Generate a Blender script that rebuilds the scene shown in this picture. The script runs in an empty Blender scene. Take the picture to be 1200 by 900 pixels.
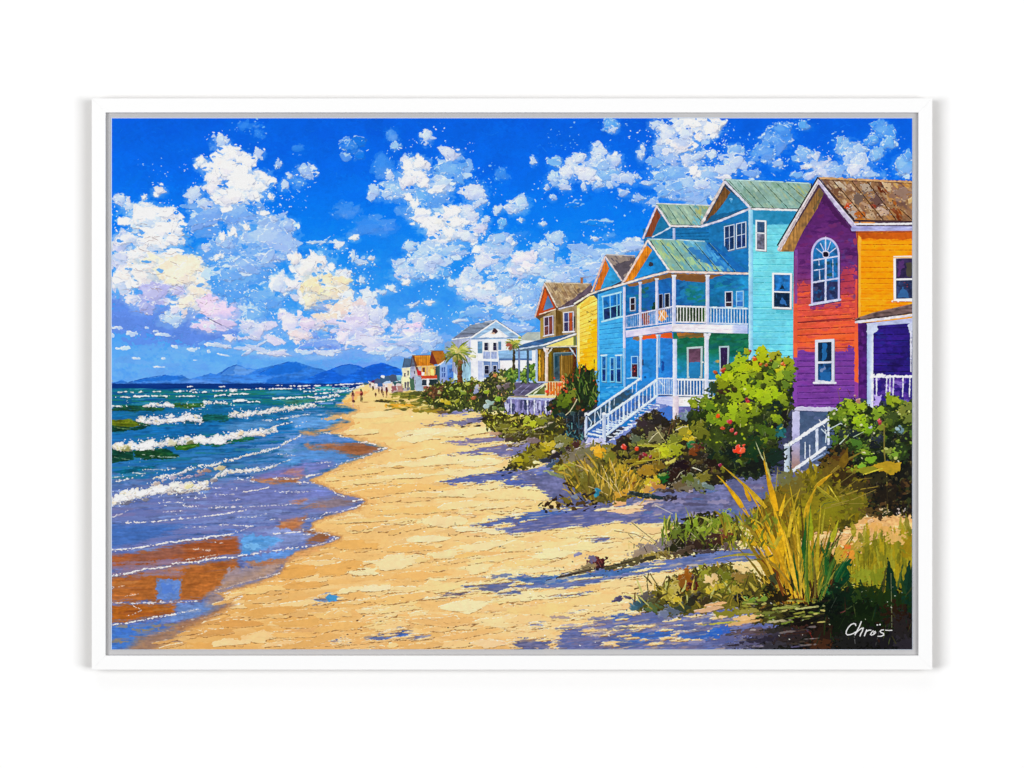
# A white-framed impasto beach painting hanging on a white wall.
# The picture is painted stroke by stroke by the small palette-knife painter below: every stroke
# lays pigment (a colour) and body (a thickness of paint, in mm) on a fine sheet of canvas, which is
# then meshed as real relief, one mesh per painted element. All canvas coordinates are millimetres
# on a mounting board whose origin is its top left corner (x to the right, y downwards).
import math, random
import numpy as np

S = 2                                   # paint samples per millimetre
PX0, PY0, PX1, PY1 = 131.0,138.6,1069.0,761.2     # edges of the painted canvas
GW = int(round((PX1 - PX0) * S)); GH = int(round((PY1 - PY0) * S))
rng = np.random.default_rng(7); random.seed(7)
U = random.uniform

COL = np.zeros((GH, GW,3), np.float32)
HGT = np.zeros((GH, GW), np.float32)
IDS = np.zeros((GH, GW), np.int16)
XS = PX0 + (np.arange(GW) + .5) / S
YS = PY0 + (np.arange(GH) + .5) / S
cur = 0                                  # id of the painted element the next strokes belong to
REG = []                                 # id -> (part key, part name, sub-part name or None, label)

def part(name, label=None):
    global cur
    REG.append([len(REG), name, None, label]); cur = len(REG) - 1
    return cur
def sub(parent, name, label=None):
    global cur
    REG.append([parent, REG[parent][1], name, label]); cur = len(REG) - 1
    return cur
def use(i):
    global cur
    cur = i

# ---- tileable noise fields -------------------------------------------------------------------
NN = 1024
def noise(fx, fy, oct_=3):
    ky = np.fft.fftfreq(NN)[:, None]; kx = np.fft.rfftfreq(NN)[None, :]
    out = 0
    for o in range(oct_):
        f = np.sqrt((kx * fx / 2**o * S) ** 2 + (ky * fy / 2**o * S) ** 2)
        spec = np.exp(-((f - 1.0) / .45) ** 2) * np.exp(2j * np.pi * rng.random(f.shape))
        n = np.fft.irfft2(spec, s=(NN, NN)); n /= n.std()
        out = out + n * .55 ** o
    return (out / out.std()).astype(np.float32)
N_FINE = noise(4,3.4,1); N_MID = noise(10,8,2); N_BIG = noise(45,45,4)
N_STR = noise(60,5.0,2); N_STR2 = noise(26,4.5,3); N_VST = noise(3,40,2); N_HUGE = noise(160,110,4)
FIELDS = dict(fine=N_FINE, mid=N_MID, big=N_BIG, str=N_STR, str2=N_STR2, vst=N_VST, huge=N_HUGE)
def nz(key, sl, off=None):
    f = FIELDS[key]
    oy, ox = off if off else (int(rng.integers(NN)), int(rng.integers(NN)))
    iy = (np.arange(sl[0].start, sl[0].stop) + oy) % NN
    ix = (np.arange(sl[1].start, sl[1].stop) + ox) % NN
    return f[iy[:, None], ix[None, :]]

def c3(c): return np.asarray(c, np.float32) / 255.0
def box(x0, y0, x1, y1, pad=2.0):
    i0 = max(0, int((x0 - pad - PX0) * S)); i1 = min(GW, int((x1 + pad - PX0) * S) + 1)
    j0 = max(0, int((y0 - pad - PY0) * S)); j1 = min(GH, int((y1 + pad - PY0) * S) + 1)
    if i1 <= i0 or j1 <= j0: return None
    return slice(j0, j1), slice(i0, i1)

CLIP = None
def lay(sl, a, col, h=0.0):
    """put pigment col down with coverage a over the window sl"""
    if CLIP is not None: a = a * CLIP[sl]
    aa = a[..., None]
    COL[sl] = COL[sl] * (1 - aa) + np.clip(col,0,1) * aa
    if np.ndim(h) or h: HGT[sl] += a * h
    m = a > .5
    IDS[sl][m] = cur

def coverage(X, Y, pts):
    n = len(pts)
    inside = np.zeros(X.shape, bool); d2 = np.full(X.shape,1e9, np.float32)
    for i in range(n):
        x1, y1 = pts[i]; x2, y2 = pts[(i + 1) % n]
        if (y1 > Y).any() or True:
            c = ((y1 > Y) != (y2 > Y))
            if y2 != y1:
                inside ^= c & (X < (x2 - x1) * (Y - y1) / (y2 - y1) + x1)
        dx, dy = x2 - x1, y2 - y1; L = dx * dx + dy * dy + 1e-9
        t = np.clip(((X - x1) * dx + (Y - y1) * dy) / L,0,1)
        d2 = np.minimum(d2,(X - x1 - t * dx) ** 2 + (Y - y1 - t * dy) ** 2)
    d = np.sqrt(d2)
    return np.where(inside, d,-d)

def grad(*stops):
    """vertical gradient: (y, colour), ..."""
    ys = [s[0] for s in stops]; cs = np.array([s[1] for s in stops], np.float32) / 255
    def f(X, Y): return np.stack([np.interp(Y, ys, cs[:, k]) for k in range(3)],-1).astype(np.float32)
    return f
def gradx(*stops):
    g = grad(*stops)
    return lambda X, Y: g(Y, X)
def grad2(x0, c0, x1, c1, y0, c2, y1, c3_):
    """bilinear: c0 c1 along the top, c2 c3 along the bottom"""
    a, b, c, d = map(c3,(c0, c1, c2, c3_))
    def f(X, Y):
        u = np.clip((X - x0) / (x1 - x0),0,1)[..., None]; v = np.clip((Y - y0) / (y1 - y0),0,1)[..., None]
        return (a * (1 - u) + b * u) * (1 - v) + (c * (1 - u) + d * u) * v
    return f

def poly(pts, col, rough=0.0, vary=.04, alpha=1.0, soft=0.0, h=.05, streak=None, mott=0.0, mcol=None, keep=False, nk='mid'):
    xs = [p[0] for p in pts]; ys = [p[1] for p in pts]
    sl = box(min(xs), min(ys), max(xs), max(ys),2 + 2 * rough + soft)
    if sl is None: return
    X, Y = np.meshgrid(XS[sl[1]], YS[sl[0]]); X = X.astype(np.float32); Y = Y.astype(np.float32)
    d = coverage(X, Y, pts)
    if rough: d = d + rough * (.8 * nz(nk, sl) + .25 * nz('fine', sl))
    if soft: a = np.clip(d / soft + .5,0,1)
    else: a = np.clip(d * S + .5,0,1)
    c = col(X, Y) if callable(col) else np.broadcast_to(c3(col), X.shape + (3,)).copy()
    if vary: c = c * (1 + vary * (.5 * nz('mid', sl) + .7 * nz('big', sl) + .15 * nz('fine', sl)))[..., None]
    if streak: c = c * (1 + streak[1] * nz(streak[0], sl))[..., None]
    if mott:
        w = np.clip((nz('big', sl) * .7 + nz('mid', sl) * .5) * mott,0,1)[..., None]
        c = c * (1 - w) + c3(mcol) * w
    lay(sl, a * alpha, c, h)

def line(pts, w, col, alpha=1.0, w1=None, broken=0.0, rough=0.0, h=.12, nk='mid'):
    """a drawn stroke of width w (tapering to w1) along the points"""
    w1 = w if w1 is None else w1
    xs = [p[0] for p in pts]; ys = [p[1] for p in pts]; wm = max(w, w1)
    sl = box(min(xs), min(ys), max(xs), max(ys), wm + 2 + rough * 2)
    if sl is None: return
    X, Y = np.meshgrid(XS[sl[1]], YS[sl[0]])
    seg = [math.dist(pts[i], pts[i + 1]) for i in range(len(pts) - 1)]; tot = sum(seg) + 1e-9
    best = np.full(X.shape,-1e9); acc = 0
    for i, L in enumerate(seg):
        (x1, y1),(x2, y2) = pts[i], pts[i + 1]; dx, dy = x2 - x1, y2 - y1
        t = np.clip(((X - x1) * dx + (Y - y1) * dy) / (L * L + 1e-9),0,1)
        ww = w + (w1 - w) * (acc + t * L) / tot
        best = np.maximum(best, ww / 2 - np.hypot(X - x1 - t * dx, Y - y1 - t * dy)); acc += L
    if rough: best = best + rough * (.7 * nz(nk, sl) + .5 * nz('fine', sl))
    a = np.clip(best * S + .5,0,1)
    if wm < .9: a = a * np.clip(wm / .9, .3,1)
    if broken: a = a * np.clip((nz('mid', sl) + 2.3 - 4.0 * broken) * 2.5,0,1)
    c = np.broadcast_to(c3(col), X.shape + (3,)) * (1 + .05 * nz('mid', sl))[..., None]
    lay(sl, a * alpha, c, h)

def dab(x, y, rx, ry, col, ang=0.0, jag=.3, hi=.0, lo=.0, alpha=1.0, vary=.03, h=.35, streak=0.0, sharp=1.0,
        hic=(255,255,255), loc=(70,85,120), p=2.4, grow=None):
    """one knife stroke: a slab of paint with a torn edge, a highlight painted up-left and a thin shade line down-right"""
    R = max(rx, ry) * (1.25 + jag)
    sl = box(x - R, y - R, x + R, y + R,1)
    if sl is None: return
    X = (XS[sl[1]][None, :] - x).astype(np.float32); Y = (YS[sl[0]][:, None] - y).astype(np.float32)
    ca, sa = math.cos(ang), math.sin(ang)
    u = (X * ca + Y * sa) / rx; v = (-X * sa + Y * ca) / ry
    r = (np.abs(u) ** p + np.abs(v) ** p) ** (1 / p)
    m = min(rx, ry)
    nm = nz('mid', sl); nf = nz('fine', sl)
    f = 1 - r + jag * (.8 * nm + .22 * nf) * (.7 if m < 4 else 1)
    fm = f * m
    a = np.clip(fm * S * sharp + .5,0,1)
    c = np.broadcast_to(c3(col), f.shape + (3,)) * (1 + vary * (nz('big', sl) * .7 + nm * .3))[..., None]
    if streak: c = c * (1 + streak * nz('str', sl))[..., None]
    if hi or lo:  # rim highlight and shade put into the pigment
        dn = (-(X * .55) - Y * .83) / (np.hypot(X, Y) + 1e-3)
        band = np.clip(1.3 - np.abs(fm - .7) * 1.2,0,1)
        if hi:
            w = (band * np.clip(dn * 1.6 + .1,0,1) * np.clip(nf * .8 + .7,0,1) * hi)[..., None]
            c = c * (1 - w) + c3(hic) * w
        if lo:
            w = (np.clip(1.2 - np.abs(fm - .35) * 1.5,0,1) * np.clip(-dn * 1.6,0,1) * np.clip(nm * 1.1 + .35,0,1) * lo)[..., None]
            c = c * (1 - w) + c3(loc) * w
    hh = h * np.clip(fm * .5 + .3,0,1)
    lay(sl, a * alpha, c, hh)

def jit(c, k): 
    b = U(-k, k)
    return tuple(max(0, min(255, v + b + U(-k, k) * .4)) for v in c)
def mix(a, b, t): return tuple(x + (y - x) * t for x, y in zip(a, b))
def lerp2(p, q, t): return (p[0] + (q[0] - p[0]) * t, p[1] + (q[1] - p[1]) * t)
def flecks(x, y, R, n, col, s0=.5, s1=1.8, alpha=.9):
    """angular crumbs of paint flicked round a point: many tiny, a few larger"""
    for _ in range(n):
        a = U(0,6.283); r = R * math.sqrt(U(0.02,1)); s = s0 + (s1 - s0) * U(0,1) ** 2.2
        chip(x + r * math.cos(a), y + r * math.sin(a) * .8, s * U(.8,1.9), s * U(.35, .8), jit(mix(col,(255,255,255), U(0, .4)) if col[2] > 220 else col,10), U(-1.2,1.2), alpha,0, .3 if s > 1 else 0, .3)
def pip(x, y, pts):
    ins = False
    for i in range(len(pts)):
        x1, y1 = pts[i]; x2, y2 = pts[i - 1]
        if (y1 > y) != (y2 > y) and x < (x2 - x1) * (y - y1) / (y2 - y1) + x1: ins = not ins
    return ins
def chip(x, y, rx, ry, col, ang=0.0, alpha=.97, lip=.7, under=.5, h=.8, loc=(120,120,140)):
    """a small angular fleck of thick paint"""
    n = random.randint(5,8); a0 = U(0,6.28); pts = []
    for i in range(n):
        a = a0 + (i + U(-.3, .3)) * 6.283 / n; k = U(.65,1.25)
        u, v = rx * k * math.cos(a), ry * k * math.sin(a)
        pts.append((x + u * math.cos(ang) - v * math.sin(ang), y + u * math.sin(ang) + v * math.cos(ang)))
    if under: poly([(px + .2, py + .6) for px, py in pts], mix(col, loc, .8), rough=.25, vary=0, alpha=alpha * under, h=.1)  # shade painted under the fleck
    poly(pts, mix(col,(255,255,255), .6) if lip else col, rough=.25, vary=0, alpha=alpha, h=h * .5)
    if lip: poly([(px + .25, py + .35) for px, py in pts], col, rough=.25, vary=.02, alpha=alpha, h=h * .5)
# ---- sky -------------------------------------------------------------------------------------
W_ = (243,240,238)
sky = part('painted_sky', 'painted blue sky, deep cobalt at the top and paler towards the sea')
SKYG = grad2(131,(2,90,216),1069,(2,112,236),139,(60,148,238),400,(88,160,240))
def skycol(X, Y):
    base = grad((139,(1,92,218)),(200,(2,102,228)),(262,(8,122,238)),(320,(34,140,238)),(380,(70,155,240)),(430,(98,168,242)),(460,(108,174,243)))(X, Y)
    return base
poly([(128,136),(1072,136),(1072,470),(128,470)], skycol, vary=.02, mott=.12, mcol=(20,110,230))
def skyat(x, y):
    c = skycol(np.array([[x]]), np.array([[y]]))[0,0] * 255
    return tuple(c)
for _ in range(900):                      # broad scraped knife passes of slightly different blues
    x, y = U(128,1072), U(136,445)
    c = skyat(x, y + U(-26,26))
    dab(x, y, U(6,22), U(3,9), jit(c,5), U(-.7, .3), .4, alpha=U(.25, .6), h=.1, vary=.02)
for _ in range(260):
    x, y = U(128,1072), U(136,300)
    c = mix(skyat(x, y),(90,175,250), U(.15, .45))
    line([(x, y),(x + U(2,9), y + U(-4,4)),(x + U(6,15), y + U(-3,6))], U(.4, .9), c, alpha=U(.3, .7), broken=.45)
# violet-blue band of shade under the left hand clouds
for _ in range(70):
    x, y = U(131,270), U(352,400)
    dab(x, y, U(8,24), U(3,7), jit((94,138,224),8), U(-.15, .1), .4, alpha=.75, h=.15)
for x, y, rx, ry in [(142,360,14,12),(165,368,22,10),(200,384,40,9),(245,397,40,8),(150,378,22,8),(225,376,26,8)]:
    dab(x, y, rx, ry,(94,136,224),-.08, .35, alpha=.85, lo=.2)
for _ in range(60):
    x, y = U(131,460), U(400,446)
    dab(x, y, U(8,26), U(2,5), jit((104,166,241),8), U(-.1, .1), .35, alpha=.6, h=.1)
for _ in range(50):
    x, y = U(370,560), U(395,430)
    dab(x, y, U(8,22), U(2,5), jit((112,160,238),9), U(-.1, .1), .35, alpha=.55, h=.1)

WH = (245,241,238); GW_ = (226,226,234); CR = (247,231,207); PK = (226,207,236); LB = (188,209,246)
MB = (150,186,243); DB = (112,165,238); SB = (72,150,240); FB = (36,128,236); LV = (178,180,230)
PE = (246,219,205); YC = (249,230,192); LL = (208,213,241)

def facet(x, y, rx, ry, col, rough=.6, hi=.5, lo=.6, alpha=.96, n=None, h=.5, loc=(84,104,150), ang=0.0):
    """a flat angular slab left by the knife, its edges torn, with a highlight painted above and shade below"""
    n = n or random.randint(5,7); a0 = U(0,6.28)
    pts = []
    for i in range(n):
        a = a0 + (i + U(-.3, .3)) * 6.283 / n; k = U(.52,1.3)
        u, v = rx * k * math.cos(a), ry * k * math.sin(a)
        pts.append((x + u * math.cos(ang) - v * math.sin(ang), y + u * math.sin(ang) + v * math.cos(ang)))
    if lo: poly([(px + .5, py + .9) for px, py in pts], mix(col, loc, .5), rough=rough * 1.2, vary=.02, alpha=alpha * lo, h=.1)  # shade of the lower edge, painted in
    if hi: poly([(px - .5, py - .7) for px, py in pts], mix(col,(255,255,255), .8), rough=rough * 1.4, vary=.0, alpha=alpha * hi, h=.2)
    poly(pts, col, rough=rough, vary=.022, alpha=alpha, h=h, streak=('str', .006))

def blob(x, y, rx, ry, col, n=None, main=True):
    faint = col in (FB, SB)
    k = .35 if faint else 1
    big = min(rx, ry) > 6
    # thin scraped veil of the same paint round the slab
    dab(x + U(-2,2), y + U(0,3), rx * 1.3, ry * 1.25, mix(skyat(x, y), col, .6), U(-.3, .3), .12, alpha=.42 if not faint else .25, sharp=.12, h=.1, p=2)
    n = max(2, int((rx * ry) / 24)) if n is None else n
    for _ in range(min(n,7)):
        a = U(0,6.283); q = U(.55,1.12); s = U(.25, .55)
        c = jit(col,6); z = U(0,1)
        if not faint and z < .3: c = mix(c,(255,255,255), .6)
        elif z < .4: c = mix(c,(160,184,240), .45)
        facet(x + rx * q * math.cos(a), y + ry * q * math.sin(a), max(1.5, rx * s), max(1.1, ry * s * U(.7,1.2)), c, .5, .55 * k, .45 * k, .92 if not faint else .5, h=.4)
    m = 4 if big else 2                       # overlapping knife slabs, the last on top
    for j in range(m):
        q = 0 if j == m - 1 else U(.25, .6); a = U(0,6.283); w = U(.6, .85) if j < m - 1 else U(.7, .9)
        c = jit(mix(col,(150,170,225), .22 if math.sin(a) > .3 and q else 0),4)
        st = U(.8,1.3)
        facet(x + rx * q * math.cos(a), y + ry * q * math.sin(a), rx * w * st, ry * w / st, c, min(.7, .25 + ry * .035), .7 * k, .6 * k, .96 if not faint else .45, ang=U(-.8, .6))
    if big:                                  # shading painted into the slab: lighter top left, darker lower right
        dab(x - rx * .25, y - ry * .3, rx * .55, ry * .45, mix(col,(255,255,255), .4 if not faint else .1), U(-.5, .3), .2, alpha=.4, sharp=.25, h=.2)
        dab(x + rx * .3, y + ry * .4, rx * .5, ry * .3, mix(col,(150,165,215), .35), U(-.3, .3), .25, alpha=.45, sharp=.25, h=.05)
        for _ in range(2):                   # bites of sky left open at the rim
            a = U(0,6.283); q = U(.9,1.1); s = U(.12, .28)
            facet(x + rx * q * math.cos(a), y + ry * q * math.sin(a), rx * s * 1.3, ry * s, mix(skyat(x, y),(150,190,245), U(0, .4)), .5,0,0, .8, h=.05)
    for _ in range(int(min(12,4 + rx * ry * .05))):     # crumbs of paint torn off round the edge
        a = U(0,6.283); q = U(.82,1.3); s = U(.3,1.05)
        c = mix(col,(255,255,255), U(.3, .95)) if U(0,1) < .7 else mix(col, skyat(x, y), .6)
        chip(x + rx * q * math.cos(a), y + ry * q * math.sin(a), s * U(.9,2), s * U(.4, .8), c, U(-1,1), .9 if not faint else .45,0,0, .3)
    if big and not faint:
        for _ in range(int(rx * ry / 60)):  # thin cracks and ridges in the slab
            px, py = x + U(-.8, .5) * rx, y + U(-.7, .7) * ry
            d = U(2,7)
            pts = [(px, py),(px + d * .5, py + U(-1.2,1.6)),(px + d, py + U(-1.5,2.2))]
            if U(0,1) < .6: line(pts, U(.4, .7), mix(col,(110,104,130), .65), alpha=.8, broken=.3)
            line([(a - .3, b - .7) for a, b in pts], U(.4, .9),(255,255,255), alpha=.8, broken=.3)

def cloud(label, items, specks=()):
    part('painted_cloud', label)
    for it in items:
        blob(*it)
    for x, y, R, n, c in specks: flecks(x, y, R, n, c, .35,1.3)

# the faint blue scrapes first
part('painted_cloud', 'faint blue veils of cloud scraped across the middle of the painted sky')
for it in [(304,158,8,6, FB),(460,158,8,8, SB),(414,174,14,12,(16,114,228)),(450,194,12,14, FB),(476,250,10,10, SB),
           (406,246,16,9, FB),(436,266,28,12, FB),(590,204,8,9, FB),(652,205,6,6, FB),(612,276,10,6, FB),(700,262,16,4,(20,130,240)),
           (712,278,12,4, SB),(670,240,12,4,(14,125,240)),(466,230,12,9, FB),(345,215,12,8, FB),(350,175,8,6, FB),(290,148,14,6, FB)]:
    blob(*it)

cloud('tall white painted cloud standing upper left over pale blue shade',[
    (242,266,20,14, SB),(300,268,25,16, MB),(270,296,30,16, DB),(246,250,30,12, DB),(282,250,18,12, DB),(316,282,28,22,(152,187,241)),
    (338,264,10,8, MB),(300,300,24,12, DB),(238,300,16,10, SB),(262,282,10,8, MB),
    (258,165,10,7, LB),(304,180,6,6, LB),(235,190,8,8, WH),(270,182,18,10, WH),(288,190,12,8, WH),(262,198,22,11, WH),(250,206,9,9, WH),
    (292,204,6,5, LB),(306,211,14,11, WH),(284,208,14,9, WH),(252,222,16,8,(224,222,230)),(282,222,26,12, WH),(264,236,13,8, WH),(276,230,16,8, WH),
    (226,228,9,10,(190,208,242)),(238,238,9,7, LB),(300,228,10,6, WH),(316,230,5,5, WH),(311,249,8,4, WH),(322,256,7,3.5, LB),(304,240,7,5, DB),(333,216,5,6, LB),
    (273,271,6,6, WH),(261,278,4,6, WH),(288,266,4,5, WH),(240,290,6,4, LB),(255,302,8,3, WH)],
    [(300,230,34,40,(225,235,250)),(325,230,24,40,(190,215,250)),(258,172,26,24,(220,232,250)),(216,196,6,8,(235,240,250)),(262,286,30,30,(200,220,250)),
     (340,240,24,24,(120,180,250)),(288,150,30,20,(80,165,250)),(240,215,14,12,(225,235,250))])
cloud('small pale blue painted cloud right of the tall white cloud',[(358,201,12,9, MB),(352,214,8,5, SB),(340,206,3.5,4, LB),(326,192,4,5, MB)],
      [(356,205,22,26,(170,210,250))])
cloud('big cream and white painted cloud at the left edge with lavender and pink underside',[
    (142,234,8,7, LB),(185,222,8,6, GW_),(168,231,4,3, WH),(142,302,14,14,(205,210,236)),(140,286,10,14,(196,201,236)),(156,280,18,10,(224,225,236)),
    (152,242,6,8,(215,222,240)),(172,242,12,6, WH),(174,256,28,14, WH),(196,250,10,9, WH),(190,272,28,12, WH),(184,284,24,9, WH),(202,280,10,7, WH),
    (142,332,12,16,(226,226,240)),(168,300,22,10,(236,233,234)),(170,324,27,14,(240,233,228)),(196,301,26,8,(246,234,226)),(200,312,32,10, CR),(226,306,10,9,(247,234,205)),
    (216,322,32,18,(247,231,206)),(242,328,13,15,(240,229,214)),(232,344,20,10,(246,228,208)),(156,352,10,8,(226,226,240)),
    (182,346,19,14, LV),(208,341,9,7,(186,186,230)),(170,360,12,7,(160,170,228)),(218,354,16,8,(247,230,210)),(214,368,13,6,(236,222,222)),(232,360,8,5, CR),
    (278,352,10,12,(205,205,240)),(260,364,27,16,(228,206,236)),(248,381,18,8,(222,205,236)),(266,378,14,6,(215,200,236)),(202,374,13,8,(176,204,241)),(206,364,7,4,(220,215,232))],
    [(140,250,18,26,(200,220,250)),(150,268,16,14,(225,232,248)),(196,250,18,24,(235,238,248)),(188,206,14,12,(150,200,250)),(212,278,12,14,(235,240,250)),(200,240,12,14,(235,240,250)),(176,190,16,8,(110,180,250))])
for _ in range(70):                      # thin dark cracks in the impasto
    x, y = U(140,250), U(255,372)
    line([(x, y),(x + U(3,8), y + U(-3,3)),(x + U(8,15), y + U(-2,5))], U(.4, .8),(150,130,135), alpha=.75, broken=.4)
line([(244,373),(252,377),(260,381)], .9,(104,98,130), broken=.3)
cloud('pale blue open painted cloud between the left and centre clouds',[(290,330,36,26,(88,160,240)),(272,318,18,10,(110,170,240)),(312,350,24,16,(88,160,240)),(300,372,22,12,(100,165,240)),
    (288,312,24,8,(130,176,240)),(316,300,18,6,(150,185,242))],[(264,310,20,34,(210,226,250)),(262,335,14,20,(225,232,248)),(290,350,24,16,(150,200,250)),(318,322,10,14,(225,235,250)),(285,338,12,16,(225,235,250))])
cloud('cream and peach painted cloud low in the middle of the sky with lavender skirts',[
    (376,360,12,8,(104,152,236)),(386,402,30,7,(108,150,236)),(360,392,16,6,(110,152,235)),
    (328,332,10,14,(216,225,246)),(376,306,13,15, WH),(360,314,15,13,(246,238,232)),(346,304,7,8,(240,232,228)),(360,338,18,13,(242,232,224)),(344,334,10,8,(232,228,232)),
    (400,326,12,12,(226,230,241)),(382,332,20,11, YC),(388,342,22,9, YC),(366,334,10,14,(246,226,180)),(364,352,10,9,(243,230,200)),(410,346,9,6,(220,226,242)),
    (432,350,10,11,(216,226,246)),(404,364,27,13, PE),(384,376,15,9,(246,220,196)),(372,380,10,7,(232,214,220)),(438,370,14,12,(214,219,245)),(420,368,10,10,(216,214,236)),
    (340,378,13,14,(220,216,240)),(354,392,12,8,(240,221,225)),(362,380,10,8,(222,208,232)),(418,384,30,10,(214,208,238)),(404,397,9,8,(228,217,240)),(432,392,16,6,(218,212,240)),
    (300,388,18,11,(214,214,240)),(290,382,8,6,(200,208,242)),(320,398,11,5,(212,212,240)),(306,410,24,4,(192,206,240)),(270,396,7,4,(226,222,238)),(258,405,14,2.6,(205,215,242)),
    (438,402,26,8,(206,210,241)),(466,411,26,6,(172,198,241)),(380,414,20,3,(200,212,242)),(330,414,18,3,(205,210,240))],
    [(320,310,16,20,(200,222,250)),(420,320,20,18,(205,222,250)),(430,360,20,24,(235,238,250)),(340,366,22,26,(225,228,248)),(300,372,30,24,(225,235,250)),(450,384,18,16,(225,228,248))])
for _ in range(46):
    x, y = U(345,440), U(300,400)
    line([(x, y),(x + U(2,7), y + U(-3,3)),(x + U(6,13), y + U(-2,5))], U(.4, .8),(150,130,140), alpha=.7, broken=.4)
for x, y, rx, ry in [(155,391,7,3),(192,392,10,2),(146,408,8,2.4),(227,409,6,2.4),(205,406,4,2),(160,420,5,1.6),(138,384,7,1.8),(192,420,3,1.4),(186,430,8,1),
                     (355,412,9,3),(250,404,12,2),(132,393,3,3),(248,383,8,2),(182,388,4,1.6),(206,380,3,1.5),(172,384,2.5,1.3),(228,422,3,1),(244,412,2,3),(262,416,8,1)]:
    dab(x, y, rx, ry,(196,216,246), U(-.1, .2), .4, hi=.8, alpha=.9, h=.4)

cloud('broken white painted cloud slanting down through the middle of the sky',[
    (530,202,20,14,(94,163,241)),(500,232,22,17,(78,156,240)),(516,230,14,10, SB),(518,216,16,10,(180,206,246)),(466,222,17,10,(142,190,245)),(470,208,10,8, SB),
    (500,160,7,8, LB),(464,170,5,6,(150,195,248)),(528,180,11,8,(206,216,242)),(482,196,14,13, WH),(494,192,10,9, WH),(490,206,14,8, WH),(478,213,10,8, GW_),(498,214,8,5, WH),
    (456,206,5,7,(190,212,248)),(512,222,9,5,(225,230,242)),(556,226,13,11,(204,216,246)),(566,236,7,4, LB),(438,224,7,9,(172,202,246)),(452,228,8,6,(170,200,246)),(480,232,8,5, WH),(486,240,6,7, WH),
    (494,250,9,8, WH),(488,258,8,5, WH),(548,252,13,14,(206,216,246)),(514,260,22,10, WH),(528,250,13,9, WH),(536,262,10,8, WH),(530,274,14,8, WH),(506,270,10,7,(232,232,240)),
    (514,287,15,10,(226,229,243)),(550,278,14,10,(210,219,246)),(560,268,9,8, LL),(500,300,20,14,(178,206,246)),(530,294,16,8,(150,190,245)),(480,290,7,8,(172,204,246)),
    (576,296,18,12,(206,216,246)),(588,290,16,11,(172,200,246)),(570,308,16,9,(206,214,244)),(608,306,11,10, WH),(584,280,10,7,(150,192,247)),(604,242,11,8,(200,216,248)),(612,237,9,9,(172,204,249)),
    (584,246,6,4, LB),(570,258,5,4, LB),(598,282,4,5, LB),(560,240,5,4, LB),(590,262,5,6,(100,170,246))],
    [(500,175,26,36,(170,210,250)),(470,180,18,30,(150,200,250)),(468,222,18,60,(228,236,250)),(500,245,30,60,(235,240,250)),(545,215,30,40,(190,218,250)),(560,260,30,50,(205,224,250)),
     (540,285,40,70,(232,236,248)),(580,235,20,20,(170,210,250)),(500,300,24,30,(205,225,250)),(552,172,8,8,(190,220,250)),(576,205,18,24,(80,165,250)),(515,148,8,8,(190,220,250))])
cloud('little white painted puffs beside the big cream cloud',[(413,279,6,4, WH),(398,287,6,6,(226,232,244)),(374,284,16,1.2, LB),(425,306,10,4, LB),(434,302,6,2, WH),(424,328,4,5, LB),(414,300,4,6, LB)],
      [(426,304,20,24,(180,215,250)),(400,300,14,16,(215,228,250)),(430,325,20,16,(170,208,250))])
cloud('loose pale blue painted cloud above the white house',[
    (476,318,18,8,(188,208,246)),(468,308,8,4,(186,208,246)),(486,322,10,6, LL),(458,338,8,5,(214,225,246)),(448,342,6,3, LB),(500,312,18,12,(184,206,246)),(512,304,12,8, LB),(492,324,8,5,(120,175,244)),
    (530,331,6,6,(205,218,246)),(476,331,7,3, WH),(504,354,6,3, WH),(486,357,10,2, LB),(550,332,13,13,(205,216,246)),(544,346,8,5,(160,196,246)),(556,322,9,6, LB),(548,342,9,8,(190,208,246)),
    (592,326,18,14,(152,191,246)),(570,344,20,12,(205,216,246)),(576,336,12,6, WH),(592,350,13,8, GW_),(604,340,12,10,(170,200,246)),(600,362,16,10,(150,188,244)),(620,350,14,14,(130,180,243)),
    (616,366,12,10,(160,196,246)),(593,328,12,9,(146,190,246)),(606,318,16,9,(190,208,246)),(630,318,12,7, WH),(614,312,14,9,(232,228,238)),(594,352,8,6, WH),(640,334,10,7,(150,192,246)),
    (522,320,8,6,(90,165,243)),(560,366,18,8,(100,165,242)),(552,388,16,5,(110,168,242)),(540,376,8,2, LB),(600,384,24,6,(140,180,240))],
    [(560,330,34,50,(215,228,250)),(600,340,30,60,(225,232,250)),(500,335,24,24,(170,208,250)),(520,382,8,8,(190,220,250)),(480,330,20,16,(225,235,250)),(520,366,20,8,(170,208,250))])
cloud('pink tinged painted cloud above the palm',[(490,374,9,8,(192,208,245)),(478,386,15,9,(232,207,236)),(470,376,6,5,(215,215,242)),(464,384,6,6,(216,214,240)),(486,392,16,8,(216,205,240)),(482,399,26,7,(188,203,243)),(502,396,13,8,(170,198,242)),(498,404,16,5,(160,190,242))],
      [(482,388,24,24,(225,225,248)),(508,376,10,8,(190,218,250))])
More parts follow.
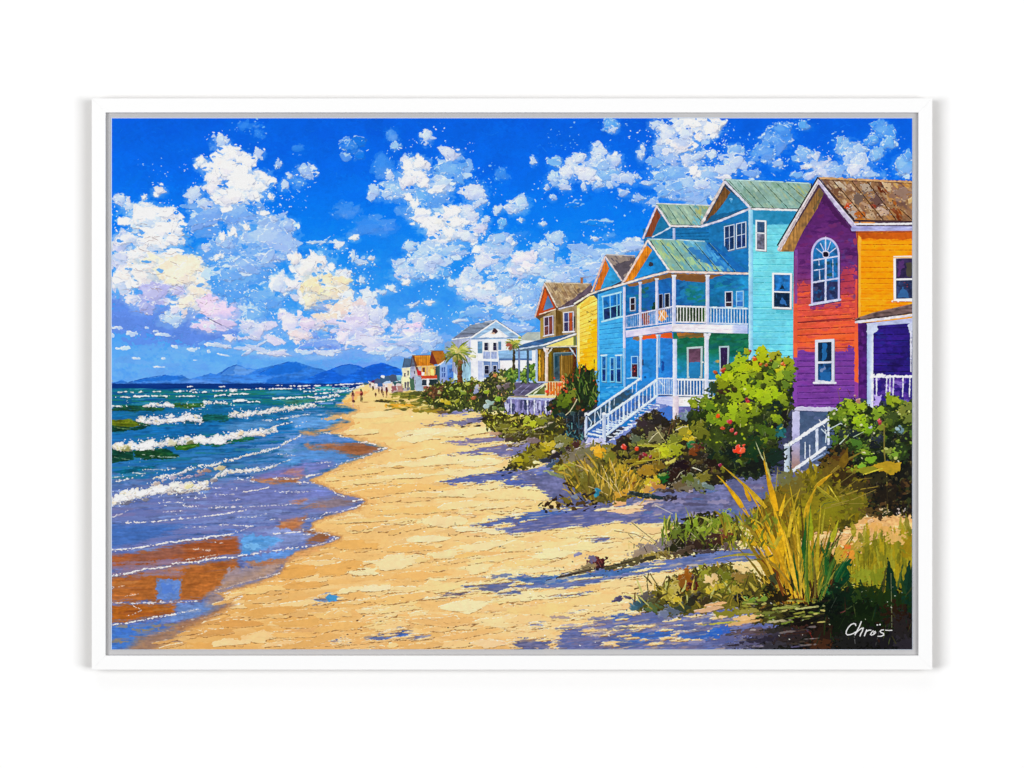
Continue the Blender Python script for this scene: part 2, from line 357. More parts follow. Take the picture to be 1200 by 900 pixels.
cloud('small white painted cloud right of the middle of the sky',[
    (650,190,9,6,(122,181,246)),(712,204,20,12,(122,177,242)),(676,196,13,12,(205,218,246)),(686,204,13,9,(222,227,246)),(664,203,10,7,(214,224,246)),(680,186,7,7,(200,216,247)),(702,178,11,10,(196,214,246)),
    (700,188,8,6,(196,214,246)),(720,188,9,8,(190,210,248)),(706,194,9,6,(150,190,244)),(732,209,13,7,(176,201,246)),(648,209,8,7,(174,206,249)),(660,213,9,5,(186,210,248)),(662,219,7,4, LB),(642,220,4,3, MB),
    (702,216,4,5, LB),(684,218,4,4, LB),(714,216,6,3, LB),(746,206,3,3, LB),(649,231,4,3.5, MB),(716,146,9,8,(74,157,246)),(718,152,5,4, LB),(625,190,4,5, LB),(750,180,4,7, LB),(730,226,6,4, MB),(748,232,8,5, MB),(764,236,8,6, MB)],
    [(680,205,40,50,(190,218,250)),(660,163,20,30,(70,160,250)),(700,158,40,34,(90,170,250)),(750,160,14,20,(190,220,250)),(640,228,24,16,(150,200,250)),(735,205,14,20,(205,226,250)),(744,234,30,26,(110,180,248)),(716,142,14,10,(150,205,250))])
cloud('low pale painted haze cloud behind the small gables',[
    (652,280,10,9,(164,198,247)),(640,298,12,12,(154,192,246)),(646,312,14,9,(130,180,245)),(678,300,10,9,(160,198,248)),(614,304,16,9,(226,224,240)),(622,312,14,6,(236,230,238)),(636,316,14,6,(190,210,246)),
    (700,306,26,9,(150,190,246)),(720,298,38,10,(144,186,245)),(740,288,16,7,(170,200,247)),(690,316,24,8,(164,196,246)),(666,320,22,9,(150,188,245)),(724,306,14,7,(176,202,247)),(698,280,6,2, LB),(637,263,4,2, LB),(610,258,3,2, LB),(666,334,20,8,(140,182,244)),(656,326,16,8,(170,200,246))],
    [(650,290,24,40,(200,222,250)),(710,290,40,40,(170,206,250)),(680,310,30,24,(190,214,250)),(640,262,16,8,(170,214,250)),(612,285,12,14,(170,208,250))])
cloud('bright white painted cloud at the top right above the turquoise house',[
    (792,204,30,13,(116,172,242)),(806,228,28,11,(146,187,246)),(816,172,14,12,(44,132,237)),(812,216,16,10,(160,195,246)),(830,206,14,11,(146,187,246)),(836,222,14,10,(140,182,244)),
    (776,174,13,11,(164,197,246)),(770,146,8,7,(190,212,248)),(786,186,15,7,(154,188,244)),(784,156,15,13,(214,222,242)),(798,146,12,8,(210,222,244)),(828,150,17,11,(245,238,235)),(814,144,12,6, WH),(834,150,9,9, WH),(796,169,15,9,(244,238,236)),(802,158,9,9,(200,213,243)),
    (780,178,10,6,(210,218,240)),(806,188,11,8,(206,216,243)),(812,200,7,7, WH),(818,184,9,5,(180,204,246)),(786,222,14,9,(120,174,243)),(762,214,8,4, LB),(772,206,10,6,(130,180,244)),(754,175,4,8, LB),(822,216,10,7,(186,206,246)),(834,182,6,6,(200,220,250)),(768,190,8,6,(120,176,244))],
    [(800,170,34,70,(225,234,250)),(840,165,20,50,(205,226,250)),(776,150,16,24,(180,212,250)),(800,200,34,50,(200,222,250)),(836,190,16,36,(215,232,250)),(758,205,14,14,(170,208,250))])
cloud('pale painted cloud over the ridge of the turquoise house',[
    (862,176,10,8,(116,172,242)),(862,190,17,8,(182,204,244)),(850,200,13,8,(184,206,244)),(848,208,8,4,(225,224,236)),(880,204,11,6,(114,167,241)),(908,166,19,14,(78,147,236)),(896,180,12,9,(96,160,242)),(912,192,7,6,(154,191,246)),(916,152,12,8,(60,140,238)),
    (942,182,11,10,(114,172,246)),(960,196,15,10,(205,213,236)),(956,184,7,6,(186,204,240)),(968,203,13,8,(192,204,239)),(950,206,10,4,(190,204,240)),(982,200,12,8,(130,176,240)),(940,146,9,5,(84,162,246)),(884,182,7,7, SB),(898,168,6,6, SB),(934,205,8,4,(110,168,244))],
    [(860,185,24,40,(170,205,250)),(900,185,26,30,(120,180,250)),(955,185,20,36,(200,220,250)),(940,148,20,16,(100,175,250)),(885,165,24,24,(80,160,248)),(925,200,16,18,(130,185,250)),(850,155,14,20,(150,200,250))])
cloud('pale painted cloud above the rusty roof of the purple house',[
    (992,172,13,10,(128,182,246)),(1006,176,11,8,(150,190,246)),(1000,186,12,8,(164,197,246)),(1010,194,13,12,(182,204,244)),(1002,200,9,7,(205,213,238)),(1020,204,10,5,(160,192,244)),(1036,153,12,10,(74,152,241)),(1042,168,9,9,(96,166,243)),(1024,164,8,7,(74,152,241)),(1028,181,8,7,(118,177,246)),(1032,144,7,4, SB),
    (1060,194,11,12,(118,177,246)),(1064,182,6,7,(90,162,245)),(1034,204,6,5, SB),(984,164,5,4,(120,180,248))],
    [(1000,185,26,40,(190,214,250)),(1036,165,24,40,(110,178,250)),(1034,200,14,20,(150,198,250)),(1060,200,12,14,(120,180,250)),(985,165,16,14,(130,190,250))])
# ---- mountains -------------------------------------------------------------------------------
def T(ox, oy, k, *pts):                  # points measured on a detail sketch: origin ox, oy, k sketch units to the mm
    return [(ox + x / k, oy + y / k) for x, y in pts]
part('painted_mountain', 'row of pale blue painted mountains low on the left horizon')
m1 = T(130,290,5,(0,800),(10,795),(60,775),(100,790),(200,765),(262,768),(320,745),(370,752),(420,748),(460,770),(560,745),(580,735),(620,745),(690,700),(740,685),(790,702),(840,715),(960,690),(1040,670),(1090,672),(1200,705),(1290,726),(1400,745),(1500,764),(1560,808),(0,808))
poly(m1, grad((422,(64,136,222)),(436,(46,118,214)),(450,(72,138,226))), rough=.3, vary=.05, streak=('str2', .05))
poly(T(130,290,5,(640,745),(700,705),(740,688),(800,712),(845,722),(800,742),(740,748)),(112,165,232), rough=.5, alpha=.75, soft=2)
poly(T(130,290,5,(640,745),(690,702),(735,690),(715,720),(730,742)),(60,125,210), rough=.6, alpha=.85, soft=1)
poly(T(130,290,5,(860,745),(960,695),(1040,672),(1090,675),(1150,700),(1080,735),(960,748)),(24,104,208), rough=.8, alpha=.9, soft=2)
poly(T(130,290,5,(110,788),(200,766),(330,748),(440,760),(380,778)),(28,106,206), rough=.6, alpha=.8, soft=1.5)
poly(T(130,290,5,(10,797),(60,778),(95,792)),(40,112,206), alpha=.8, soft=.8)
poly(T(130,290,5,(400,800),(480,770),(560,780),(650,800)),(100,152,232), alpha=.7, soft=3)
poly(T(130,290,5,(920,775),(1000,752),(1080,765),(1150,750),(1200,770),(1200,800),(900,800)),(30,105,205), rough=.5, alpha=.85, soft=2)
for pp in [((640,745),(690,703),(738,687)),((860,742),(960,692),(1040,671)),((110,788),(200,766),(320,747))]:
    line(T(130,290,5, *pp), .7,(20,70,170), broken=.3)
part('painted_mountain', 'two deeper blue painted mountains behind the far end of the beach')
poly(T(370,290,5,(-140,800),(-60,770),(0,745),(90,712),(150,690),(200,682),(250,692),(280,705),(330,686),(380,675),(440,692),(500,712),(510,790),(420,808),(-140,808)), grad((424,(22,92,200)),(437,(24,98,212)),(452,(30,112,224))), rough=.3, vary=.07, streak=('str2', .06))
poly(T(370,290,5,(100,715),(160,690),(200,684),(270,708),(220,740),(150,752)),(44,116,216), rough=.7, alpha=.8, soft=2)
poly(T(370,290,5,(0,750),(60,728),(130,745),(200,760),(120,785),(0,795)),(20,92,205), alpha=.8, soft=3)
poly(T(370,290,5,(290,720),(380,680),(420,690),(360,740),(300,770)),(20,84,196), rough=.6, alpha=.8, soft=2)
line(T(370,290,5,(90,714),(150,692),(200,684)), .7,(12,66,170), broken=.3)
for _ in range(26):
    x, y = U(360,470), U(430,446)
    line([(x, y),(x + U(4,10), y + U(-2.5,2.5))], U(.5,1.1), jit((44,122,228),12), alpha=.5, broken=.4)

# ---- dry sand --------------------------------------------------------------------------------
beach = part('painted_beach', 'painted sand beach in ochre and cream slabs running to the horizon')
def sandcol(x, y):
    t = min(1, max(0,(y - 455) / 300)); u = min(1, max(0,(x - 330 + (y - 455) * .5) / 420))
    far = mix((240,198,126),(250,220,158), u); near = mix((218,160,82),(247,212,150), u)
    if y > 700: near = mix(near,(226,176,108),(y - 700) / 60 * .7)
    return mix(far, near, t)
poly([(300,450),(1072,447),(1072,770),(128,770),(128,560)], grad2(300,(241,200,130),800,(249,220,160),455,(222,166,90),770,(240,202,140)), vary=.018)
for _ in range(500):
    y = 470 + 292 * math.sqrt(U(0,1)); x = U(330,900); k = .3 + (y - 450) / 300
    line([(x, y),(x + U(10,40) * k, y - U(0,4) * k)], U(.5,1.3), random.choice([(252,232,186),(226,172,98),(244,208,144),(206,150,86)]), alpha=U(.25, .6), broken=.3, rough=.2)
def slab(x, y, rx, ry, col, ang=0, lo=.7, hi=.5, jag=.32, alpha=.95, h=.5):
    """a long flat slab of sand-coloured paint with a dark crack line painted as shade along its lower lip"""
    n = 13; pts = []; col = mix(col, sandcol(x, y), U(.15, .5))
    for i in range(n):
        a = (i + U(-.4, .4)) * 6.283 / n; k = U(.6,1.2) if abs(math.cos(a)) < .8 else U(.8,1.5)
        u, v = rx * k * math.cos(a), ry * k * math.sin(a)
        pts.append((x + u, y + v + u * math.tan(ang)))
    low = pts[1:6]; top = pts[7:12]
    r = min(.9, .25 + ry * .08)
    if y > 490: line([(px + .3, py + .5) for px, py in low], U(.6,1.1),(150,104,60), alpha=.85, broken=.3, rough=.3)  # brown crack line standing for shade under the slab
    poly(pts, col, rough=r, vary=.015, alpha=alpha, h=h, nk='str2')
    if y > 500:
        line([(px, py - .2) for px, py in top], U(.5, .9), mix(col,(255,250,232), .75), alpha=.8, broken=.35, rough=.25)
        line([(px - .5, py - .4) for px, py in low], U(.4, .7), mix(col,(255,250,232), .5), alpha=.6, broken=.45, rough=.2)
def sandpoint():
    y = 458 + 304 * math.sqrt(U(0,1)); x = U(300 if y < 640 else 131,1069)
    return x, y
for _ in range(1500):
    x, y = sandpoint(); k = .25 + (y - 450) / 310
    c = jit(sandcol(x, y),7)
    q = U(0,1)
    if q < .3: c = mix(c,(252,232,184), U(.2, .6))
    elif q < .5: c = mix(c,(222,162,86), U(.2, .6))
    dab(x, y, U(9,30) * k, U(1.2,3.4) * k, c, U(-.16, .02), .25, alpha=U(.25, .6), vary=.012, h=.2, sharp=.5)
for _ in range(330):                     # the beach is laid in slab over slab
    y = 540 + 222 * U(0,1); x = U(300 - (y - 540) * .7,860); k = .35 + (y - 450) / 300
    q = U(0,1); c = sandcol(x, y)
    c = mix(c,(252,232,190), U(.2, .55)) if q < .4 else mix(c,(226,166,90), U(.2, .6)) if q < .75 else mix(c,(196,142,92), U(.15, .4))
    slab(x, y, U(8,22) * k, U(2,5) * k, jit(c,5), U(-.16, .0))
# pale slabs one can tell apart
A4 = (370,440,5); A6 = (370,590,5); A5 = (130,590,5); A7 = (600,590,5)
def SL(o, items):
    for x, y, rx, ry, c in items: slab(o[0] + x / o[2], o[1] + y / o[2], rx / o[2], ry / o[2], c, U(-.14, .0))
cream = (252,234,192); tan = (240,196,124); gold = (232,178,98); pale = (248,218,160)
for q in [(690,330,160,30,(250,230,190)),(590,368,110,22,(252,234,196)),(520,340,60,16,(246,222,172)),(900,330,180,24,(250,226,170)),(460,520,90,12,(250,228,184)),
          (330,230,160,20,(250,220,164)),(560,250,200,26,(247,212,142)),(250,330,110,20,(250,220,166)),(750,500,200,30,(249,222,168)),(560,590,160,14,(249,224,172)),
          (860,570,190,26,(250,228,180)),(250,570,150,16,(246,206,138)),(500,660,220,30,(240,184,104)),(300,700,160,30,(238,184,108)),(700,700,160,18,(246,206,138)),
          (900,680,140,30,(250,228,178)),(1050,640,120,24,(248,220,168)),(560,790,200,24,(240,190,112)),(850,760,160,20,(249,222,168)),(1080,760,90,20,(248,216,160)),
          (230,850,90,16,(246,208,144)),(980,510,120,22,(250,226,178)),(1050,700,90,20,(246,204,140)),(620,460,120,22,(246,208,138)),(300,620,120,14,(247,210,148))]:
    SL(A4,[q])
for q in [(480,340,130,46,(252,236,196)),(270,395,95,28,(251,230,184)),(660,208,95,22,(252,232,188)),(740,105,140,32,(251,230,186)),(760,298,85,26,(251,228,176)),(1000,245,150,26,(251,230,184)),
          (940,375,70,34,(250,224,170)),(700,490,120,42,(249,214,150)),(340,495,90,20,(251,232,192)),(200,505,70,18,(250,222,170)),(860,605,130,36,(252,230,184)),(450,610,140,32,(248,210,146)),
          (300,632,50,18,(250,222,170)),(110,650,110,26,(246,200,126)),(400,700,130,40,(248,210,146)),(1090,690,140,40,(250,214,158)),(760,690,180,30,(228,178,110)),(470,560,160,26,(236,184,106)),
          (840,820,150,24,(250,210,150)),(600,840,110,18,(222,172,104)),(450,830,30,16,(246,214,150)),(1040,820,100,26,(250,206,160)),(250,100,160,14,(246,204,134)),(150,240,180,30,(232,172,88)),(500,100,90,12,(246,206,140)),
          (620,330,40,16,(246,206,138)),(1050,320,130,22,(247,208,142)),(880,300,60,18,(240,186,104)),(1120,380,80,22,(248,218,160)),(150,380,120,40,(228,166,82)),(620,420,120,30,(234,178,100)),(1140,560,90,24,(248,214,150)),(980,490,60,14,(246,206,140)),(160,720,140,30,(234,182,104)),(560,260,150,24,(234,174,88)),(1060,160,120,20,(250,232,196)),(900,150,90,16,(250,232,196)),(700,380,60,20,(240,190,116))]:
    SL(A6,[q])
for q in [(870,505,150,26,(246,208,138)),(1090,590,100,24,(250,222,170)),(880,778,80,34,(250,214,160)),(700,815,110,24,(250,214,160)),(1040,400,140,40,(226,164,82)),(1100,480,110,30,(222,158,78)),(900,640,160,30,(222,162,84)),(1100,700,130,30,(226,170,92)),(760,700,140,24,(216,152,78)),(600,760,110,20,(206,148,82)),(1060,770,120,18,(238,186,110)),(1100,830,110,20,(218,164,92)),(980,660,60,12,(246,206,138)),(740,580,50,14,(248,214,156)),(740,605,60,12,(248,220,168)),(440,760,60,12,(214,160,96))]:
    SL(A5,[q])
for q in [(500,150,160,44,(248,206,138)),(150,250,180,40,(250,214,150)),(230,300,120,34,(252,228,178)),(450,250,120,34,(250,218,160)),(80,350,120,30,(247,206,136)),(620,180,90,30,(250,206,140)),(90,540,120,34,(252,224,176)),(250,520,80,18,(250,214,158)),
          (600,470,90,26,(248,208,146)),(440,560,150,44,(246,200,130)),(180,620,160,46,(247,200,128)),(540,610,110,30,(248,206,146)),(60,680,90,40,(248,202,140)),(330,660,110,26,(247,204,140)),(110,760,110,34,(247,204,146)),(480,750,70,20,(250,206,140)),(620,735,50,20,(214,166,80)),(30,820,70,20,(248,204,150)),(60,130,90,22,(250,220,170)),(30,70,60,14,(250,216,160)),(120,390,160,16,(251,226,176)),(360,180,120,20,(247,208,142)),(680,430,80,14,(248,204,150))]:
    SL(A7,[q])
for x, y, rx, ry, c in [(660,592,40,9,(246,202,132)),(640,576,60,10,(249,216,154)),(590,610,30,6,(250,226,176)),(625,568,40,6,(250,226,178)),(555,460,30,4,(244,206,130)),(470,466,30,3,(246,208,130)),(440,468,20,3,(246,206,132)),(560,468,20,3,(248,214,140))]:
    slab(x, y, rx, ry, c,-.05)
for _ in range(420):                     # cracks and dry ridges between the slabs
    x, y = sandpoint()
    if x < 380 or y < 500: continue
    k = .4 + (y - 450) / 330
    p = [(x, y)]
    for _ in range(int(U(2,5))): p.append((p[-1][0] + U(3,9) * k, p[-1][1] + U(-2.6,2.0) * k))
    line(p, U(.3, .85), mix((120,78,40),(200,140,80), U(0,1)), alpha=U(.5, .95), broken=.42, rough=.15)
    if U(0,1) < .6: line([(a, b + .9) for a, b in p], U(.5,1.0),(254,238,204), alpha=.7, broken=.5, rough=.2)
for _ in range(260):
    x, y = sandpoint()
    if x < 400: continue
    dab(x, y, U(.4,1.3), U(.3, .7), random.choice([(110,74,50),(140,96,60),(255,244,220),(90,66,60)]), U(-.4, .4), .4, h=.3)

# ---- water -----------------------------------------------------------------------------------
sea = part('painted_sea', 'painted sea, navy at the horizon, teal further in and lavender blue in the shallows')
shore = [(425,449.6),(414,457),(406,463),(400,471),(392,476),(404,476.6),(418,480.5),(408,484),(388,487),(394,489),(411,494),(400,500),(386,508),(400,511),(424,518),(440,522),(453,525.5),(440,530),(420,538),(402,543),(392,549),
         (376,556),(360,564),(372,567),(384,573),(400,580),(420,584),(427,588),(418,595),(398,601),(380,606),(366,612),(364,622),(380,625),(398,630),(386,636),(366,641),(345,647),(334,660),(330,668),(322,673),(304,681),(288,685),(268,691),(252,695),(262,701),(266,709),(255,716),(240,724),(222,732),(205,742),(190,748),(178,756),(170,764),(128,764),(128,449.6)]
seag = grad((450,(12,52,128)),(454.5,(14,56,132)),(456,(14,92,140)),(468,(18,104,142)),(480,(20,100,150)),(505,(22,104,170)),(530,(28,102,160)),(552,(58,110,165)),(575,(98,112,162)),(600,(104,116,166)),(625,(80,108,172)),(640,(98,112,170)))
poly([(128,449.6),(400,449.6),(400,470),(128,470)], seag, vary=.03)
line(shore[4:],9,(204,148,88), alpha=.45, rough=1.2)
line(shore[22:],4,(176,118,70), alpha=.4, rough=1.2)
use(sea)
poly(shore, seag, soft=3, rough=.6, vary=.05, streak=('str2', .07), nk='str2')
poly([(265,560),(330,520),(380,480),(405,466),(420,455),(500,455),(500,700),(265,700)],(128,142,204), soft=60, alpha=.0)
CLIP = (IDS == sea).astype(np.float32)
def inside_sea(x, y): return pip(x, y, shore)
def watercol(x, y):
    sd = min(1, max(0,(x - 150 - (y - 600) * -.95) / 120))
    deep = mix((18,92,146),(26,104,168), min(1, max(0,(y - 460) / 60)))
    shal = mix((112,146,208),(116,122,178), min(1, max(0,(y - 500) / 100)))
    if y > 560: deep = mix(deep,(100,114,174), min(1,(y - 545) / 40))
    return mix(deep, shal, sd)
for _ in range(1500):
    y = 456 + 200 * U(0,1) ** 1.15; x = U(128,450)
    if not inside_sea(x, y): continue
    k = .3 + (y - 450) / 110
    c = watercol(x, y); q = U(0,1)
    if y < 560:
        if q < .2: c = mix(c,(22,120,96), U(.3, .7))
        elif q < .36: c = mix(c,(80,150,215), U(.2, .6))
        elif q < .5: c = mix(c,(8,60,120), U(.3, .7))
    else:
        if q < .25: c = mix(c,(130,160,220), U(.3, .8))
        elif q < .45: c = mix(c,(122,114,158), U(.3, .8))
        elif q < .55: c = mix(c,(56,92,168), U(.3, .8))
    dab(x, y, U(6,20) * min(k,1.2), U(.6,1.6) * min(k,1.3), jit(c,6), U(-.1, .0), .28, alpha=U(.35, .8), h=.2, sharp=.7)
for _ in range(130):                     # dark navy line and teal streaks under the horizon
    x, y = U(128,420), U(451,455)
    dab(x, y, U(8,22), U(.5,1.1), jit((10,50,124),8),0, .3, alpha=.8, h=.15)
for _ in range(160):
    x, y = U(128,410), U(456,476)
    dab(x, y, U(6,20), U(.6,1.2), random.choice([(16,110,120),(10,86,138),(24,122,128),(30,116,96),(14,78,140),(52,140,170)]),0, .3, alpha=.75, h=.2)
for pts, c in [(T(130,440,5,(830,595),(900,570),(1000,545),(1200,515),(1200,585),(1050,600),(880,610)),(124,112,176)),(T(130,440,5,(1000,500),(1080,470),(1200,440),(1200,510),(1060,520)),(104,168,224)),
               (T(130,440,5,(960,460),(1100,370),(1200,355),(1200,400),(1060,450)),(120,160,218)),(T(370,440,5,(0,420),(120,425),(210,470),(120,500),(0,505)),(92,146,214)),(T(370,440,5,(0,345),(100,345),(200,370),(260,385),(100,400),(0,402)),(100,142,212)),
               (T(370,440,5,(0,235),(60,238),(140,255),(80,300),(0,318)),(110,165,228)),(T(370,440,5,(0,505),(100,500),(110,525),(0,575)),(120,122,188)),(T(370,440,5,(0,660),(90,670),(110,690),(0,740)),(120,132,204)),
               (T(130,590,5,(0,130),(200,120),(420,130),(300,190),(120,240),(0,255)),(58,104,178)),(T(130,440,5,(600,640),(1000,640),(1180,690),(900,740),(560,750)),(110,118,178)),
               (T(130,440,5,(640,300),(800,270),(960,260),(1000,280),(820,320),(700,330)),(92,146,200))]:
    poly([(x - U(8,34), y) if abs(x - 370) < .1 else (x, y) for x, y in pts], c, rough=1.2, soft=5, alpha=.75, nk='str2', streak=('str2', .05))
# wet brown sand showing through the film of water
wet = sub(sea, 'painted_wet_sand')
for pts, c, al in [(T(370,440,5,(0,410),(150,398),(280,400),(385,425),(300,468),(200,470),(120,440),(0,425)),(166,104,68), .95),(T(370,440,5,(180,405),(300,410),(345,430),(240,455),(150,440)),(138,84,52), .8),
                   (T(370,440,5,(0,335),(60,310),(150,265),(200,280),(120,330),(0,345)),(214,158,98), .9),(T(370,440,5,(60,222),(120,218),(180,230),(230,250),(120,245)),(190,150,120), .7),
                   (T(130,440,5,(1110,335),(1160,325),(1200,325),(1200,345),(1130,348)),(206,150,100), .9),(T(130,440,5,(1130,405),(1200,400),(1200,425)),(190,140,110), .9),
                   (T(130,440,5,(830,610),(950,600),(1060,602),(1160,590),(1200,575),(1200,632),(1100,628),(950,630)),(186,116,68), .95),(T(130,440,5,(1000,575),(1060,545),(1130,550),(1100,590)),(176,130,150), .8),
                   (T(130,440,5,(1050,740),(1200,722),(1200,755)),(196,136,110), .9),(T(130,440,5,(970,890),(1060,855),(1200,825),(1200,900)),(176,112,76), .95),
                   (T(370,440,5,(20,735),(120,715),(250,730),(200,760),(80,780),(0,775)),(140,116,116), .8),(T(370,440,5,(0,900),(60,915),(90,945),(40,975),(0,985)),(150,96,56), .9),
                   (T(130,590,5,(1000,110),(1200,90),(1200,140),(1060,168),(960,170)),(184,116,72), .9),
                   (T(130,590,5,(0,305),(200,285),(400,240),(560,215),(740,195),(760,290),(600,315),(420,350),(250,370),(0,380)),(160,82,38), .95),
                   (T(130,590,5,(0,440),(200,400),(460,360),(740,330),(760,440),(620,500),(520,565),(250,570),(0,575)),(178,102,42), .97),
                   (T(130,590,5,(0,590),(200,590),(380,590),(370,640),(160,680),(0,700)),(176,96,28), .97),(T(130,590,5,(780,340),(1000,320),(1200,260),(1200,300),(1000,360),(840,380)),(196,136,90), .8),
                   (T(130,590,5,(280,760),(430,690),(640,650),(700,600),(600,700),(380,770),(240,830)),(170,120,90), .8),(T(130,590,5,(260,275),(420,245),(440,300),(250,330),(60,340)),(140,96,92), .6)]:
    poly([(x - U(4,24), y) if abs(x - 370) < .1 else (x, y) for x, y in pts], c, rough=1.2, soft=5, alpha=al, vary=.05, streak=('str2', .05), nk='str2', mott=.2, mcol=tuple(v * .82 for v in c))
CLIP = ((IDS == wet)).astype(np.float32)
for _ in range(420):
    x, y = U(131,440), U(500,740)
    c = random.choice([(176,104,50),(146,76,34),(188,124,72),(132,70,38),(164,90,50),(150,100,90)]) if y > 620 else random.choice([(206,150,98),(178,110,66),(150,90,60)])
    dab(x, y, U(5,20), U(.6,1.8), jit(c,8), U(-.14, .0), .3, alpha=U(.2, .55), h=.2, sharp=.6)
CLIP = None
for _ in range(60):                      # lavender film over the brown at the left
    x, y = U(131,210), U(655,676)
    dab(x, y, U(4,16), U(.7,2), jit((140,118,142),10),-.05, .4, alpha=.5, h=.1)
pool = sub(sea, 'painted_puddle', 'blue sky reflected in wet sand')
for pts, c in [(T(130,590,5,(765,190),(830,180),(900,190),(1000,185),(1020,215),(960,260),(780,295),(762,270)),(94,160,222)),(T(130,590,5,(770,320),(900,290),(1100,262),(1060,305),(880,340),(780,335)),(94,144,214)),
               (T(130,590,5,(265,450),(330,442),(415,452),(405,560),(330,572),(270,560)),(92,134,208)),(T(130,590,5,(385,592),(600,580),(680,590),(600,640),(480,670),(360,690),(250,700),(390,640)),(106,138,196)),
               (T(130,590,5,(0,720),(150,705),(290,690),(240,740),(160,850),(0,860)),(66,116,196)),(T(130,590,5,(700,380),(960,360),(960,400),(860,440),(640,500),(660,430)),(152,136,146)),(T(130,590,5,(860,160),(1010,140),(1200,185),(1100,240),(900,270),(1010,215)),(130,146,200))]:
    poly(pts, c, rough=1.2, soft=2.5, alpha=.93, vary=.05, streak=('str2', .04))
for _ in range(40):
    x, y = U(131,205), U(732,758)
    dab(x, y, U(3,12), U(.8,2), random.choice([(70,124,204),(112,122,156),(140,116,116),(150,130,96),(60,110,200)]), U(-.1, .1), .4, alpha=.7, h=.2)
for x, y, rx, ry, c in [(296,640,9,3,(120,182,232)),(288,648,6,2,(70,140,214)),(300,634,8,1.5,(70,136,200)),(226,716,10,1.6,(140,156,190)),(196,690,8,6,(80,122,205))]:
    dab(x, y, rx, ry, c,-.05, .4, alpha=.8, h=.2)

# ---- green wave backs and foam -----------------------------------------------------------------
wave = sub(sea, 'painted_wave', 'green backs of the breaking waves')
def waveface(o, pts, c, mc): poly(T(o[0], o[1],5, *pts), c, rough=.9, soft=1.2, vary=.09, streak=('str2', .12), mott=.35, mcol=mc, nk='str2', h=.3)
Wt = (130,440)
waveface(Wt,[(0,188),(100,178),(220,180),(320,190),(300,205),(150,205),(0,208)],(30,82,54),(14,60,70))
waveface(Wt,[(350,172),(440,160),(540,160),(550,180),(460,192),(360,192)],(56,104,48),(24,80,50))
waveface(Wt,[(0,262),(110,256),(160,268),(230,290),(140,300),(0,325)],(92,106,20),(48,84,20))
waveface(Wt,[(0,296),(120,302),(240,290),(150,322),(0,332)],(16,62,46),(10,50,60))
waveface(Wt,[(530,240),(600,225),(700,235),(720,250),(640,268),(540,265)],(20,92,88),(10,70,80))
waveface(Wt,[(400,262),(520,255),(560,275),(420,285)],(20,84,108),(30,70,120))
waveface(Wt,[(0,430),(60,420),(130,450),(130,490),(60,505),(0,512)],(18,74,56),(8,54,50))
waveface(Wt,[(130,440),(250,425),(330,430),(400,470),(330,490),(210,490),(140,475)],(22,74,40),(10,56,44))
waveface(Wt,[(370,395),(430,380),(500,390),(530,410),(440,435),(380,440)],(52,104,28),(30,84,30))
waveface(Wt,[(520,405),(640,400),(740,375),(820,362),(860,370),(760,388),(640,412),(560,416)],(24,96,62),(18,84,90))
waveface(Wt,[(0,565),(140,540),(300,520),(200,560),(60,580)],(14,96,124),(10,80,110))
waveface(Wt,[(1000,150),(1120,138),(1200,140),(1150,165),(1040,168)],(60,130,110),(40,120,130))

foam = sub(sea, 'painted_foam', 'thick white impasto foam on the breakers')
FM = (246,242,240)
def along(pts, r):
    seg = [(pts[i], pts[i + 1], math.dist(pts[i], pts[i + 1])) for i in range(len(pts) - 1)]; r *= sum(q[2] for q in seg)
    for a, b, L in seg:
        if r <= L: return lerp2(a, b, r / L), math.atan2(b[1] - a[1], b[0] - a[0])
        r -= L
    return b,0
def foamband(pts, thick, n, lo=1.0, cols=None, size=(1.2,4)):
    n = int(n * 1.15); items = []
    for i in range(n):
        r = U(0,1); (x, y), an = along(pts, r); t = thick if not callable(thick) else thick(x)
        lump = .75 + .35 * math.sin(x * .41 + y) + .2 * math.sin(x * 1.07)       # the crest rises and falls
        d = U(-.5, .5); items.append((x, y + d * t * lump + (1 - lump) * t * .3, t, d, an))
    items.sort(key=lambda q: q[3] * -1 + U(-.35, .35))
    for x, y, t, d, an in items:
        s_ = U(*size) * min(1, .45 + t / 9) * .8
        z = U(0,1)
        c = jit(random.choice(cols or [FM, FM, FM,(238,230,222),(226,222,230),(252,250,250)]),5)
        if d > .28 and z < .55: c = mix(c,(150,156,176), U(.3, .8))
        elif z < .08: c = (214,204,180)
        elif z < .13: c = (120,150,160)
        chip(x, y, s_ * U(.8,1.7), s_ * U(.45, .9), c, an + U(-.6, .6), under=.5 * lo)
    for i in range(n // 3):
        (x, y), an = along(pts, U(0,1)); t = thick if not callable(thick) else thick(x)
        chip(x, y + U(-.9, .9) * t, U(.3,1.1), U(.25, .6),(246,246,248), an + U(-1,1), lip=0, under=0)
def lines(o, items):
    for it in items:
        w = it[0] / 5; pts = T(o[0], o[1],5, *it[1:])
        L = sum(math.dist(pts[i], pts[i + 1]) for i in range(len(pts) - 1))
        line([(x, y + w * .55) for x, y in pts], w * .5,(96,92,120), alpha=.5, broken=.35, rough=.3)
        line(pts, w * .55,(244,232,224), rough=.6, broken=.05, h=.5)
        for _ in range(int(L * .22)):
            (x, y), an = along(pts, U(0,1))
            chip(x, y + U(-.55, .55) * w, w * U(.5,1.5), w * U(.12, .34), jit((248,244,242),5), an + U(-.2, .2), lip=0, under=.3, h=.5)
        for _ in range(int(L * .14)):
            (x, y), an = along(pts, U(0,1)); chip(x, y + U(-2,2), U(.3, .9), U(.2, .4),(236,236,244), an, lip=0, under=0)
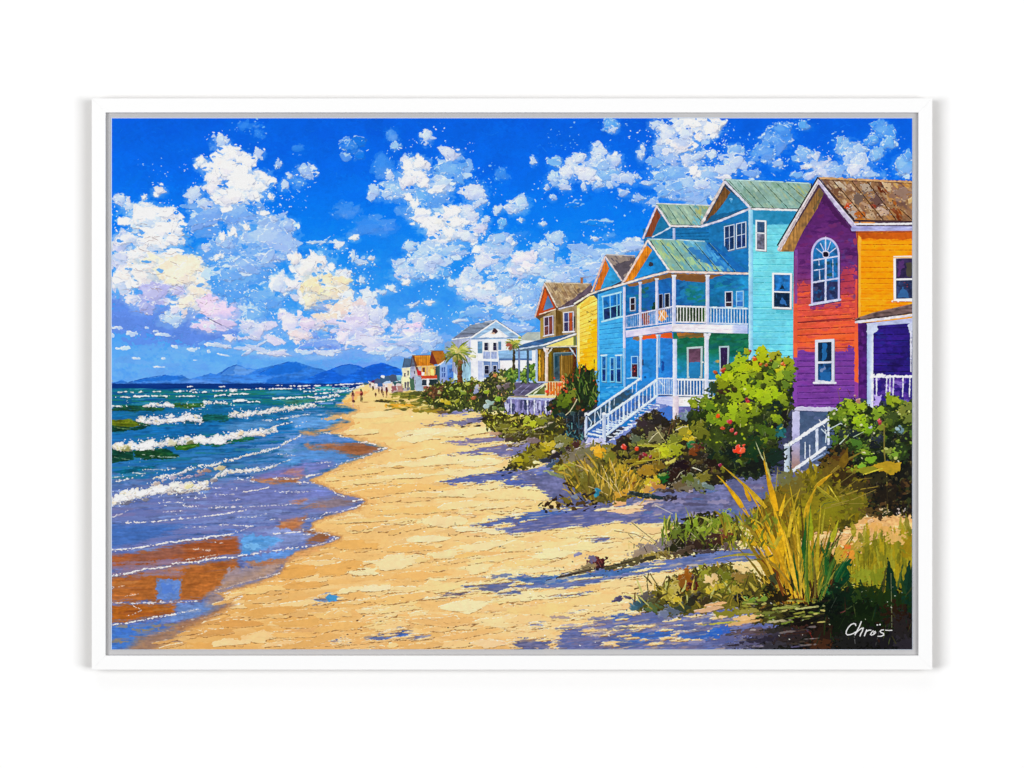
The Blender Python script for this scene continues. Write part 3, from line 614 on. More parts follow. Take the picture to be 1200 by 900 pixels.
for x0, x1, y, w in [(40,130,97,4),(135,340,121,10),(370,470,92,6),(480,575,98,7),(600,740,90,7),(380,510,122,6),(610,700,117,9),(700,790,108,8),(800,830,107,4),(636,670,66,6),(450,490,66,5),(900,1000,79,6),(990,1110,78,7),
                     (1130,1200,92,8),(950,1080,132,9),(1080,1200,126,8),(720,800,147,13),(800,870,155,7),(0,60,180,9),(30,110,127,5),(160,190,97,4),(240,300,95,4),(830,900,78,4),(1040,1090,61,5),(960,1000,58,4),(1100,1200,60,5),
                     (1120,1200,76,4),(470,520,84,4),(700,820,82,4),(530,580,154,8)]:
    line(T(130,440,5,(x0, y + 1),((x0 + x1) / 2, y - 1),(x1, y)), w / 5, FM, rough=.5, w1=w / 6, broken=.08, h=.5)
    line(T(130,440,5,(x0, y + w * .7 + 2),(x1, y + w * .7 + 2)), w / 12 + .3,(10,66,90), alpha=.6, broken=.4, rough=.3)
foamband(T(130,440,5,(190,176),(260,170),(370,172)),4.2,60, size=(.9,2.4))
foamband(T(130,440,5,(545,158),(610,156),(680,157)),3,34, size=(.9,2))
for x in range(0,12): flecks(131 + U(0,150),476 + U(-4,4),6,3,(230,236,240), .4, .9)
foamband(T(130,440,5,(160,262),(230,262),(300,262),(400,250),(470,244),(530,256)),8,220, size=(1,3))
foamband(T(130,440,5,(690,225),(760,228),(830,222),(900,208),(1000,196),(1100,185),(1200,170)), lambda x: 7 - (x - 268) / 100 * 3.2,200, cols=[FM, FM,(240,226,208),(232,220,206),(226,214,214)], size=(1,2.6))
foamband(T(130,440,5,(20,412),(100,414),(200,404),(300,392),(400,382),(500,374),(600,374),(700,352),(800,338),(900,324),(960,314)), lambda x: 8.8 - (x - 134) / 190 * 2.8,420, size=(1.2,3.6), cols=[FM, FM, FM,(240,230,222),(228,218,204),(250,248,246)])
for x, y, rx, ry, c in [(80,425,40,18,(206,198,150)),(90,430,24,14,(150,150,90)),(360,395,30,18,(214,210,180)),(470,392,26,14,(120,124,80)),(760,340,34,12,(226,206,176)),(230,440,22,10,(196,190,170)),(620,385,60,18,(248,240,238)),(540,385,40,16,(246,238,232)),(210,415,50,22,(248,244,240)),(870,345,30,10,(220,204,186))]:
    dab(130 + x / 5,440 + y / 5, rx / 5, ry / 5, c, U(-.2, .1), .4, hi=.7, lo=.7, h=.8)
use(wave)
for pts, c in [([(130,452),(180,440),(250,440),(330,446),(400,472),(330,490),(210,490),(150,478)],(20,66,38)),([(0,455),(50,450),(110,462),(130,490),(60,506),(0,514)],(16,66,52)),([(380,425),(430,408),(500,402),(520,412),(440,438)],(50,100,30)),([(690,385),(740,372),(820,362),(860,370),(760,388)],(24,96,60)),([(150,270),(200,278),(240,292),(180,296)],(20,70,50)),([(540,262),(640,268),(720,252),(640,274)],(14,76,80)),([(0,200),(150,204),(300,203),(150,212)],(18,66,60)),([(190,186),(300,188),(260,196)],(30,80,50))]:
    poly(T(130,440,5, *pts), c, rough=.8, soft=.8, vary=.1, streak=('str2', .12), alpha=.92, nk='str2', mott=.3, mcol=mix(c,(80,130,60), .5))
for x0, y0, x1, y1, c in [(180,462,380,482,(190,206,190)),(240,478,400,476,(150,180,170)),(20,478,110,492,(120,150,120)),(10,300,140,318,(120,150,90)),(20,275,130,270,(150,150,40)),(400,425,500,410,(120,150,70)),(420,178,540,168,(110,150,80)),(200,455,300,462,(60,110,50))]:
    line(T(130,440,5,(x0, y0),((x0 + x1) / 2,(y0 + y1) / 2 + 3),(x1, y1)), .8, c, alpha=.8, broken=.4, rough=.3)
use(foam)
lines((130,440),[(8,(950,300),(1000,288),(1060,272)),(5,(880,260),(960,262),(1080,235)),(4,(1120,272),(1160,268)),(4,(1080,300),(1120,292)),(5,(1000,258),(1080,240),(1170,228))])
lines((130,440),[(7,(20,622),(70,615),(130,600)),(5,(130,570),(200,575),(180,590)),(5,(0,600),(80,590)),(4,(200,550),(300,552),(380,545))])
foamband(T(130,440,5,(250,605),(400,570),(500,532),(600,522),(720,488),(800,464),(900,442),(980,420),(1040,385),(1110,350)), lambda x: 3.6 - (x - 180) / 180 * 2.0,170, size=(.9,2.2), cols=[FM, FM,(228,220,226),(238,228,214)])
foamband(T(130,440,5,(590,612),(640,580),(680,562),(800,555),(900,545),(965,525)), lambda x: 5.5 - (x - 250) / 80 * 3,110, size=(1,2.6), cols=[FM, FM,(240,230,214),(226,214,206)])
foamband(T(130,440,5,(0,735),(60,715),(150,692),(250,668),(350,655),(450,650),(560,645)), lambda x: 11.5 - (x - 130) / 115 * 3,330, size=(1.4,4.2), cols=[FM, FM, FM,(240,232,222),(228,218,214),(238,226,200)])
foamband(T(130,440,5,(330,690),(420,680),(580,655)),4,60, size=(1,2.6), cols=[FM,(196,182,176),(150,136,136)])
for x, y, rx, ry, c in [(545,560,40,12,(170,130,116)),(640,545,30,14,(206,184,134)),(600,615,26,10,(140,130,136)),(270,632,40,10,(190,170,160)),(360,600,50,10,(178,166,186)),(450,650,26,16,(226,216,160)),(90,748,36,12,(110,108,124)),(200,728,30,10,(126,122,132)),(330,668,30,10,(206,198,190)),(480,590,60,8,(150,130,156)),(380,640,30,16,(240,232,220)),(170,690,40,20,(248,246,244)),(60,720,36,20,(248,246,246)),(290,670,40,16,(246,244,244))]:
    dab(130 + x / 5,440 + y / 5, rx / 5, ry / 5, c, U(-.3, .1), .42, hi=.6, lo=.6, h=.8, alpha=.9)
flecks(210,580,30,40,(240,240,244), .5,1.4); flecks(165,560,30,24,(220,230,240), .4,1)
lines((130,440),[(4,(5,832),(60,812),(100,790)),(7,(60,860),(130,862),(200,860),(300,850),(370,845),(460,835),(560,825),(640,815),(700,805),(790,788)),(5,(430,768),(470,766),(515,764)),(6,(570,776),(640,772),(700,770),(800,768)),(4,(800,768),(900,764),(1050,757)),
                   (5,(690,664),(720,666),(745,668)),(7,(770,684),(850,672),(925,655)),(4,(960,680),(1060,682),(1200,678)),(5,(630,875),(720,876),(820,884)),(4,(740,830),(840,828),(910,810)),(5,(500,712),(560,715),(550,700)),(4,(610,700),(720,695)),(4,(700,735),(760,725)),(5,(720,610),(830,600),(840,620)),
                   (4,(580,655),(620,660),(660,655)),(4,(760,608),(840,625)),(5,(960,525),(1060,490)),(4,(980,460),(1080,470)),(4,(280,745),(360,742),(420,745)),(3,(300,800),(420,795)),(3,(440,890),(560,885)),(3,(930,845),(1000,842)),(8,(1140,592),(1200,580)),(6,(1090,625),(1200,630)),(5,(950,604),(1060,606),(1150,596))])
lines((130,590),[(5,(610,512),(660,530),(700,520),(720,545),(790,545)),(5,(690,570),(760,555)),(5,(690,600),(760,585)),(5,(280,760),(330,745)),(10,(5,272),(60,268),(130,262),(250,245),(310,232),(370,225),(440,215),(520,205),(600,192),(700,182)),(4,(700,182),(760,160),(830,130)),(11,(0,427),(60,415),(100,410),(200,385),(270,378),(350,368)),(9,(360,352),(450,345),(520,338),(600,322),(660,316),(740,314)),(7,(740,308),(870,290),(1000,270),(1100,258),(1200,246)),
                   (5,(10,580),(80,586),(250,580),(400,578),(520,572)),(9,(10,712),(60,706),(100,700),(180,682),(250,668),(330,658),(380,650)),(4,(380,645),(450,632),(510,620)),(5,(450,682),(510,678),(560,668),(640,645),(680,635)),(6,(950,180),(1010,174),(1100,166),(1200,150)),(5,(610,510),(700,485),(800,455),(880,435),(985,410)),
                   (6,(870,438),(930,425),(990,410)),(4,(950,360),(1020,380)),(4,(0,488),(80,482)),(4,(80,545),(160,530)),(4,(90,670),(180,625),(130,600)),(5,(330,745),(390,765),(420,772)),(6,(1120,95),(1200,82)),(5,(1130,180),(1200,182)),(4,(590,225),(660,232)),(4,(440,330),(640,295)),(4,(480,268),(590,274)),(3,(420,720),(500,705))])
lines((370,440),[(5,(0,340),(60,335),(120,350),(190,365)),(7,(255,395),(300,390),(350,405)),(9,(365,430),(420,425)),(4,(420,425),(330,462),(220,492),(130,520)),(6,(75,530),(120,525)),(4,(0,580),(40,570)),(5,(20,650),(50,655)),(6,(100,670),(120,695),(180,712)),(9,(220,735),(275,728)),(6,(280,745),(240,770),(150,795),(60,805)),(4,(60,805),(20,830)),
                   (5,(0,922),(60,925),(110,945)),(9,(90,960),(130,950)),(4,(110,965),(40,985),(0,995)),(4,(0,512),(90,508)),(3,(10,185),(60,185)),(3,(0,230),(80,232),(150,245))])
foamband(T(370,440,5,(0,132),(60,125),(140,115)),2.5,40, size=(.8,1.8))
for it in [(5,(0,62),(120,55),(280,45)),(4,(0,85),(80,82),(170,90),(260,62)),(5,(0,108),(90,100),(200,90),(280,60)),(6,(0,155),(60,150),(110,140)),(3,(100,70),(200,62))]:
    line(T(370,440,5, *it[1:]), it[0] / 5,(232,240,244), rough=.4, broken=.12, h=.4)
for x0, x1, y, c in [(0,90,72,(60,190,180)),(30,190,78,(110,200,210)),(0,120,95,(20,150,150)),(0,70,120,(30,110,170)),(20,160,165,(120,160,220))]:
    line(T(370,440,5,(x0, y),(x1, y - 4)),1.6, c, alpha=.85, broken=.15)
# the strip of sand between the waterline and the first far people, and soft brown bands of wet sand
use(wet)
for pts, c, al, so in [(T(130,590,5,(1010,330),(990,400),(860,450),(620,520),(700,590),(560,600),(560,540),(700,440),(860,390)),(172,140,122), .75,8),(T(130,590,5,(720,590),(560,690),(400,760),(240,870),(60,870),(200,800),(330,740),(560,650),(640,600)),(168,120,84), .85,9),
                       (T(130,590,5,(160,780),(330,740),(420,760),(300,830),(220,870),(100,870)),(150,118,100), .7,7),(T(130,590,5,(1100,290),(1220,250),(1220,280),(1010,350)),(206,146,90), .8,5)]:
    poly(pts, c, rough=1, soft=so, alpha=al, vary=.05, streak=('str2', .05), nk='str2', mott=.25, mcol=(198,146,88))
use(beach)
for x, y, rx, ry, c in [(192,752,12,2,(214,160,96)),(220,742,14,2.4,(218,164,96)),(250,728,14,2.4,(214,158,90)),(262,706,12,2.2,(222,170,104)),(276,697,14,2.2,(240,200,136)),(268,701,5,1.4,(250,222,176)),(205,756,14,1.6,(200,150,96))]: slab(x, y, rx, ry, c,-.2)
for x0, y0, x1, y1, c in [(404,474,420,462,(236,176,92)),(410,468,432,456,(232,170,100)),(394,502,420,494,(224,166,96)),(388,508,410,500,(214,160,104)),(380,490,405,488,(230,178,110))]:
    dab((x0 + x1) / 2,(y0 + y1) / 2, abs(x1 - x0) / 2,2, c,-.2, .4, alpha=.8, h=.2)

# ---- violet shadows the houses and grasses throw over the sand -----------------------------------
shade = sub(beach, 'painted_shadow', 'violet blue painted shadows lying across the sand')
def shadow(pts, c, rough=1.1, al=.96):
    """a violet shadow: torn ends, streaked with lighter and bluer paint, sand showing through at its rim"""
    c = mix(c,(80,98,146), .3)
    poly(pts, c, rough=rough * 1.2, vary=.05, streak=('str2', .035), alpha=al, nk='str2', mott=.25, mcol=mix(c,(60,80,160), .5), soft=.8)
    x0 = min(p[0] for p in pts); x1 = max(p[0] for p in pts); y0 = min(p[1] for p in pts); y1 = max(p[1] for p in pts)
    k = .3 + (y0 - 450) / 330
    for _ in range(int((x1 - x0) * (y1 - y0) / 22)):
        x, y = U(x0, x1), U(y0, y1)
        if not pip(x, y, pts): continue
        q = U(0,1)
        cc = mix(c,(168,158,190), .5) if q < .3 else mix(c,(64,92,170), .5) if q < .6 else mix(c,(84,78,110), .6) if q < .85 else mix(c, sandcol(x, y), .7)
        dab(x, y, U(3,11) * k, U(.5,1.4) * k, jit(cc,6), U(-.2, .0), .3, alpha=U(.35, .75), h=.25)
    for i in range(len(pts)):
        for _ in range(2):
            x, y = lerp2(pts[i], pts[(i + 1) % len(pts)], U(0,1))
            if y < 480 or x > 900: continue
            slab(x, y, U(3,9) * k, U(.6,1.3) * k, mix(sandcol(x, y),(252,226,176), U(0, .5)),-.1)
            use(shade)
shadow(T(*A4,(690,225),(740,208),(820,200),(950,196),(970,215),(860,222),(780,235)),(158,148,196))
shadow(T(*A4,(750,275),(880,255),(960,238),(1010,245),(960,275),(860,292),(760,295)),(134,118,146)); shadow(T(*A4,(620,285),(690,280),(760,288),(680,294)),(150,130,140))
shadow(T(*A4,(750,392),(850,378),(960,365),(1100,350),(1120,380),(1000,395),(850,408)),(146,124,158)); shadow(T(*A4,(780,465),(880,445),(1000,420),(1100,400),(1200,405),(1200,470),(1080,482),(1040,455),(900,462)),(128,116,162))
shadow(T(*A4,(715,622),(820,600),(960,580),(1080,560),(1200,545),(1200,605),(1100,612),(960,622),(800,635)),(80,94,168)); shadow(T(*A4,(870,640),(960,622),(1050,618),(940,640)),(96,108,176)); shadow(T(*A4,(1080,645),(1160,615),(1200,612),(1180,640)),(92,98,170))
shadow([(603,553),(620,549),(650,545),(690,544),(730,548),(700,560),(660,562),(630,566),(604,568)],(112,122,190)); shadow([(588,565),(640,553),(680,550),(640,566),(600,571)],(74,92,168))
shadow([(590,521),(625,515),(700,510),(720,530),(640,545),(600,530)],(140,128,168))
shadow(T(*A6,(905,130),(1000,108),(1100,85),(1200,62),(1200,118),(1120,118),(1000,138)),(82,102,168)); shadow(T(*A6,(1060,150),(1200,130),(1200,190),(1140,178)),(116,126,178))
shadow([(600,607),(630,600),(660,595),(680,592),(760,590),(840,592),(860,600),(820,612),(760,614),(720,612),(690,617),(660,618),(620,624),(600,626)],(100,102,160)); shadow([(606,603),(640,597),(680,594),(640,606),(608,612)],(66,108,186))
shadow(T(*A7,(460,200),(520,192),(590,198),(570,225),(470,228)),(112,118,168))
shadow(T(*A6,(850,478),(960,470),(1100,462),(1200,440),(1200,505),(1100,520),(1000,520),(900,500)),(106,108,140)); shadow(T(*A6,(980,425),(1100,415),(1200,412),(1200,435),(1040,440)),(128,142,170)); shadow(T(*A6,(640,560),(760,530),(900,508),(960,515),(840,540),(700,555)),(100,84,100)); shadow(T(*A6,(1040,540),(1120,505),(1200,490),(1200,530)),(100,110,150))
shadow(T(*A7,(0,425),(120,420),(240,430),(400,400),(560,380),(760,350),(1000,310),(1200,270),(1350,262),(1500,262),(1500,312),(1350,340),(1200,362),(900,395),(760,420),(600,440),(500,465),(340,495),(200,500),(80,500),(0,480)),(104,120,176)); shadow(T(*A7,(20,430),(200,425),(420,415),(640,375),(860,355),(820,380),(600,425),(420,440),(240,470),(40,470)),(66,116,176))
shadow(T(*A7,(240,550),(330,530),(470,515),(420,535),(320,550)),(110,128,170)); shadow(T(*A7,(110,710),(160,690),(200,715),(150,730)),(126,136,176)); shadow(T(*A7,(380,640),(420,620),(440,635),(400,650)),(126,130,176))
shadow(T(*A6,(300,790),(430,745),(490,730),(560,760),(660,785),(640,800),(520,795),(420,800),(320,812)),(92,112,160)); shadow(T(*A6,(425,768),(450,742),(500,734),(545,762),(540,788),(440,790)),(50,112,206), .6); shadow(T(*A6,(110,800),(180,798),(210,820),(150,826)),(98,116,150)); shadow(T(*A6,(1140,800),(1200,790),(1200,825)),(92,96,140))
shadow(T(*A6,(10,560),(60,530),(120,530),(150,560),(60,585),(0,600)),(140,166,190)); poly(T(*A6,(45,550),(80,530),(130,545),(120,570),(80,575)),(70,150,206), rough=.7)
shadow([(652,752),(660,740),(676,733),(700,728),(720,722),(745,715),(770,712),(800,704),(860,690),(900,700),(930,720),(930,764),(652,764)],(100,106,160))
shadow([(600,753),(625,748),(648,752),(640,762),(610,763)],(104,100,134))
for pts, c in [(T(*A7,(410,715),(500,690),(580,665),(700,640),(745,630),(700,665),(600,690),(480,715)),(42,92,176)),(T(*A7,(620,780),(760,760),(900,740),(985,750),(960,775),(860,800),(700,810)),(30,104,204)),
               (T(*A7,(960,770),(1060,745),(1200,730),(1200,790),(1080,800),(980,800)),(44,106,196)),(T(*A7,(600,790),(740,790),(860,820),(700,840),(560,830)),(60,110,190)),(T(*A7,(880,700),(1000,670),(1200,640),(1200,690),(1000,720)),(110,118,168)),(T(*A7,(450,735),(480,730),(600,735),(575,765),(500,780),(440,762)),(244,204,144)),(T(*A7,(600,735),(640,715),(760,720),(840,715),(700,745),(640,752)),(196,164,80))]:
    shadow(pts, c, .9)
for _ in range(60):
    x, y = U(655,860), U(722,760)
    dab(x, y, U(4,14), U(.8,2), random.choice([(112,116,170),(84,94,150),(140,138,180),(70,84,140),(120,110,140)]), U(-.2, .05), .4, alpha=.6, h=.2)
use(beach)
flecks(690,758,30,12,(230,226,230), .4,1.2)
# ---- houses ------------------------------------------------------------------------------------
def H1(*p): return T(720,200,7.5, *p)      # detail sketches used for the measurements
def H1b(*p): return T(720,300,7.5, *p)
def H1c(*p): return T(680,400,7.5, *p)
def H1d(*p): return T(830,138,5, *p)
def H0(*p): return T(910,200,7.5, *p)
def H0b(*p): return T(910,300,7.5, *p)
def H0c(*p): return T(910,390,7.5, *p)
def H2(*p): return T(580,320,7.5, *p)
def H2b(*p): return T(580,400,7.5, *p)
def H3(*p): return T(450,360,7.5, *p)
DK = (46,40,56)
def siding(tl, tr, bl, br, n, col, w=.7, broken=.25, up=None, alpha=.95):
    w *= 1.35; broken *= .7
    for i in range(n):
        t = (i + .5 + U(-.1, .1)) / n
        a, b = lerp2(tl, bl, t), lerp2(tr, br, t)
        line([a, lerp2(a, b, .5), b], w * U(.7,1.2), col, alpha=alpha, broken=broken, rough=.12)
        if up: line([(a[0], a[1] + .9),(b[0], b[1] + .9)], w * .8, up, alpha=.5, broken=.4)
def strokes(pts, n, cols, rx=(4,9), ry=(1,2.2), ang=(0,0), alpha=(.4, .8), jag=.4, vert=False):
    """scatter knife strokes of the given colours inside an outline"""
    x0 = min(p[0] for p in pts); x1 = max(p[0] for p in pts); y0 = min(p[1] for p in pts); y1 = max(p[1] for p in pts)
    for _ in range(n):
        x, y = U(x0, x1), U(y0, y1)
        if not pip(x, y, pts): continue
        dab(x, y, U(*rx), U(*ry), jit(random.choice(cols),6), U(*ang), jag, alpha=U(*alpha), h=.15)
def only(pts):
    """restrict the next strokes to an outline"""
    global CLIP
    sl = box(min(p[0] for p in pts), min(p[1] for p in pts), max(p[0] for p in pts), max(p[1] for p in pts),2)
    X, Y = np.meshgrid(XS[sl[1]], YS[sl[0]])
    CLIP = np.zeros((GH, GW), np.float32); CLIP[sl] = np.clip(coverage(X, Y, pts) * S + .5,0,1)
def free():
    global CLIP
    CLIP = None
def win(house, q, frame, pane, low=None, mull=(), rails=(.5,), fw=1.3, glint=True, name='painted_window', sill=None):
    """a sash window: q = tl, tr, br, bl"""
    sub(house, name)
    tl, tr, br, bl = q
    poly([(x + .7, y + .9) for x, y in q], mix(frame, DK, .55), vary=.02, h=.05)
    poly(q, frame, vary=.03, h=.25)
    w = math.dist(tl, tr); h_ = math.dist(tl, bl); fx = fw / w; fy = fw / h_
    def P(u, v): return lerp2(lerp2(tl, tr, u), lerp2(bl, br, u), v)
    poly([P(fx, fy), P(1 - fx, fy), P(1 - fx,1 - fy), P(fx,1 - fy)], pane, vary=.12, mott=.3, mcol=mix(pane,(10,14,34), .6), h=-.1)
    if low:
        m = rails[0] if rails else .5
        poly([P(fx, m), P(1 - fx, m), P(1 - fx,1 - fy), P(fx,1 - fy)], low, vary=.15, mott=.35, mcol=mix(low,(8,10,24), .6), h=0)
    if glint:
        for _ in range(2):
            a = P(U(.2, .7), U(.15, .8)); line([a,(a[0] + U(-.5, .5), a[1] + U(1.5,4))], .6, mix(pane,(150,190,235), .6), alpha=.6, broken=.2)
    for u in mull: line([P(u, fy * .5), P(u,1 - fy * .5)], fw * .75, frame, h=.2)
    for v in rails: line([P(fx * .5, v), P(1 - fx * .5, v)], fw * .75, frame, h=.2)
    if sill: line([P(-.06,1.0), P(1.06,1.0)], sill, mix(frame,(255,255,255), .4), h=.3)
def rail(house, a, b, c, d, n, col, w=1.5, bw=.8, back=None, name='painted_railing'):
    """railing: top rail a-b, bottom rail c-d, n balusters"""
    if back: poly([a, b, d, c], back, vary=.1, mott=.4, mcol=mix(back,(20,30,50), .5), alpha=.85)
    sub(house, name)
    for i in range(n):
        t = (i + .5) / n
        line([lerp2(a, b, t), lerp2(c, d, t)], bw * U(.85,1.15), jit(col,8), h=.2, rough=.08)
    line([a, b], w, col, h=.3, rough=.15); line([c, d], w * .9, mix(col,(150,150,190), .2), h=.3, rough=.15)
    line([(a[0], a[1] + w * .6),(b[0], b[1] + w * .6)], .4, mix(col, DK, .6), alpha=.6, broken=.3)
def post(house, x0, x1, y0, y1, col, shade_=None, name='painted_post', cap=True):
    sub(house, name)
    poly([(x0, y0),(x1, y0),(x1, y1),(x0, y1)], gradx((x0, col),(x1, shade_ or mix(col,(140,140,190), .45))), vary=.04, rough=.1, h=.35)
    if cap: poly([(x0 - .9, y0),(x1 + .9, y0),(x1 + .6, y0 + 2),(x0 - .6, y0 + 2)], col, h=.4)
def trim(house, pts, w, col, dark=True, name='painted_trim', dw=.8, dside=1):
    sub(house, name)
    if dark: line([(x, y - dside * (w * .5 + .25)) for x, y in pts], dw, DK, alpha=.85, broken=.05)
    line(pts, w, col, rough=.18, h=.35)
def seams(pairs, col, w=.9, light=None):
    for a, b in pairs:
        line([a, b], w, col, rough=.15, broken=.08, h=.3)
        if light: line([(a[0] + .9, a[1]),(b[0] + .9, b[1])], .7, light, alpha=.6, broken=.3)

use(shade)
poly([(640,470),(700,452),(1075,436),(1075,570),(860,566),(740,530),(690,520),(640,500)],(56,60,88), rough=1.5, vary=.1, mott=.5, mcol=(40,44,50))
# --- the far end of the row
far = part('painted_house', 'tiny far painted houses in slate and pink at the end of the beach')
F4 = lambda *p: T(400,440,15, *p)
sub(far, 'painted_wall')
poly(F4((480,110),(600,100),(680,120),(1060,130),(1075,290),(880,300),(480,200)),(214,196,186), rough=.6, mott=.4, mcol=(150,120,120))
poly([(450,446),(470,446),(470,457),(452,458)],(226,216,212), rough=.4, mott=.4, mcol=(170,150,160))
sub(far, 'painted_roof')
poly(F4((390,130),(490,125),(480,160),(390,160)),(60,96,120), rough=.5)
poly(F4((490,150),(500,85),(600,75),(600,140)),(86,34,78), rough=.7)
poly(F4((580,70),(640,55),(680,75),(700,30),(740,90),(720,190),(640,200),(600,140)),(78,92,128), rough=.7)
poly(F4((670,60),(690,10),(730,0),(840,0),(880,120),(700,150)),(58,88,122), rough=.6)
poly(F4((730,105),(860,100),(870,135),(750,140)),(176,200,236), rough=.4); poly(F4((705,0),(800,0),(760,45),(710,30)),(226,238,250), rough=.6)
poly(F4((830,0),(1062,0),(1066,110),(890,108)), grad((440,(132,186,214)),(447,(86,158,176))), rough=.4)
poly(F4((890,108),(1062,104),(1060,135),(900,140)),(58,92,92), rough=.5); poly(F4((860,90),(1060,88),(1060,100),(880,104)),(190,206,220), rough=.3)
poly([(456,441),(459,438.5),(464,439),(467,447),(458,448)],(70,84,110), rough=.4)
sub(far, 'painted_post')
for x0, y0, x1, y1, c in [(500,150,520,220,(60,40,50)),(600,150,640,210,(230,226,232)),(650,130,720,190,(60,96,150)),(760,150,800,260,(236,226,226)),(820,150,890,290,(238,210,180)),(890,180,970,270,(150,90,96)),(780,210,810,300,(96,40,46)),(970,150,1040,200,(226,214,214)),(930,120,960,180,(40,90,96)),(990,190,1080,280,(176,130,120)),(1080,110,1120,250,(60,50,66)),(1060,0,1140,150,(238,232,190)),(1090,110,1150,270,(190,180,186)),(1150,110,1200,250,(120,120,136)),(545,220,570,260,(110,70,60)),(530,150,560,210,(246,234,220))]:
    poly(F4((x0, y0),(x1, y0),(x1, y1),(x0, y1)), c, rough=.5)
crm = part('painted_house', 'small cream painted house with a slate roof, left of the orange roofed house')
sub(crm, 'painted_wall')
poly(H3((158,535),(230,530),(232,700),(170,715)),(232,222,176), mott=.4, mcol=(206,196,190), rough=.2)
poly(H3((230,500),(300,520),(330,720),(240,730)),(176,178,204), mott=.4, mcol=(120,124,160), rough=.2)
sub(crm, 'painted_roof')
poly(H3((163,530),(180,450),(236,450),(235,528)),(78,106,136), mott=.4, mcol=(60,80,110)); line(H3((163,530),(180,450)), .7,(60,50,60)); line(H3((158,538),(232,530)),1,(210,208,190))
poly(H3((233,520),(240,440),(258,430),(292,520)),(104,112,130), mott=.4, mcol=(70,76,96)); line(H3((235,520),(244,440),(258,432)), .8,(60,40,40))
for x, y, w, h_ in [(175,580,14,28),(205,560,14,40),(180,660,16,50),(205,655,14,50),(262,560,14,26),(250,610,14,26),(270,640,14,30)]:
    sub(crm, 'painted_window'); poly(H3((x, y),(x + w, y),(x + w, y + h_),(x, y + h_)),(96,88,96), rough=.25)
use(crm); poly(H3((225,620),(265,640),(270,730),(230,735)),(70,104,80), rough=.5)
org = part('painted_house', 'painted house with two rusty orange roofs and a red porch')
sub(org, 'painted_wall')
poly(H3((272,515),(470,515),(490,560),(490,720),(280,735)),(196,186,180), mott=.5, mcol=(130,120,130))
poly(H3((330,520),(470,520),(470,610),(330,600)),(236,196,96), mott=.6, mcol=(226,150,60))
poly(H3((275,600),(330,620),(345,735),(280,735)),(168,190,214)); poly(H3((435,530),(490,510),(490,660),(450,660)),(50,70,76), mott=.4, mcol=(90,110,110))
sub(org, 'painted_roof')
poly(H3((250,425),(405,422),(440,515),(290,518)), grad((416,(226,150,44)),(429,(188,110,24))), streak=('vst', .1), mott=.3, mcol=(160,80,20), rough=.2)
poly(H3((412,385),(520,385),(560,470),(472,505)),(172,104,34), mott=.4, mcol=(130,70,24), rough=.2)
poly(H3((400,490),(416,388),(425,400),(470,500),(440,505)),(112,44,34), mott=.3, mcol=(70,30,30))
poly(H3((248,425),(262,430),(300,540),(320,600),(300,600),(280,540)),(96,60,50)); line(H3((250,424),(405,421)), .7,(110,60,30)); line(H3((410,384),(520,384)), .8,(110,50,30)); line(H3((290,520),(440,516)),1.1,(236,190,120), broken=.2)
sub(org, 'painted_porch', 'red painted porch')
poly(H3((290,545),(330,560),(330,600),(300,600)),(190,40,50), rough=.4); poly(H3((320,600),(465,595),(468,630),(330,630)),(204,74,40), rough=.3, mott=.3, mcol=(160,40,30))
for x0, x1, y0, y1, c in [(335,375,640,690,(40,52,66)),(395,465,635,690,(34,50,56)),(376,394,630,720,(240,234,236)),(330,356,570,600,(246,240,236)),(372,384,520,600,(206,170,130)),(410,440,545,600,(248,224,130)),(340,360,530,570,(110,60,50)),(390,400,520,600,(240,210,140)),(440,450,530,590,(230,160,80))]:
    poly(H3((x0, y0),(x1, y0),(x1, y1),(x0, y1)), c, rough=.3)
line(H3((335,632),(465,630)), .8,(246,236,226)); line(H3((340,690),(468,690)), .8,(236,232,230)); poly(H3((345,700),(480,695),(490,745),(350,750)),(160,74,60), rough=.8, mott=.5, mcol=(190,150,140))
blu = part('painted_house', 'small pale blue painted house half hidden by the palm')
sub(blu, 'painted_wall')
poly(H3((485,515),(550,465),(610,500),(640,600),(640,680),(490,660)), grad((421,(150,186,232)),(440,(126,156,210)),(450,(166,160,200))), mott=.3, mcol=(96,130,200))
poly(H3((556,510),(608,500),(612,620),(560,640)),(66,120,206), mott=.4, mcol=(110,160,226)); poly(H3((610,520),(648,530),(648,640),(612,640)),(190,220,242))
poly(H3((470,510),(490,515),(490,660),(470,650)),(60,90,90))
trim(blu, H3((474,514),(560,455)),1.4,(240,242,250), dark=False, name='painted_roof')
for x, y in [(508,530),(526,530),(508,580),(526,580),(575,540),(590,535)]:
    sub(blu, 'painted_window'); poly(H3((x, y),(x + 11, y),(x + 11, y + 36),(x, y + 36)),(52,80,150), rough=.2)

# --- the white house
wh = part('painted_house', 'white painted house with a grey gabled roof behind the palm')
poly([(552,396),(581,375),(612,396),(636,396),(636,440),(552,440),(530,430),(530,396)],(160,176,206), vary=.05)
sub(wh, 'painted_wall')
poly(H3((600,290),(765,280),(765,640),(690,640),(600,560)), gradx((530,(150,158,186)),(553,(190,194,222))), mott=.3, mcol=(130,140,186), streak=('vst', .05))
poly(H3((530,310),(610,290),(610,480),(530,400)),(140,160,196), alpha=.8, rough=.5)
poly(H3((762,285),(1205,268),(1400,290),(1400,600),(830,660),(765,660)),(232,236,246), mott=.35, mcol=(206,216,240))
poly(H3((680,500),(762,480),(762,650),(690,650)),(156,196,216), streak=('vst', .08))
poly(H3((765,290),(822,290),(825,640),(770,650)),(238,238,244)); poly(H3((825,470),(875,470),(880,620),(830,640)),(186,196,226), mott=.4, mcol=(150,166,210))
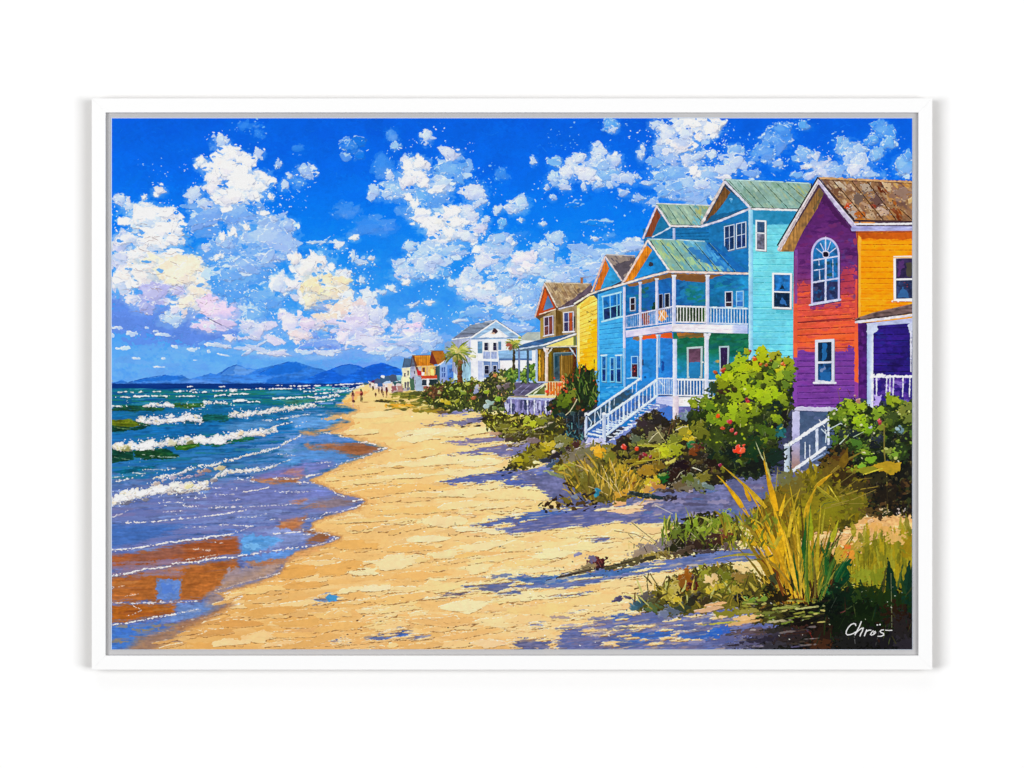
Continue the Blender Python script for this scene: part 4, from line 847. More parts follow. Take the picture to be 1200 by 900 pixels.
poly(H3((1000,385),(1210,370),(1300,380),(1300,470),(1010,450)),(136,178,218), streak=('str2', .04)); poly(H3((1010,450),(1300,450),(1300,470),(1010,468)),(80,110,160))
poly(H3((875,470),(1020,470),(1020,600),(880,620)),(110,138,190), mott=.4, mcol=(160,180,216)); poly(H3((1020,470),(1200,465),(1330,470),(1330,560),(1020,570)),(244,238,240))
for x, y, w, h_, c in [(870,308,60,140,(240,242,250)),(945,308,55,140,(240,242,250))]:
    poly(H3((x, y),(x + w, y),(x + w, y + h_),(x, y + h_)), c)
sub(wh, 'painted_roof')
poly(H3((598,282),(620,262),(760,158),(985,112),(760,265)), grad((375,(140,150,164)),(388,(112,124,144)),(398,(128,132,160))), mott=.35, mcol=(80,92,116), streak=('str2', .08))
poly(H3((1200,262),(1260,220),(1430,215),(1430,300),(1210,290)),(178,186,176), mott=.35, mcol=(140,160,170)); 
line(H3((755,155),(985,110)),1.0,(206,206,210), broken=.3)
sub(wh, 'painted_gable')
poly(H3((770,270),(985,122),(1200,262),(1200,275),(770,285)),(150,184,216), streak=('str2', .04)); poly(H3((835,263),(965,190),(1000,190),(1100,262)),(244,244,246))
dab(580,388,2.6,3,(60,40,50), .3, .4); dab(578,390.5,2.4,1,(220,180,150),0, .4)
for pp in [((765,268),(985,120)),((985,120),(1210,268))]: trim(wh, H3(*pp),1.7,(250,248,250))
trim(wh, H3((598,284),(765,262)),1.3,(236,240,248), dark=False); trim(wh, H3((770,276),(1080,266),(1210,270)),1.2,(120,146,190), dark=False); trim(wh, H3((825,268),(1080,264)), .7,(250,250,252), dark=False)
for q in [((878,308),(918,308),(918,384),(878,384)),((955,308),(992,308),(992,384),(955,384))]: win(wh, H3(*q),(236,240,248),(34,38,60),(40,36,66), rails=(.5,), fw=.6, glint=False)
for q in [((880,510),(925,510),(925,588),(880,588)),((955,510),(992,510),(992,582),(955,582))]: win(wh, H3(*q),(206,214,236),(26,34,60),(30,30,50), rails=(.5,), fw=.6, glint=False)
for q in [((822,300),(866,300),(866,405),(822,405)),((1002,302),(1030,302),(1030,376),(1002,376))]:
    sub(wh, 'painted_shutter'); poly(H3(*q),(104,150,184), mott=.3, mcol=(70,110,160), streak=('str2', .1))
rail(wh, H3((870,388))[0], H3((995,388))[0], H3((870,455))[0], H3((995,455))[0],9,(240,242,250), .8, .5, back=(120,140,190))
sub(wh, 'painted_balcony'); poly(H3((825,455),(1005,455),(1005,482),(825,470)),(232,240,250)); poly(H3((860,478),(1005,480),(1000,490),(870,486)),(90,120,170))
sub(wh, 'painted_post')
for x in (820,868,935,1000): line(H3((x,300),(x,470)), .9,(245,246,250))
for x in (870,940,1010): line(H3((x,480),(x,600)),1.0,(214,222,240))

# --- the yellow house
yw = part('painted_house', 'yellow painted house with a tan gabled roof and a blue porch roof')
poly([(638,331.5),(692,333),(702,344),(702,372),(633,376),(627,371)],(96,70,50), vary=.05)
poly([(637,398),(676,390),(677,410),(632,410),(602,412)],(90,110,130), vary=.05)
sub(yw, 'painted_wall')
poly(H2((398,400),(530,320),(560,325),(720,280),(722,430),(720,560),(398,580)), gradx((633,(150,128,80)),(652,(172,150,110)),(676,(150,130,96))), mott=.35, mcol=(126,100,60), streak=('vst', .05))
poly(H2((532,320),(590,340),(600,560),(535,560)),(104,76,30), mott=.4, mcol=(140,110,60), streak=('vst', .1)); poly(H2((398,400),(430,390),(425,560),(398,560)),(170,140,60))
ylw = sub(yw, 'painted_wall', 'sunlit yellow painted side wall')
yp = H2((720,290),(830,205),(908,190),(912,860),(740,860),(722,760))
poly(yp, grad((345,(244,224,120)),(370,(246,214,92)),(392,(247,208,76)),(425,(248,190,24))), vary=.05)
only(yp)
strokes(yp,60,[(248,226,110),(244,206,80),(250,216,96),(236,196,70)], alpha=(.3, .7))
poly(H2((850,430),(912,400),(912,860),(760,860),(770,700),(820,640),(840,560)),(250,186,16), rough=2.4, mott=.3, mcol=(240,160,10))
strokes(H2((790,560),(912,480),(912,860),(750,860)),40,[(252,192,20),(246,170,10),(250,200,50)], alpha=(.4, .8))
poly(H2((740,300),(830,225),(900,190),(905,215),(830,250),(760,310)),(226,178,50), rough=1, alpha=.7)
siding(*H2((740,300),(905,215),(745,760),(905,740)),13,(196,150,30), .6, .3)
free()
poly(H2((722,310),(745,300),(745,780),(728,780)),(246,232,170), mott=.3, mcol=(226,200,120)); flecks(692,367,5,8,(110,80,40), .4, .8); flecks(690,375,4,6,(110,80,40), .4, .8)
sub(yw, 'painted_roof', 'tan weathered painted roof')
yr = H2((435,84),(820,94),(850,85),(845,180),(690,285),(550,308),(535,295))
poly(yr,(172,148,116), mott=.5, mcol=(126,100,74), streak=('str2', .06))
only(yr)
strokes(yr,90,[(196,172,134),(140,110,78),(214,188,142),(110,88,74),(168,136,96),(184,150,100)], rx=(2,5), ry=(.8,2), ang=(.7,1.1), alpha=(.5, .9))
poly(H2((560,305),(700,215),(800,135),(850,85),(845,185),(700,280)),(104,88,102), mott=.5, mcol=(70,58,72), rough=.5)
strokes(H2((560,305),(700,215),(850,100),(845,185),(700,280)),30,[(84,70,84),(130,110,120),(70,54,60)], rx=(2,5), ry=(.6,1.3), ang=(-.7,-.5))
seams([H2(a, b) for a, b in [((470,90),(560,240)),((520,92),(610,225)),((580,92),(640,205)),((660,94),(720,180)),((450,110),(545,290))]],(120,92,66), .6,(214,190,150))
free(); line(H2((435,84),(820,92)), .9,(220,206,180), broken=.2); line(H2((430,78),(760,86)), .5,(80,60,60), broken=.3)
sub(yw, 'painted_chimney'); poly(H2((752,40),(774,40),(774,92),(752,92)),(176,110,60)); line(H2((750,40),(800,36),(860,30)), .6,(120,90,90), broken=.2)
sub(yw, 'painted_gable')
poly(H2((440,130),(530,290),(525,320),(395,370),(360,385)),(178,70,26), mott=.3, mcol=(120,50,30)); poly(H2((466,195),(515,300),(425,330),(450,240)),(84,130,176), mott=.3, mcol=(60,100,150)); poly(H2((440,140),(462,190),(430,290),(395,340)),(206,90,30), rough=.5)
trim(yw, H2((436,96),(352,382)),1.9,(214,190,186), dw=1.1); trim(yw, H2((436,92),(546,300)),1.6,(236,214,196)); trim(yw, H2((392,362),(530,318)),1.4,(240,206,186), dark=False); trim(yw, H2((562,316),(690,284)),1.6,(206,204,220)); trim(yw, H2((700,270),(840,182)),2.2,(246,232,206))
win(yw, H2((428,385),(512,370),(512,540),(430,555)),(206,198,220),(70,50,70),(110,56,50), mull=(.52,), fw=1.1, sill=1.2)
win(yw, H2((600,345),(692,335),(692,515),(602,520)),(220,216,236),(50,60,110),(60,56,100), mull=(.5,), fw=1.1, sill=1.6)
use(ylw); poly(H2((652,350),(680,346),(682,505),(654,508)),(178,80,40), mott=.4, mcol=(120,50,40)); poly(H2((475,395),(502,390),(502,520),(478,525)),(134,66,54), mott=.4, mcol=(80,46,60))
poly(H2((692,380),(706,380),(706,480),(692,490)),(60,66,60))
sub(yw, 'painted_porch')
poly(H2b((372,65),(712,55),(730,360),(372,360)), gradx((629,(120,92,26)),(652,(98,76,18)),(677,(92,52,20))), mott=.4, mcol=(60,44,18), streak=('vst', .12))
for x0, x1, c in [(385,400,(214,160,40)),(408,430,(150,104,30)),(468,500,(110,90,16)),(585,620,(150,112,50)),(625,680,(112,72,16)),(500,516,(80,70,30))]:
    poly(H2b((x0,80),(x1,80),(x1,350),(x0,350)), c, rough=.5, streak=('vst', .1))
poly(H2b((660,80),(712,90),(700,240),(660,200)),(84,30,20), rough=1)
win(yw, H2b((514,100),(690,92),(560,345),(520,345)),(110,140,150),(56,80,90), rails=(), fw=1.0, name='painted_door')
use(yw); poly(H2b((568,130),(690,120),(690,200),(640,345),(570,345)),(120,88,30), mott=.4, mcol=(84,60,20), streak=('vst', .1)); poly(H2b((526,130),(550,128),(552,220),(530,240)),(26,60,76)); line(H2b((586,120),(588,345)), .8,(196,160,90))
sub(yw, 'painted_porch_roof', 'blue painted porch roof')
poly(H2((165,660),(260,620),(430,575),(705,528),(712,532),(430,625),(160,672)),(58,96,146), mott=.4, mcol=(40,70,116), streak=('str2', .08)); poly(H2((430,575),(700,530),(500,580),(420,625)),(40,90,130), rough=.5)
poly(H2((460,640),(690,560),(690,635),(470,645)),(228,214,112), mott=.3, mcol=(190,170,90)); poly(H2((690,555),(712,550),(715,650),(690,640)),(110,120,60))
trim(yw, H2((150,676),(430,632)),1.5,(190,206,232), dark=False); trim(yw, H2((430,632),(712,534)),1.9,(236,236,232)); trim(yw, H2((455,648),(720,642)),1.5,(226,212,176), dark=False); line(H2((470,660),(715,655)), .8,(60,50,30))
for x0, x1, c in [(204,220,(86,108,150)),(280,298,(60,80,100)),(357,374,(176,196,226))]:
    a, b = H2b((x0,70),(x1,355)); post(yw, a[0], b[0], a[1], b[1], c, cap=False)
a, b = H2b((440,60),(467,360)); post(yw, a[0], b[0], a[1], b[1],(240,222,210),(214,180,160))
sub(yw, 'painted_bracket'); line(H2b((430,62),(460,130)),2.2,(214,206,206), rough=.3); line(H2b((500,62),(466,110)),1.6,(206,206,200), rough=.3); line(H2b((660,55),(710,130)),1.5,(196,206,220), rough=.2)
use(yw); poly(H2b((470,355),(690,355),(690,480),(450,475)),(190,90,30), mott=.5, mcol=(236,160,50), rough=.4)
rail(yw, H2b((468,356))[0], H2b((690,356))[0], H2b((470,474))[0], H2b((690,474))[0],9,(246,220,170), .9, .8)
sub(yw, 'painted_flower', 'red painted flowers on the porch rail')
for x, y, c in [(455,440,(226,60,40)),(445,400,(60,30,40)),(600,320,(236,90,40)),(570,380,(226,80,40)),(580,440,(240,110,30)),(640,430,(220,80,30)),(700,300,(206,80,40)),(430,420,(214,190,196)),(610,340,(240,120,60)),(560,460,(206,60,30)),(500,450,(236,110,20)),(640,400,(190,60,30)),(670,430,(170,60,40))]:
    x, y = H2b((x, y))[0]; dab(x, y, U(1.4,2.6), U(1.6,3), c, U(-1,1), .4, hi=.3, lo=.3)
lean = sub(yw, 'painted_lean_to', 'weathered lavender painted lean-to below the porch')
poly(H2b((75,490),(545,500),(560,610),(480,650),(330,650),(80,640)),(134,128,180), mott=.4, mcol=(96,92,140), streak=('vst', .1))
for _ in range(46):
    x = U(85,480); y = U(510,560); c = random.choice([(70,70,110),(60,64,104),(206,206,236),(120,120,180),(40,50,80),(160,156,206)])
    poly(H2b((x, y),(x + U(10,24), y),(x + U(5,20), y + U(40,100)),(x - 3, y + U(40,100))), c, rough=.5, alpha=.85)
for x in (92,140,285,345,445,485): line(H2b((x,505),(x + 4,635)),1.5,(210,214,240), rough=.3)
poly(H2b((485,540),(560,560),(560,620),(490,640)),(190,126,130), mott=.5, mcol=(120,70,80), rough=.5)
poly(H2b((45,470),(175,360),(440,365),(430,380),(280,480)),(98,92,122), mott=.4, mcol=(72,68,100), streak=('str2', .08))
seams([H2b((240,385),(130,470)), H2b((310,380),(215,465)), H2b((400,370),(300,470))],(150,150,190), .7)
poly(H2b((290,470),(435,375),(440,470)),(104,110,50), mott=.4, mcol=(70,90,40)); line(H2b((270,478),(436,372)),1.3,(226,226,206)); line(H2b((340,465),(430,385)),1.3,(226,230,196), rough=.3); line(H2b((280,472),(440,470)),1.0,(196,220,206))
line(H2b((170,356),(440,358)),1.5,(176,184,220)); line(H2b((45,476),(290,486)),1.2,(70,70,106)); line(H2b((80,498),(545,512)),2.2,(176,186,226), rough=.3); line(H2b((50,470),(170,365)), .8,(180,180,206))

# --- the turquoise house
tq = part('painted_house', 'big turquoise painted house with two porches, green metal roofs and a white stair')
poly([(848.7,211),(952,215),(936,300),(870,300),(757,300),(754,280),(770,240),(831,242)],(44,60,84), vary=.05)
poly([(758.5,282),(790,300),(790,345),(700,345),(694,344),(709.5,300),(745,302)],(60,60,80), vary=.05)
poly([(694,344),(740,331),(800,318),(878,320),(878,345),(740,350),(701,352)],(34,84,130), vary=.05)
aq = (122,222,224); bl = (30,112,172)
sub(tq, 'painted_wall', 'shaded blue painted walls')
poly([(753,268),(786,264),(830,262),(879,244),(880,420),(880,500),(700,500),(700,345),(731,336),(757,300)], grad((240,(28,112,168)),(300,(26,112,176)),(345,(22,106,168)),(420,(30,128,206)),(480,(26,120,196))), vary=.07)
only([(786,262),(880,240),(880,322),(786,322)])
strokes([(786,262),(880,240),(880,322),(786,322)],110,[(24,112,172),(34,126,186),(20,96,158),(30,112,150),(22,104,186)], rx=(3,9), alpha=(.3, .7), ang=(-.3, .1))
siding((786,268),(830,266),(786,283),(830,283),4,(14,80,130)); free()
sunw = sub(tq, 'painted_wall', 'sunlit aqua painted side wall')
ap = [(879,246),(940,246),(934,430),(880,430)]
poly(ap, grad((247,(44,136,184)),(262,(56,148,194)),(264,(108,204,222)),(300,(116,214,226)),(360,(108,208,228)),(420,(104,204,230))), vary=.04)
only(ap)
poly(H1d((258,548),(540,548),(520,625),(420,618),(340,632),(258,620)),(36,132,176), rough=1.0, mott=.4, mcol=(60,150,196))
strokes([(880,266),(936,266),(932,425),(880,425)],120,[(124,220,228),(104,202,222),(134,228,232),(96,196,216),(112,210,232)], rx=(3,9), ry=(.8,2), alpha=(.35, .75))
siding((880,264),(936,264),(880,428),(931,428),23,(66,176,190), .65, .3, up=(160,240,236))
poly(H0b((0,440),(140,460),(140,500),(0,490)),(70,180,200), rough=1, alpha=.7); free()
leftw = sub(tq, 'painted_wall', 'light blue painted left bay')
lp = [(700.7,345),(733,334),(733,480),(700.7,478)]
poly(lp, grad((340,(58,152,214)),(375,(66,172,232)),(415,(62,166,228)),(440,(44,148,216)),(475,(22,124,196))), vary=.05)
only(lp); strokes(lp,70,[(70,178,234),(52,156,222),(80,186,238),(46,150,216)], rx=(2,7), alpha=(.3, .7))
siding((702,378),(731,374),(702,418),(731,416),7,(30,116,184), .6, .25, up=(110,200,244)); siding((702,350),(731,340),(702,376),(731,372),5,(36,124,190), .5, .4); siding((702,450),(731,448),(702,476),(731,476),4,(20,104,176), .5, .5)
line(H1c((230,412),(270,400),(330,402)), .8,(120,190,236), broken=.3); free()
line([(701.3,345),(702,470)],1.2,(120,190,236))
# roofs
gr = (136,178,156)
sub(tq, 'painted_roof', 'seamed green metal painted roof of the rear gable')
r1 = H1d((100,362),(600,386),(600,470),(535,532),(245,528))
poly(r1, grad((210,(156,186,180)),(228,(132,166,156)),(246,(138,176,168))), mott=.3, mcol=(110,150,120))
only(r1)
strokes(r1,130,[(166,194,178),(124,156,140),(150,178,152),(170,200,170),(108,150,140),(160,178,146),(126,180,170)], rx=(2,6), ry=(.6,1.5), ang=(.7,1.0), alpha=(.4, .85))
strokes(H1d((480,390),(600,386),(600,520),(520,470)),30,[(170,180,110),(160,170,120),(176,160,100)], rx=(2,5), ry=(.6,1.4), ang=(.7,1.0))
seams([H1d(a, b) for a, b in [((120,366),(262,520)),((178,370),(322,526)),((250,376),(384,528)),((325,380),(468,530)),((402,386),(545,508)),((470,390),(580,480))]],(44,76,66), .8,(176,210,190))
free(); line(H1d((104,362),(350,372),(590,384)),1.3,(180,216,214), broken=.1); line(H1d((100,358),(590,380)), .5,(60,90,90), broken=.3)
sub(tq, 'painted_roof', 'seamed green metal painted roof of the middle gable')
r2 = H1((370,290),(838,305),(760,480),(490,482))
poly(r2,(144,170,152), mott=.35, mcol=(104,150,130)); only(r2)
strokes(r2,70,[(160,194,176),(124,156,146),(150,182,150),(96,160,170),(176,196,160)], rx=(2,5), ry=(.6,1.4), ang=(.8,1.1), alpha=(.45, .85))
strokes(H1((680,310),(830,310),(780,420),(720,400)),16,[(190,186,96),(176,176,110)], rx=(1.5,4), ry=(.6,1.4), ang=(.8,1.1)); strokes(H1((660,430),(780,410),(750,475),(670,478)),12,[(96,180,200),(110,190,216)], rx=(1.5,4), ry=(.6,1.4), ang=(.8,1.1))
seams([H1(a, b) for a, b in [((395,310),(510,470)),((465,308),(570,468)),((555,312),(675,470)),((660,315),(760,440))]],(40,76,70), .8,(170,206,186))
free(); line(H1((370,288),(838,306)),1.3,(206,216,214), broken=.1)
sub(tq, 'painted_roof', 'green and blue metal painted roof of the porch')
r3 = H1((295,600),(800,625),(860,640),(1180,890),(1050,892),(480,880))
poly(r3, gradx((758,(150,180,142)),(800,(132,176,168)),(830,(60,140,206)),(870,(28,108,182))), mott=.3, mcol=(110,170,150)); only(r3)
strokes(H1((295,600),(700,620),(960,880),(480,880)),130,[(156,186,154),(178,196,120),(130,184,176),(188,200,116),(116,176,180),(160,196,140),(100,170,190)], rx=(2,6), ry=(.7,1.6), ang=(.75,1.05), alpha=(.5, .9))
strokes(H1((580,620),(800,625),(1050,870),(900,800)),80,[(60,150,214),(90,180,224),(40,120,196),(130,196,226),(70,160,206)], rx=(2,7), ry=(.7,1.5), ang=(.75,1.05), alpha=(.5, .9))
poly(H1((800,620),(880,630),(1185,890),(1060,892),(960,800),(860,700)),(26,104,178), mott=.4, mcol=(20,86,160), rough=.8)
poly(H1((620,690),(700,680),(900,800),(1040,880),(1010,885),(860,820),(760,800)),(34,108,184), rough=1.0, alpha=.75)
strokes(H1((780,800),(860,820),(1040,885),(800,885)),26,[(160,206,170),(190,212,150),(120,190,200)], rx=(2,5), ry=(.6,1.3), ang=(.5, .9))
seams([H1(a, b) for a, b in [((320,620),(470,860)),((405,620),(597,872)),((500,628),(692,876)),((590,632),(806,880)),((710,634),(918,882)),((830,634),(1060,886))]],(28,58,66), .9,(170,214,200))
seams([H1((880,630),(1180,885))],(16,66,120), .8); free()
line(H1((292,600),(600,610),(790,622)),1.4,(170,206,216), broken=.1)
# gables
def gable(name_, tri, wall, soff, wc, sc):
    sub(tq, 'painted_gable', name_); poly(tri, wc, mott=.3, mcol=mix(wc,(10,60,110), .5)); poly(wall, wc, vary=.08); poly(soff, sc, mott=.35, mcol=mix(sc,(60,30,20), .5), rough=.2, streak=('vst', .08))
gable('blue gable of the rear roof', H1((970,140),(1190,320),(800,470)), H1((1010,190),(1170,320),(830,440)), H1((968,140),(1020,190),(970,270),(900,360),(820,440),(795,460)),(34,118,172),(112,76,40))
use(tq); dab(857,235,2,2.8,(60,150,206), .2, .3, hi=.5, lo=.6); poly(H1((860,385),(1000,370),(1165,325),(1170,335),(820,450),(805,450)),(22,84,130), rough=.5, alpha=.8)
gable('blue gable of the middle roof', H1((370,330),(490,490),(335,580),(265,585)), H1((400,400),(480,490),(340,565)), H1((368,330),(408,396),(360,500),(330,580),(270,585)),(28,112,158),(124,64,38))
gable('blue gable of the porch roof', H1((290,640),(470,870),(100,985),(60,985)), H1((330,700),(440,860),(170,960)), H1((285,650),(332,700),(190,930),(140,985),(80,985),(120,900)),(30,128,196),(220,128,30))
use(tq); dab(763.5,309.5,2.2,2.6,(50,50,60), .3, .4)
trim(tq, H1((500,486),(755,490)),2,(236,220,220)); line(H1((500,500),(755,502)), .7,(90,50,50), broken=.2)
trim(tq, H1((765,490),(930,440),(1190,334)),2.6,(206,206,226), dw=.7)
trim(tq, H1((966,100),(768,462)),3.2,(214,202,200), dw=1.3, dside=1.1); trim(tq, H1((972,98),(1190,322)),2.8,(206,206,222), dw=1.3, dside=1.2)
trim(tq, H1d((256,534),(400,538),(530,542)),2.4,(230,226,226), dw=.8)
trim(tq, H1((370,318),(252,592)),2.2,(216,206,222), dw=1.1); trim(tq, H1((372,310),(488,484)),2.2,(222,214,222), dw=1.1); trim(tq, H1((335,582),(420,540),(488,500)),1.6,(190,206,226), dark=False)
a = H1((512,505))[0]; post(tq, a[0], a[0] + 3, a[1], a[1] + 13,(190,206,236), cap=False)
use(tq)
# small tan gable behind the left bay
sub(tq, 'painted_roof', 'grey brown painted roof of the small left gable')
T1 = lambda *p: T(600,138,5, *p)
r4 = T1((550,805),(722,812),(690,905),(640,960),(610,905)); poly(r4,(150,134,124), mott=.5, mcol=(92,82,90)); only(r4)
strokes(r4,40,[(176,156,136),(110,96,96),(206,186,160),(76,70,84)], rx=(1.5,4), ry=(.6,1.4), ang=(.7,1.1)); poly(T1((590,870),(720,820),(680,900),(640,960)),(90,82,92), rough=1, mott=.5, mcol=(60,56,70)); free()
line(T1((552,802),(720,808)), .9,(196,180,160))
gable('blue gable of the left bay', H2((975,-140),(1110,70),(905,170),(860,170)), H2((1000,-40),(1100,70),(935,130)), H2((970,-120),(1005,-40),(960,60),(930,140),(870,165)),(46,150,208),(206,110,34))
trim(tq, H2((968,-140),(850,165)),2.0,(230,190,176), dw=1.0); trim(tq, H2((972,-145),(1115,65)),1.8,(222,206,206), dw=1.0)
trim(tq,[(690,345.5),(700,341.5),(716,337),(738,331)],2.0,(236,214,196), dw=.8)
trim(tq, H1((290,618),(92,960),(72,985)),2.4,(232,206,196), dw=1.1); trim(tq, H1((295,612),(476,870)),2.4,(236,222,216), dw=1.1)
# soffit and the eave board of the porch
use(tq); poly(H1b((120,250),(480,150),(960,165),(840,205),(560,210),(480,190),(300,235),(130,275)),(140,96,52), mott=.4, mcol=(90,70,50), rough=.4)
poly(H1b((540,165),(930,170),(840,195),(800,230),(700,235),(580,215)),(122,80,44), mott=.4, mcol=(80,60,60), rough=.5)
trim(tq, H1b((-5,272),(240,198),(470,138)),2.6,(238,214,206), dw=.7); trim(tq, H1b((470,138),(800,146),(1190,156)),2.6,(238,206,196), dw=.7)
# upper porch wall
pw = H1b((100,285),(480,195),(560,215),(800,235),(960,175),(1180,180),(1180,460),(100,530))
use(sunw - 1)
poly(pw, gradx((733,(20,96,160)),(760,(26,104,172)),(790,(24,86,160)),(815,(26,110,150)),(840,(24,112,166)),(878,(34,136,190))), vary=.08); only(pw)
strokes(pw,80,[(24,100,166),(34,120,182),(20,84,150),(30,124,140),(40,90,170),(36,136,190)], rx=(3,8), ry=(1,3), alpha=(.3, .7), ang=(-.4, .4))
strokes(H1b((640,260),(790,260),(790,440),(640,430)),20,[(30,124,104),(40,130,120),(20,110,110)], rx=(2,5), ry=(1,2.4)); strokes(H1b((180,280),(350,260),(350,460),(200,470)),16,[(30,90,170),(24,110,120),(40,90,60)], rx=(2,4), ry=(1,2.4)); free()
win(tq, H1b((135,365),(185,360),(185,480),(135,485)),(186,200,226),(40,28,40),(60,40,40), fw=1.0, glint=False)
win(tq, H1b((388,335),(425,332),(425,470),(388,480)),(176,190,216),(26,24,50), rails=(), fw=.5, glint=False, name='painted_door'); win(tq, H1b((440,330),(486,326),(486,460),(440,468)),(190,206,226),(24,30,46), rails=(), fw=.7, glint=False, name='painted_door')
win(tq, H1b((970,312),(1038,308),(1038,450),(972,452)),(206,216,240),(30,28,56),(70,50,60), rails=(.68,), fw=1.2); win(tq, H1b((1068,308),(1136,304),(1136,450),(1070,452)),(150,200,236),(60,130,196),(50,110,190), rails=(.62,), fw=1.1)
# things on the upper porch
sub(tq, 'painted_chair', 'red and orange painted porch chairs')
poly(H1b((240,500),(300,490),(310,600),(245,600)),(150,70,50), rough=.7, mott=.5, mcol=(60,60,30)); poly(H1b((385,485),(440,470),(470,530),(420,580),(390,570)),(226,150,50), rough=.6, mott=.4, mcol=(190,90,40)); poly(H1b((340,410),(372,400),(380,470),(330,480)),(20,56,44), rough=.5)
use(tq); poly(H1b((545,450),(780,455),(800,580),(540,580)),(40,62,34), mott=.5, mcol=(26,40,40), rough=.4); poly(H1b((780,460),(812,460),(812,580),(770,580)),(50,90,40), rough=.5)
LW = (226,228,242)
rail(tq, H1b((100,530))[0], H1b((505,445))[0], H1b((100,632))[0], H1b((505,582))[0],22,(206,210,236),1.5, .7)
rail(tq, H1b((540,442))[0], H1b((810,448))[0], H1b((540,580))[0], H1b((810,586))[0],10,(236,234,236),2.0,1.2)
rail(tq, H1b((835,452))[0], H1b((1168,462))[0], H1b((835,590))[0], H1b((1168,598))[0],13,(200,222,246),2.0,1.1)
line(H1b((430,480),(390,565)),1.0,(240,230,220)); line(H1b((400,490),(450,560)),1.0,(240,230,220))
deck = sub(tq, 'painted_deck', 'white painted porch floor boards')
poly(H1b((100,655),(505,598),(508,660),(102,716)),(220,212,236), mott=.3, mcol=(190,190,226), streak=('str2', .03)); poly(H1b((505,596),(1170,606),(1170,684),(505,664)), gradx((787,(240,232,238)),(856,(240,228,236)),(860,(190,200,238)),(877,(180,196,240))), streak=('str2', .03))
line(H1b((100,660),(505,602)), .8,(250,246,250)); line(H1b((505,634),(1160,648)), .5,(190,186,210), broken=.35); line(H1b((102,720),(505,664)), .6,(110,90,110), broken=.2); line(H1b((505,668),(1170,688)), .7,(70,60,60), broken=.2)
for x0, x1, y0, y1 in [(75,98,270,900),(215,237,228,625),(360,385,195,606)]:
    a, b = H1b((x0, y0),(x1, y1)); post(tq, a[0], b[0], a[1], b[1],(220,222,240), cap=x0 > 100)
for x0, x1, y0, y1 in [(507,540,165,600),(802,834,165,604)]:
    a, b = H1b((x0, y0),(x1, y1)); post(tq, a[0], b[0], a[1], b[1],(226,226,242),(176,190,232))
# lower porch
lpw = sub(tq, 'painted_wall', 'lower porch wall, blue then green')
l1 = [(734,397),(790,391),(790,470),(734,476)]
poly(l1, gradx((733,(38,140,216)),(755,(34,130,210)),(775,(36,124,204)),(790,(40,112,196))), vary=.07); only(l1)
strokes(l1,50,[(46,150,224),(28,120,204),(54,140,216),(40,116,196)], rx=(2,7), ry=(1,2.4), alpha=(.3, .6), ang=(-.4, .3)); free()
l2 = [(789,390),(880,391),(880,476),(789,476)]
poly(l2, grad((392,(24,96,66)),(412,(20,106,80)),(425,(26,128,150)),(440,(30,134,186)),(475,(30,110,170))), vary=.09); only(l2)
strokes(H1b((545,690),(1190,690),(1190,880),(545,860)),70,[(24,104,74),(30,120,88),(16,84,62),(40,130,90),(20,96,96)], rx=(3,8), ry=(1,2), alpha=(.4, .8), ang=(-.4, .1))
strokes([(792,424),(842,424),(842,462),(792,462)],50,[(30,134,186),(24,120,176),(50,150,196),(26,130,140)], rx=(2,6), ry=(1,2.4), alpha=(.4, .8)); strokes([(832,424),(860,412),(872,440),(835,450)],16,[(40,120,200),(90,150,90),(60,140,206),(200,160,80)], rx=(1.5,4), ry=(1,2)); free()
use(tq); poly(H1b((165,715),(300,695),(508,672),(508,725),(380,720),(250,735)),(226,84,26), mott=.3, mcol=(170,100,50), rough=.4); poly(H1b((160,715),(260,700),(230,740),(150,735)),(150,110,70), rough=.5); poly(H1b((548,672),(830,684),(800,715),(560,720)),(164,104,42), mott=.4, mcol=(110,80,40), rough=.4); poly(H1b((560,700),(790,690),(700,710),(560,722)),(100,90,50), rough=.4)
win(tq, H1c((935,52),(1075,42),(1070,325),(938,325)),(176,196,196),(104,70,92),(40,124,176), rails=(), fw=2.2, name='painted_door')
use(tq); poly(H1c((958,185),(1048,182),(1048,325),(958,325)),(36,124,180), mott=.4, mcol=(24,100,160), rough=.3); dab(823.5,424.5, .9, .8,(230,226,220),0, .2)
win(tq, T(800,390,7.5,(318,118),(408,114),(400,355),(325,355)),(170,196,200),(46,30,70), rails=(), fw=1.8)
win(tq, H1c((445,130),(508,128),(510,322),(445,320)),(150,200,244),(30,100,180),(70,30,46), rails=(.36,), fw=1.1, sill=1.3)
use(tq); flecks(742,433,3,9,(190,70,50), .5, .9); poly(H1c((544,160),(556,160),(556,210),(544,210)),(30,40,80)); dab(776.7,430,1.8,6,(24,70,150), .1, .3); line(H1c((410,325),(500,322)),1.2,(170,214,250)); dab(756,442,1.4,1.4,(20,80,150),0, .3)
for q in [((184,128),(232,125),(230,360),(186,355)),((258,140),(302,138),(302,358),(260,358)),((310,122),(362,120),(362,365),(314,362))]: win(tq, H1c(*q),(124,196,240),(30,100,176),(22,56,130), rails=(.5,), fw=1.2)
for q in [(183,232),(310,365)]: line(H1c((q[0],124),(q[1],120)),1.6,(206,232,248))
wq = H2((940,205),(1108,165),(1108,385),(950,425)); win(tq, wq,(130,200,242),(28,110,186),(26,48,96), mull=(.42, .78), rails=(.5,), fw=1.5, sill=2)
line(H2((942,208),(1108,168)),1.8,(176,220,246))
for x0, x1, y0, y1, c in [(220,243,700,900, LW),(370,385,690,880, LW),(388,402,690,830,(120,190,236))]:
    a, b = H1b((x0, y0),(x1, y1)); post(tq, a[0], b[0], a[1], b[1] + 20, c)
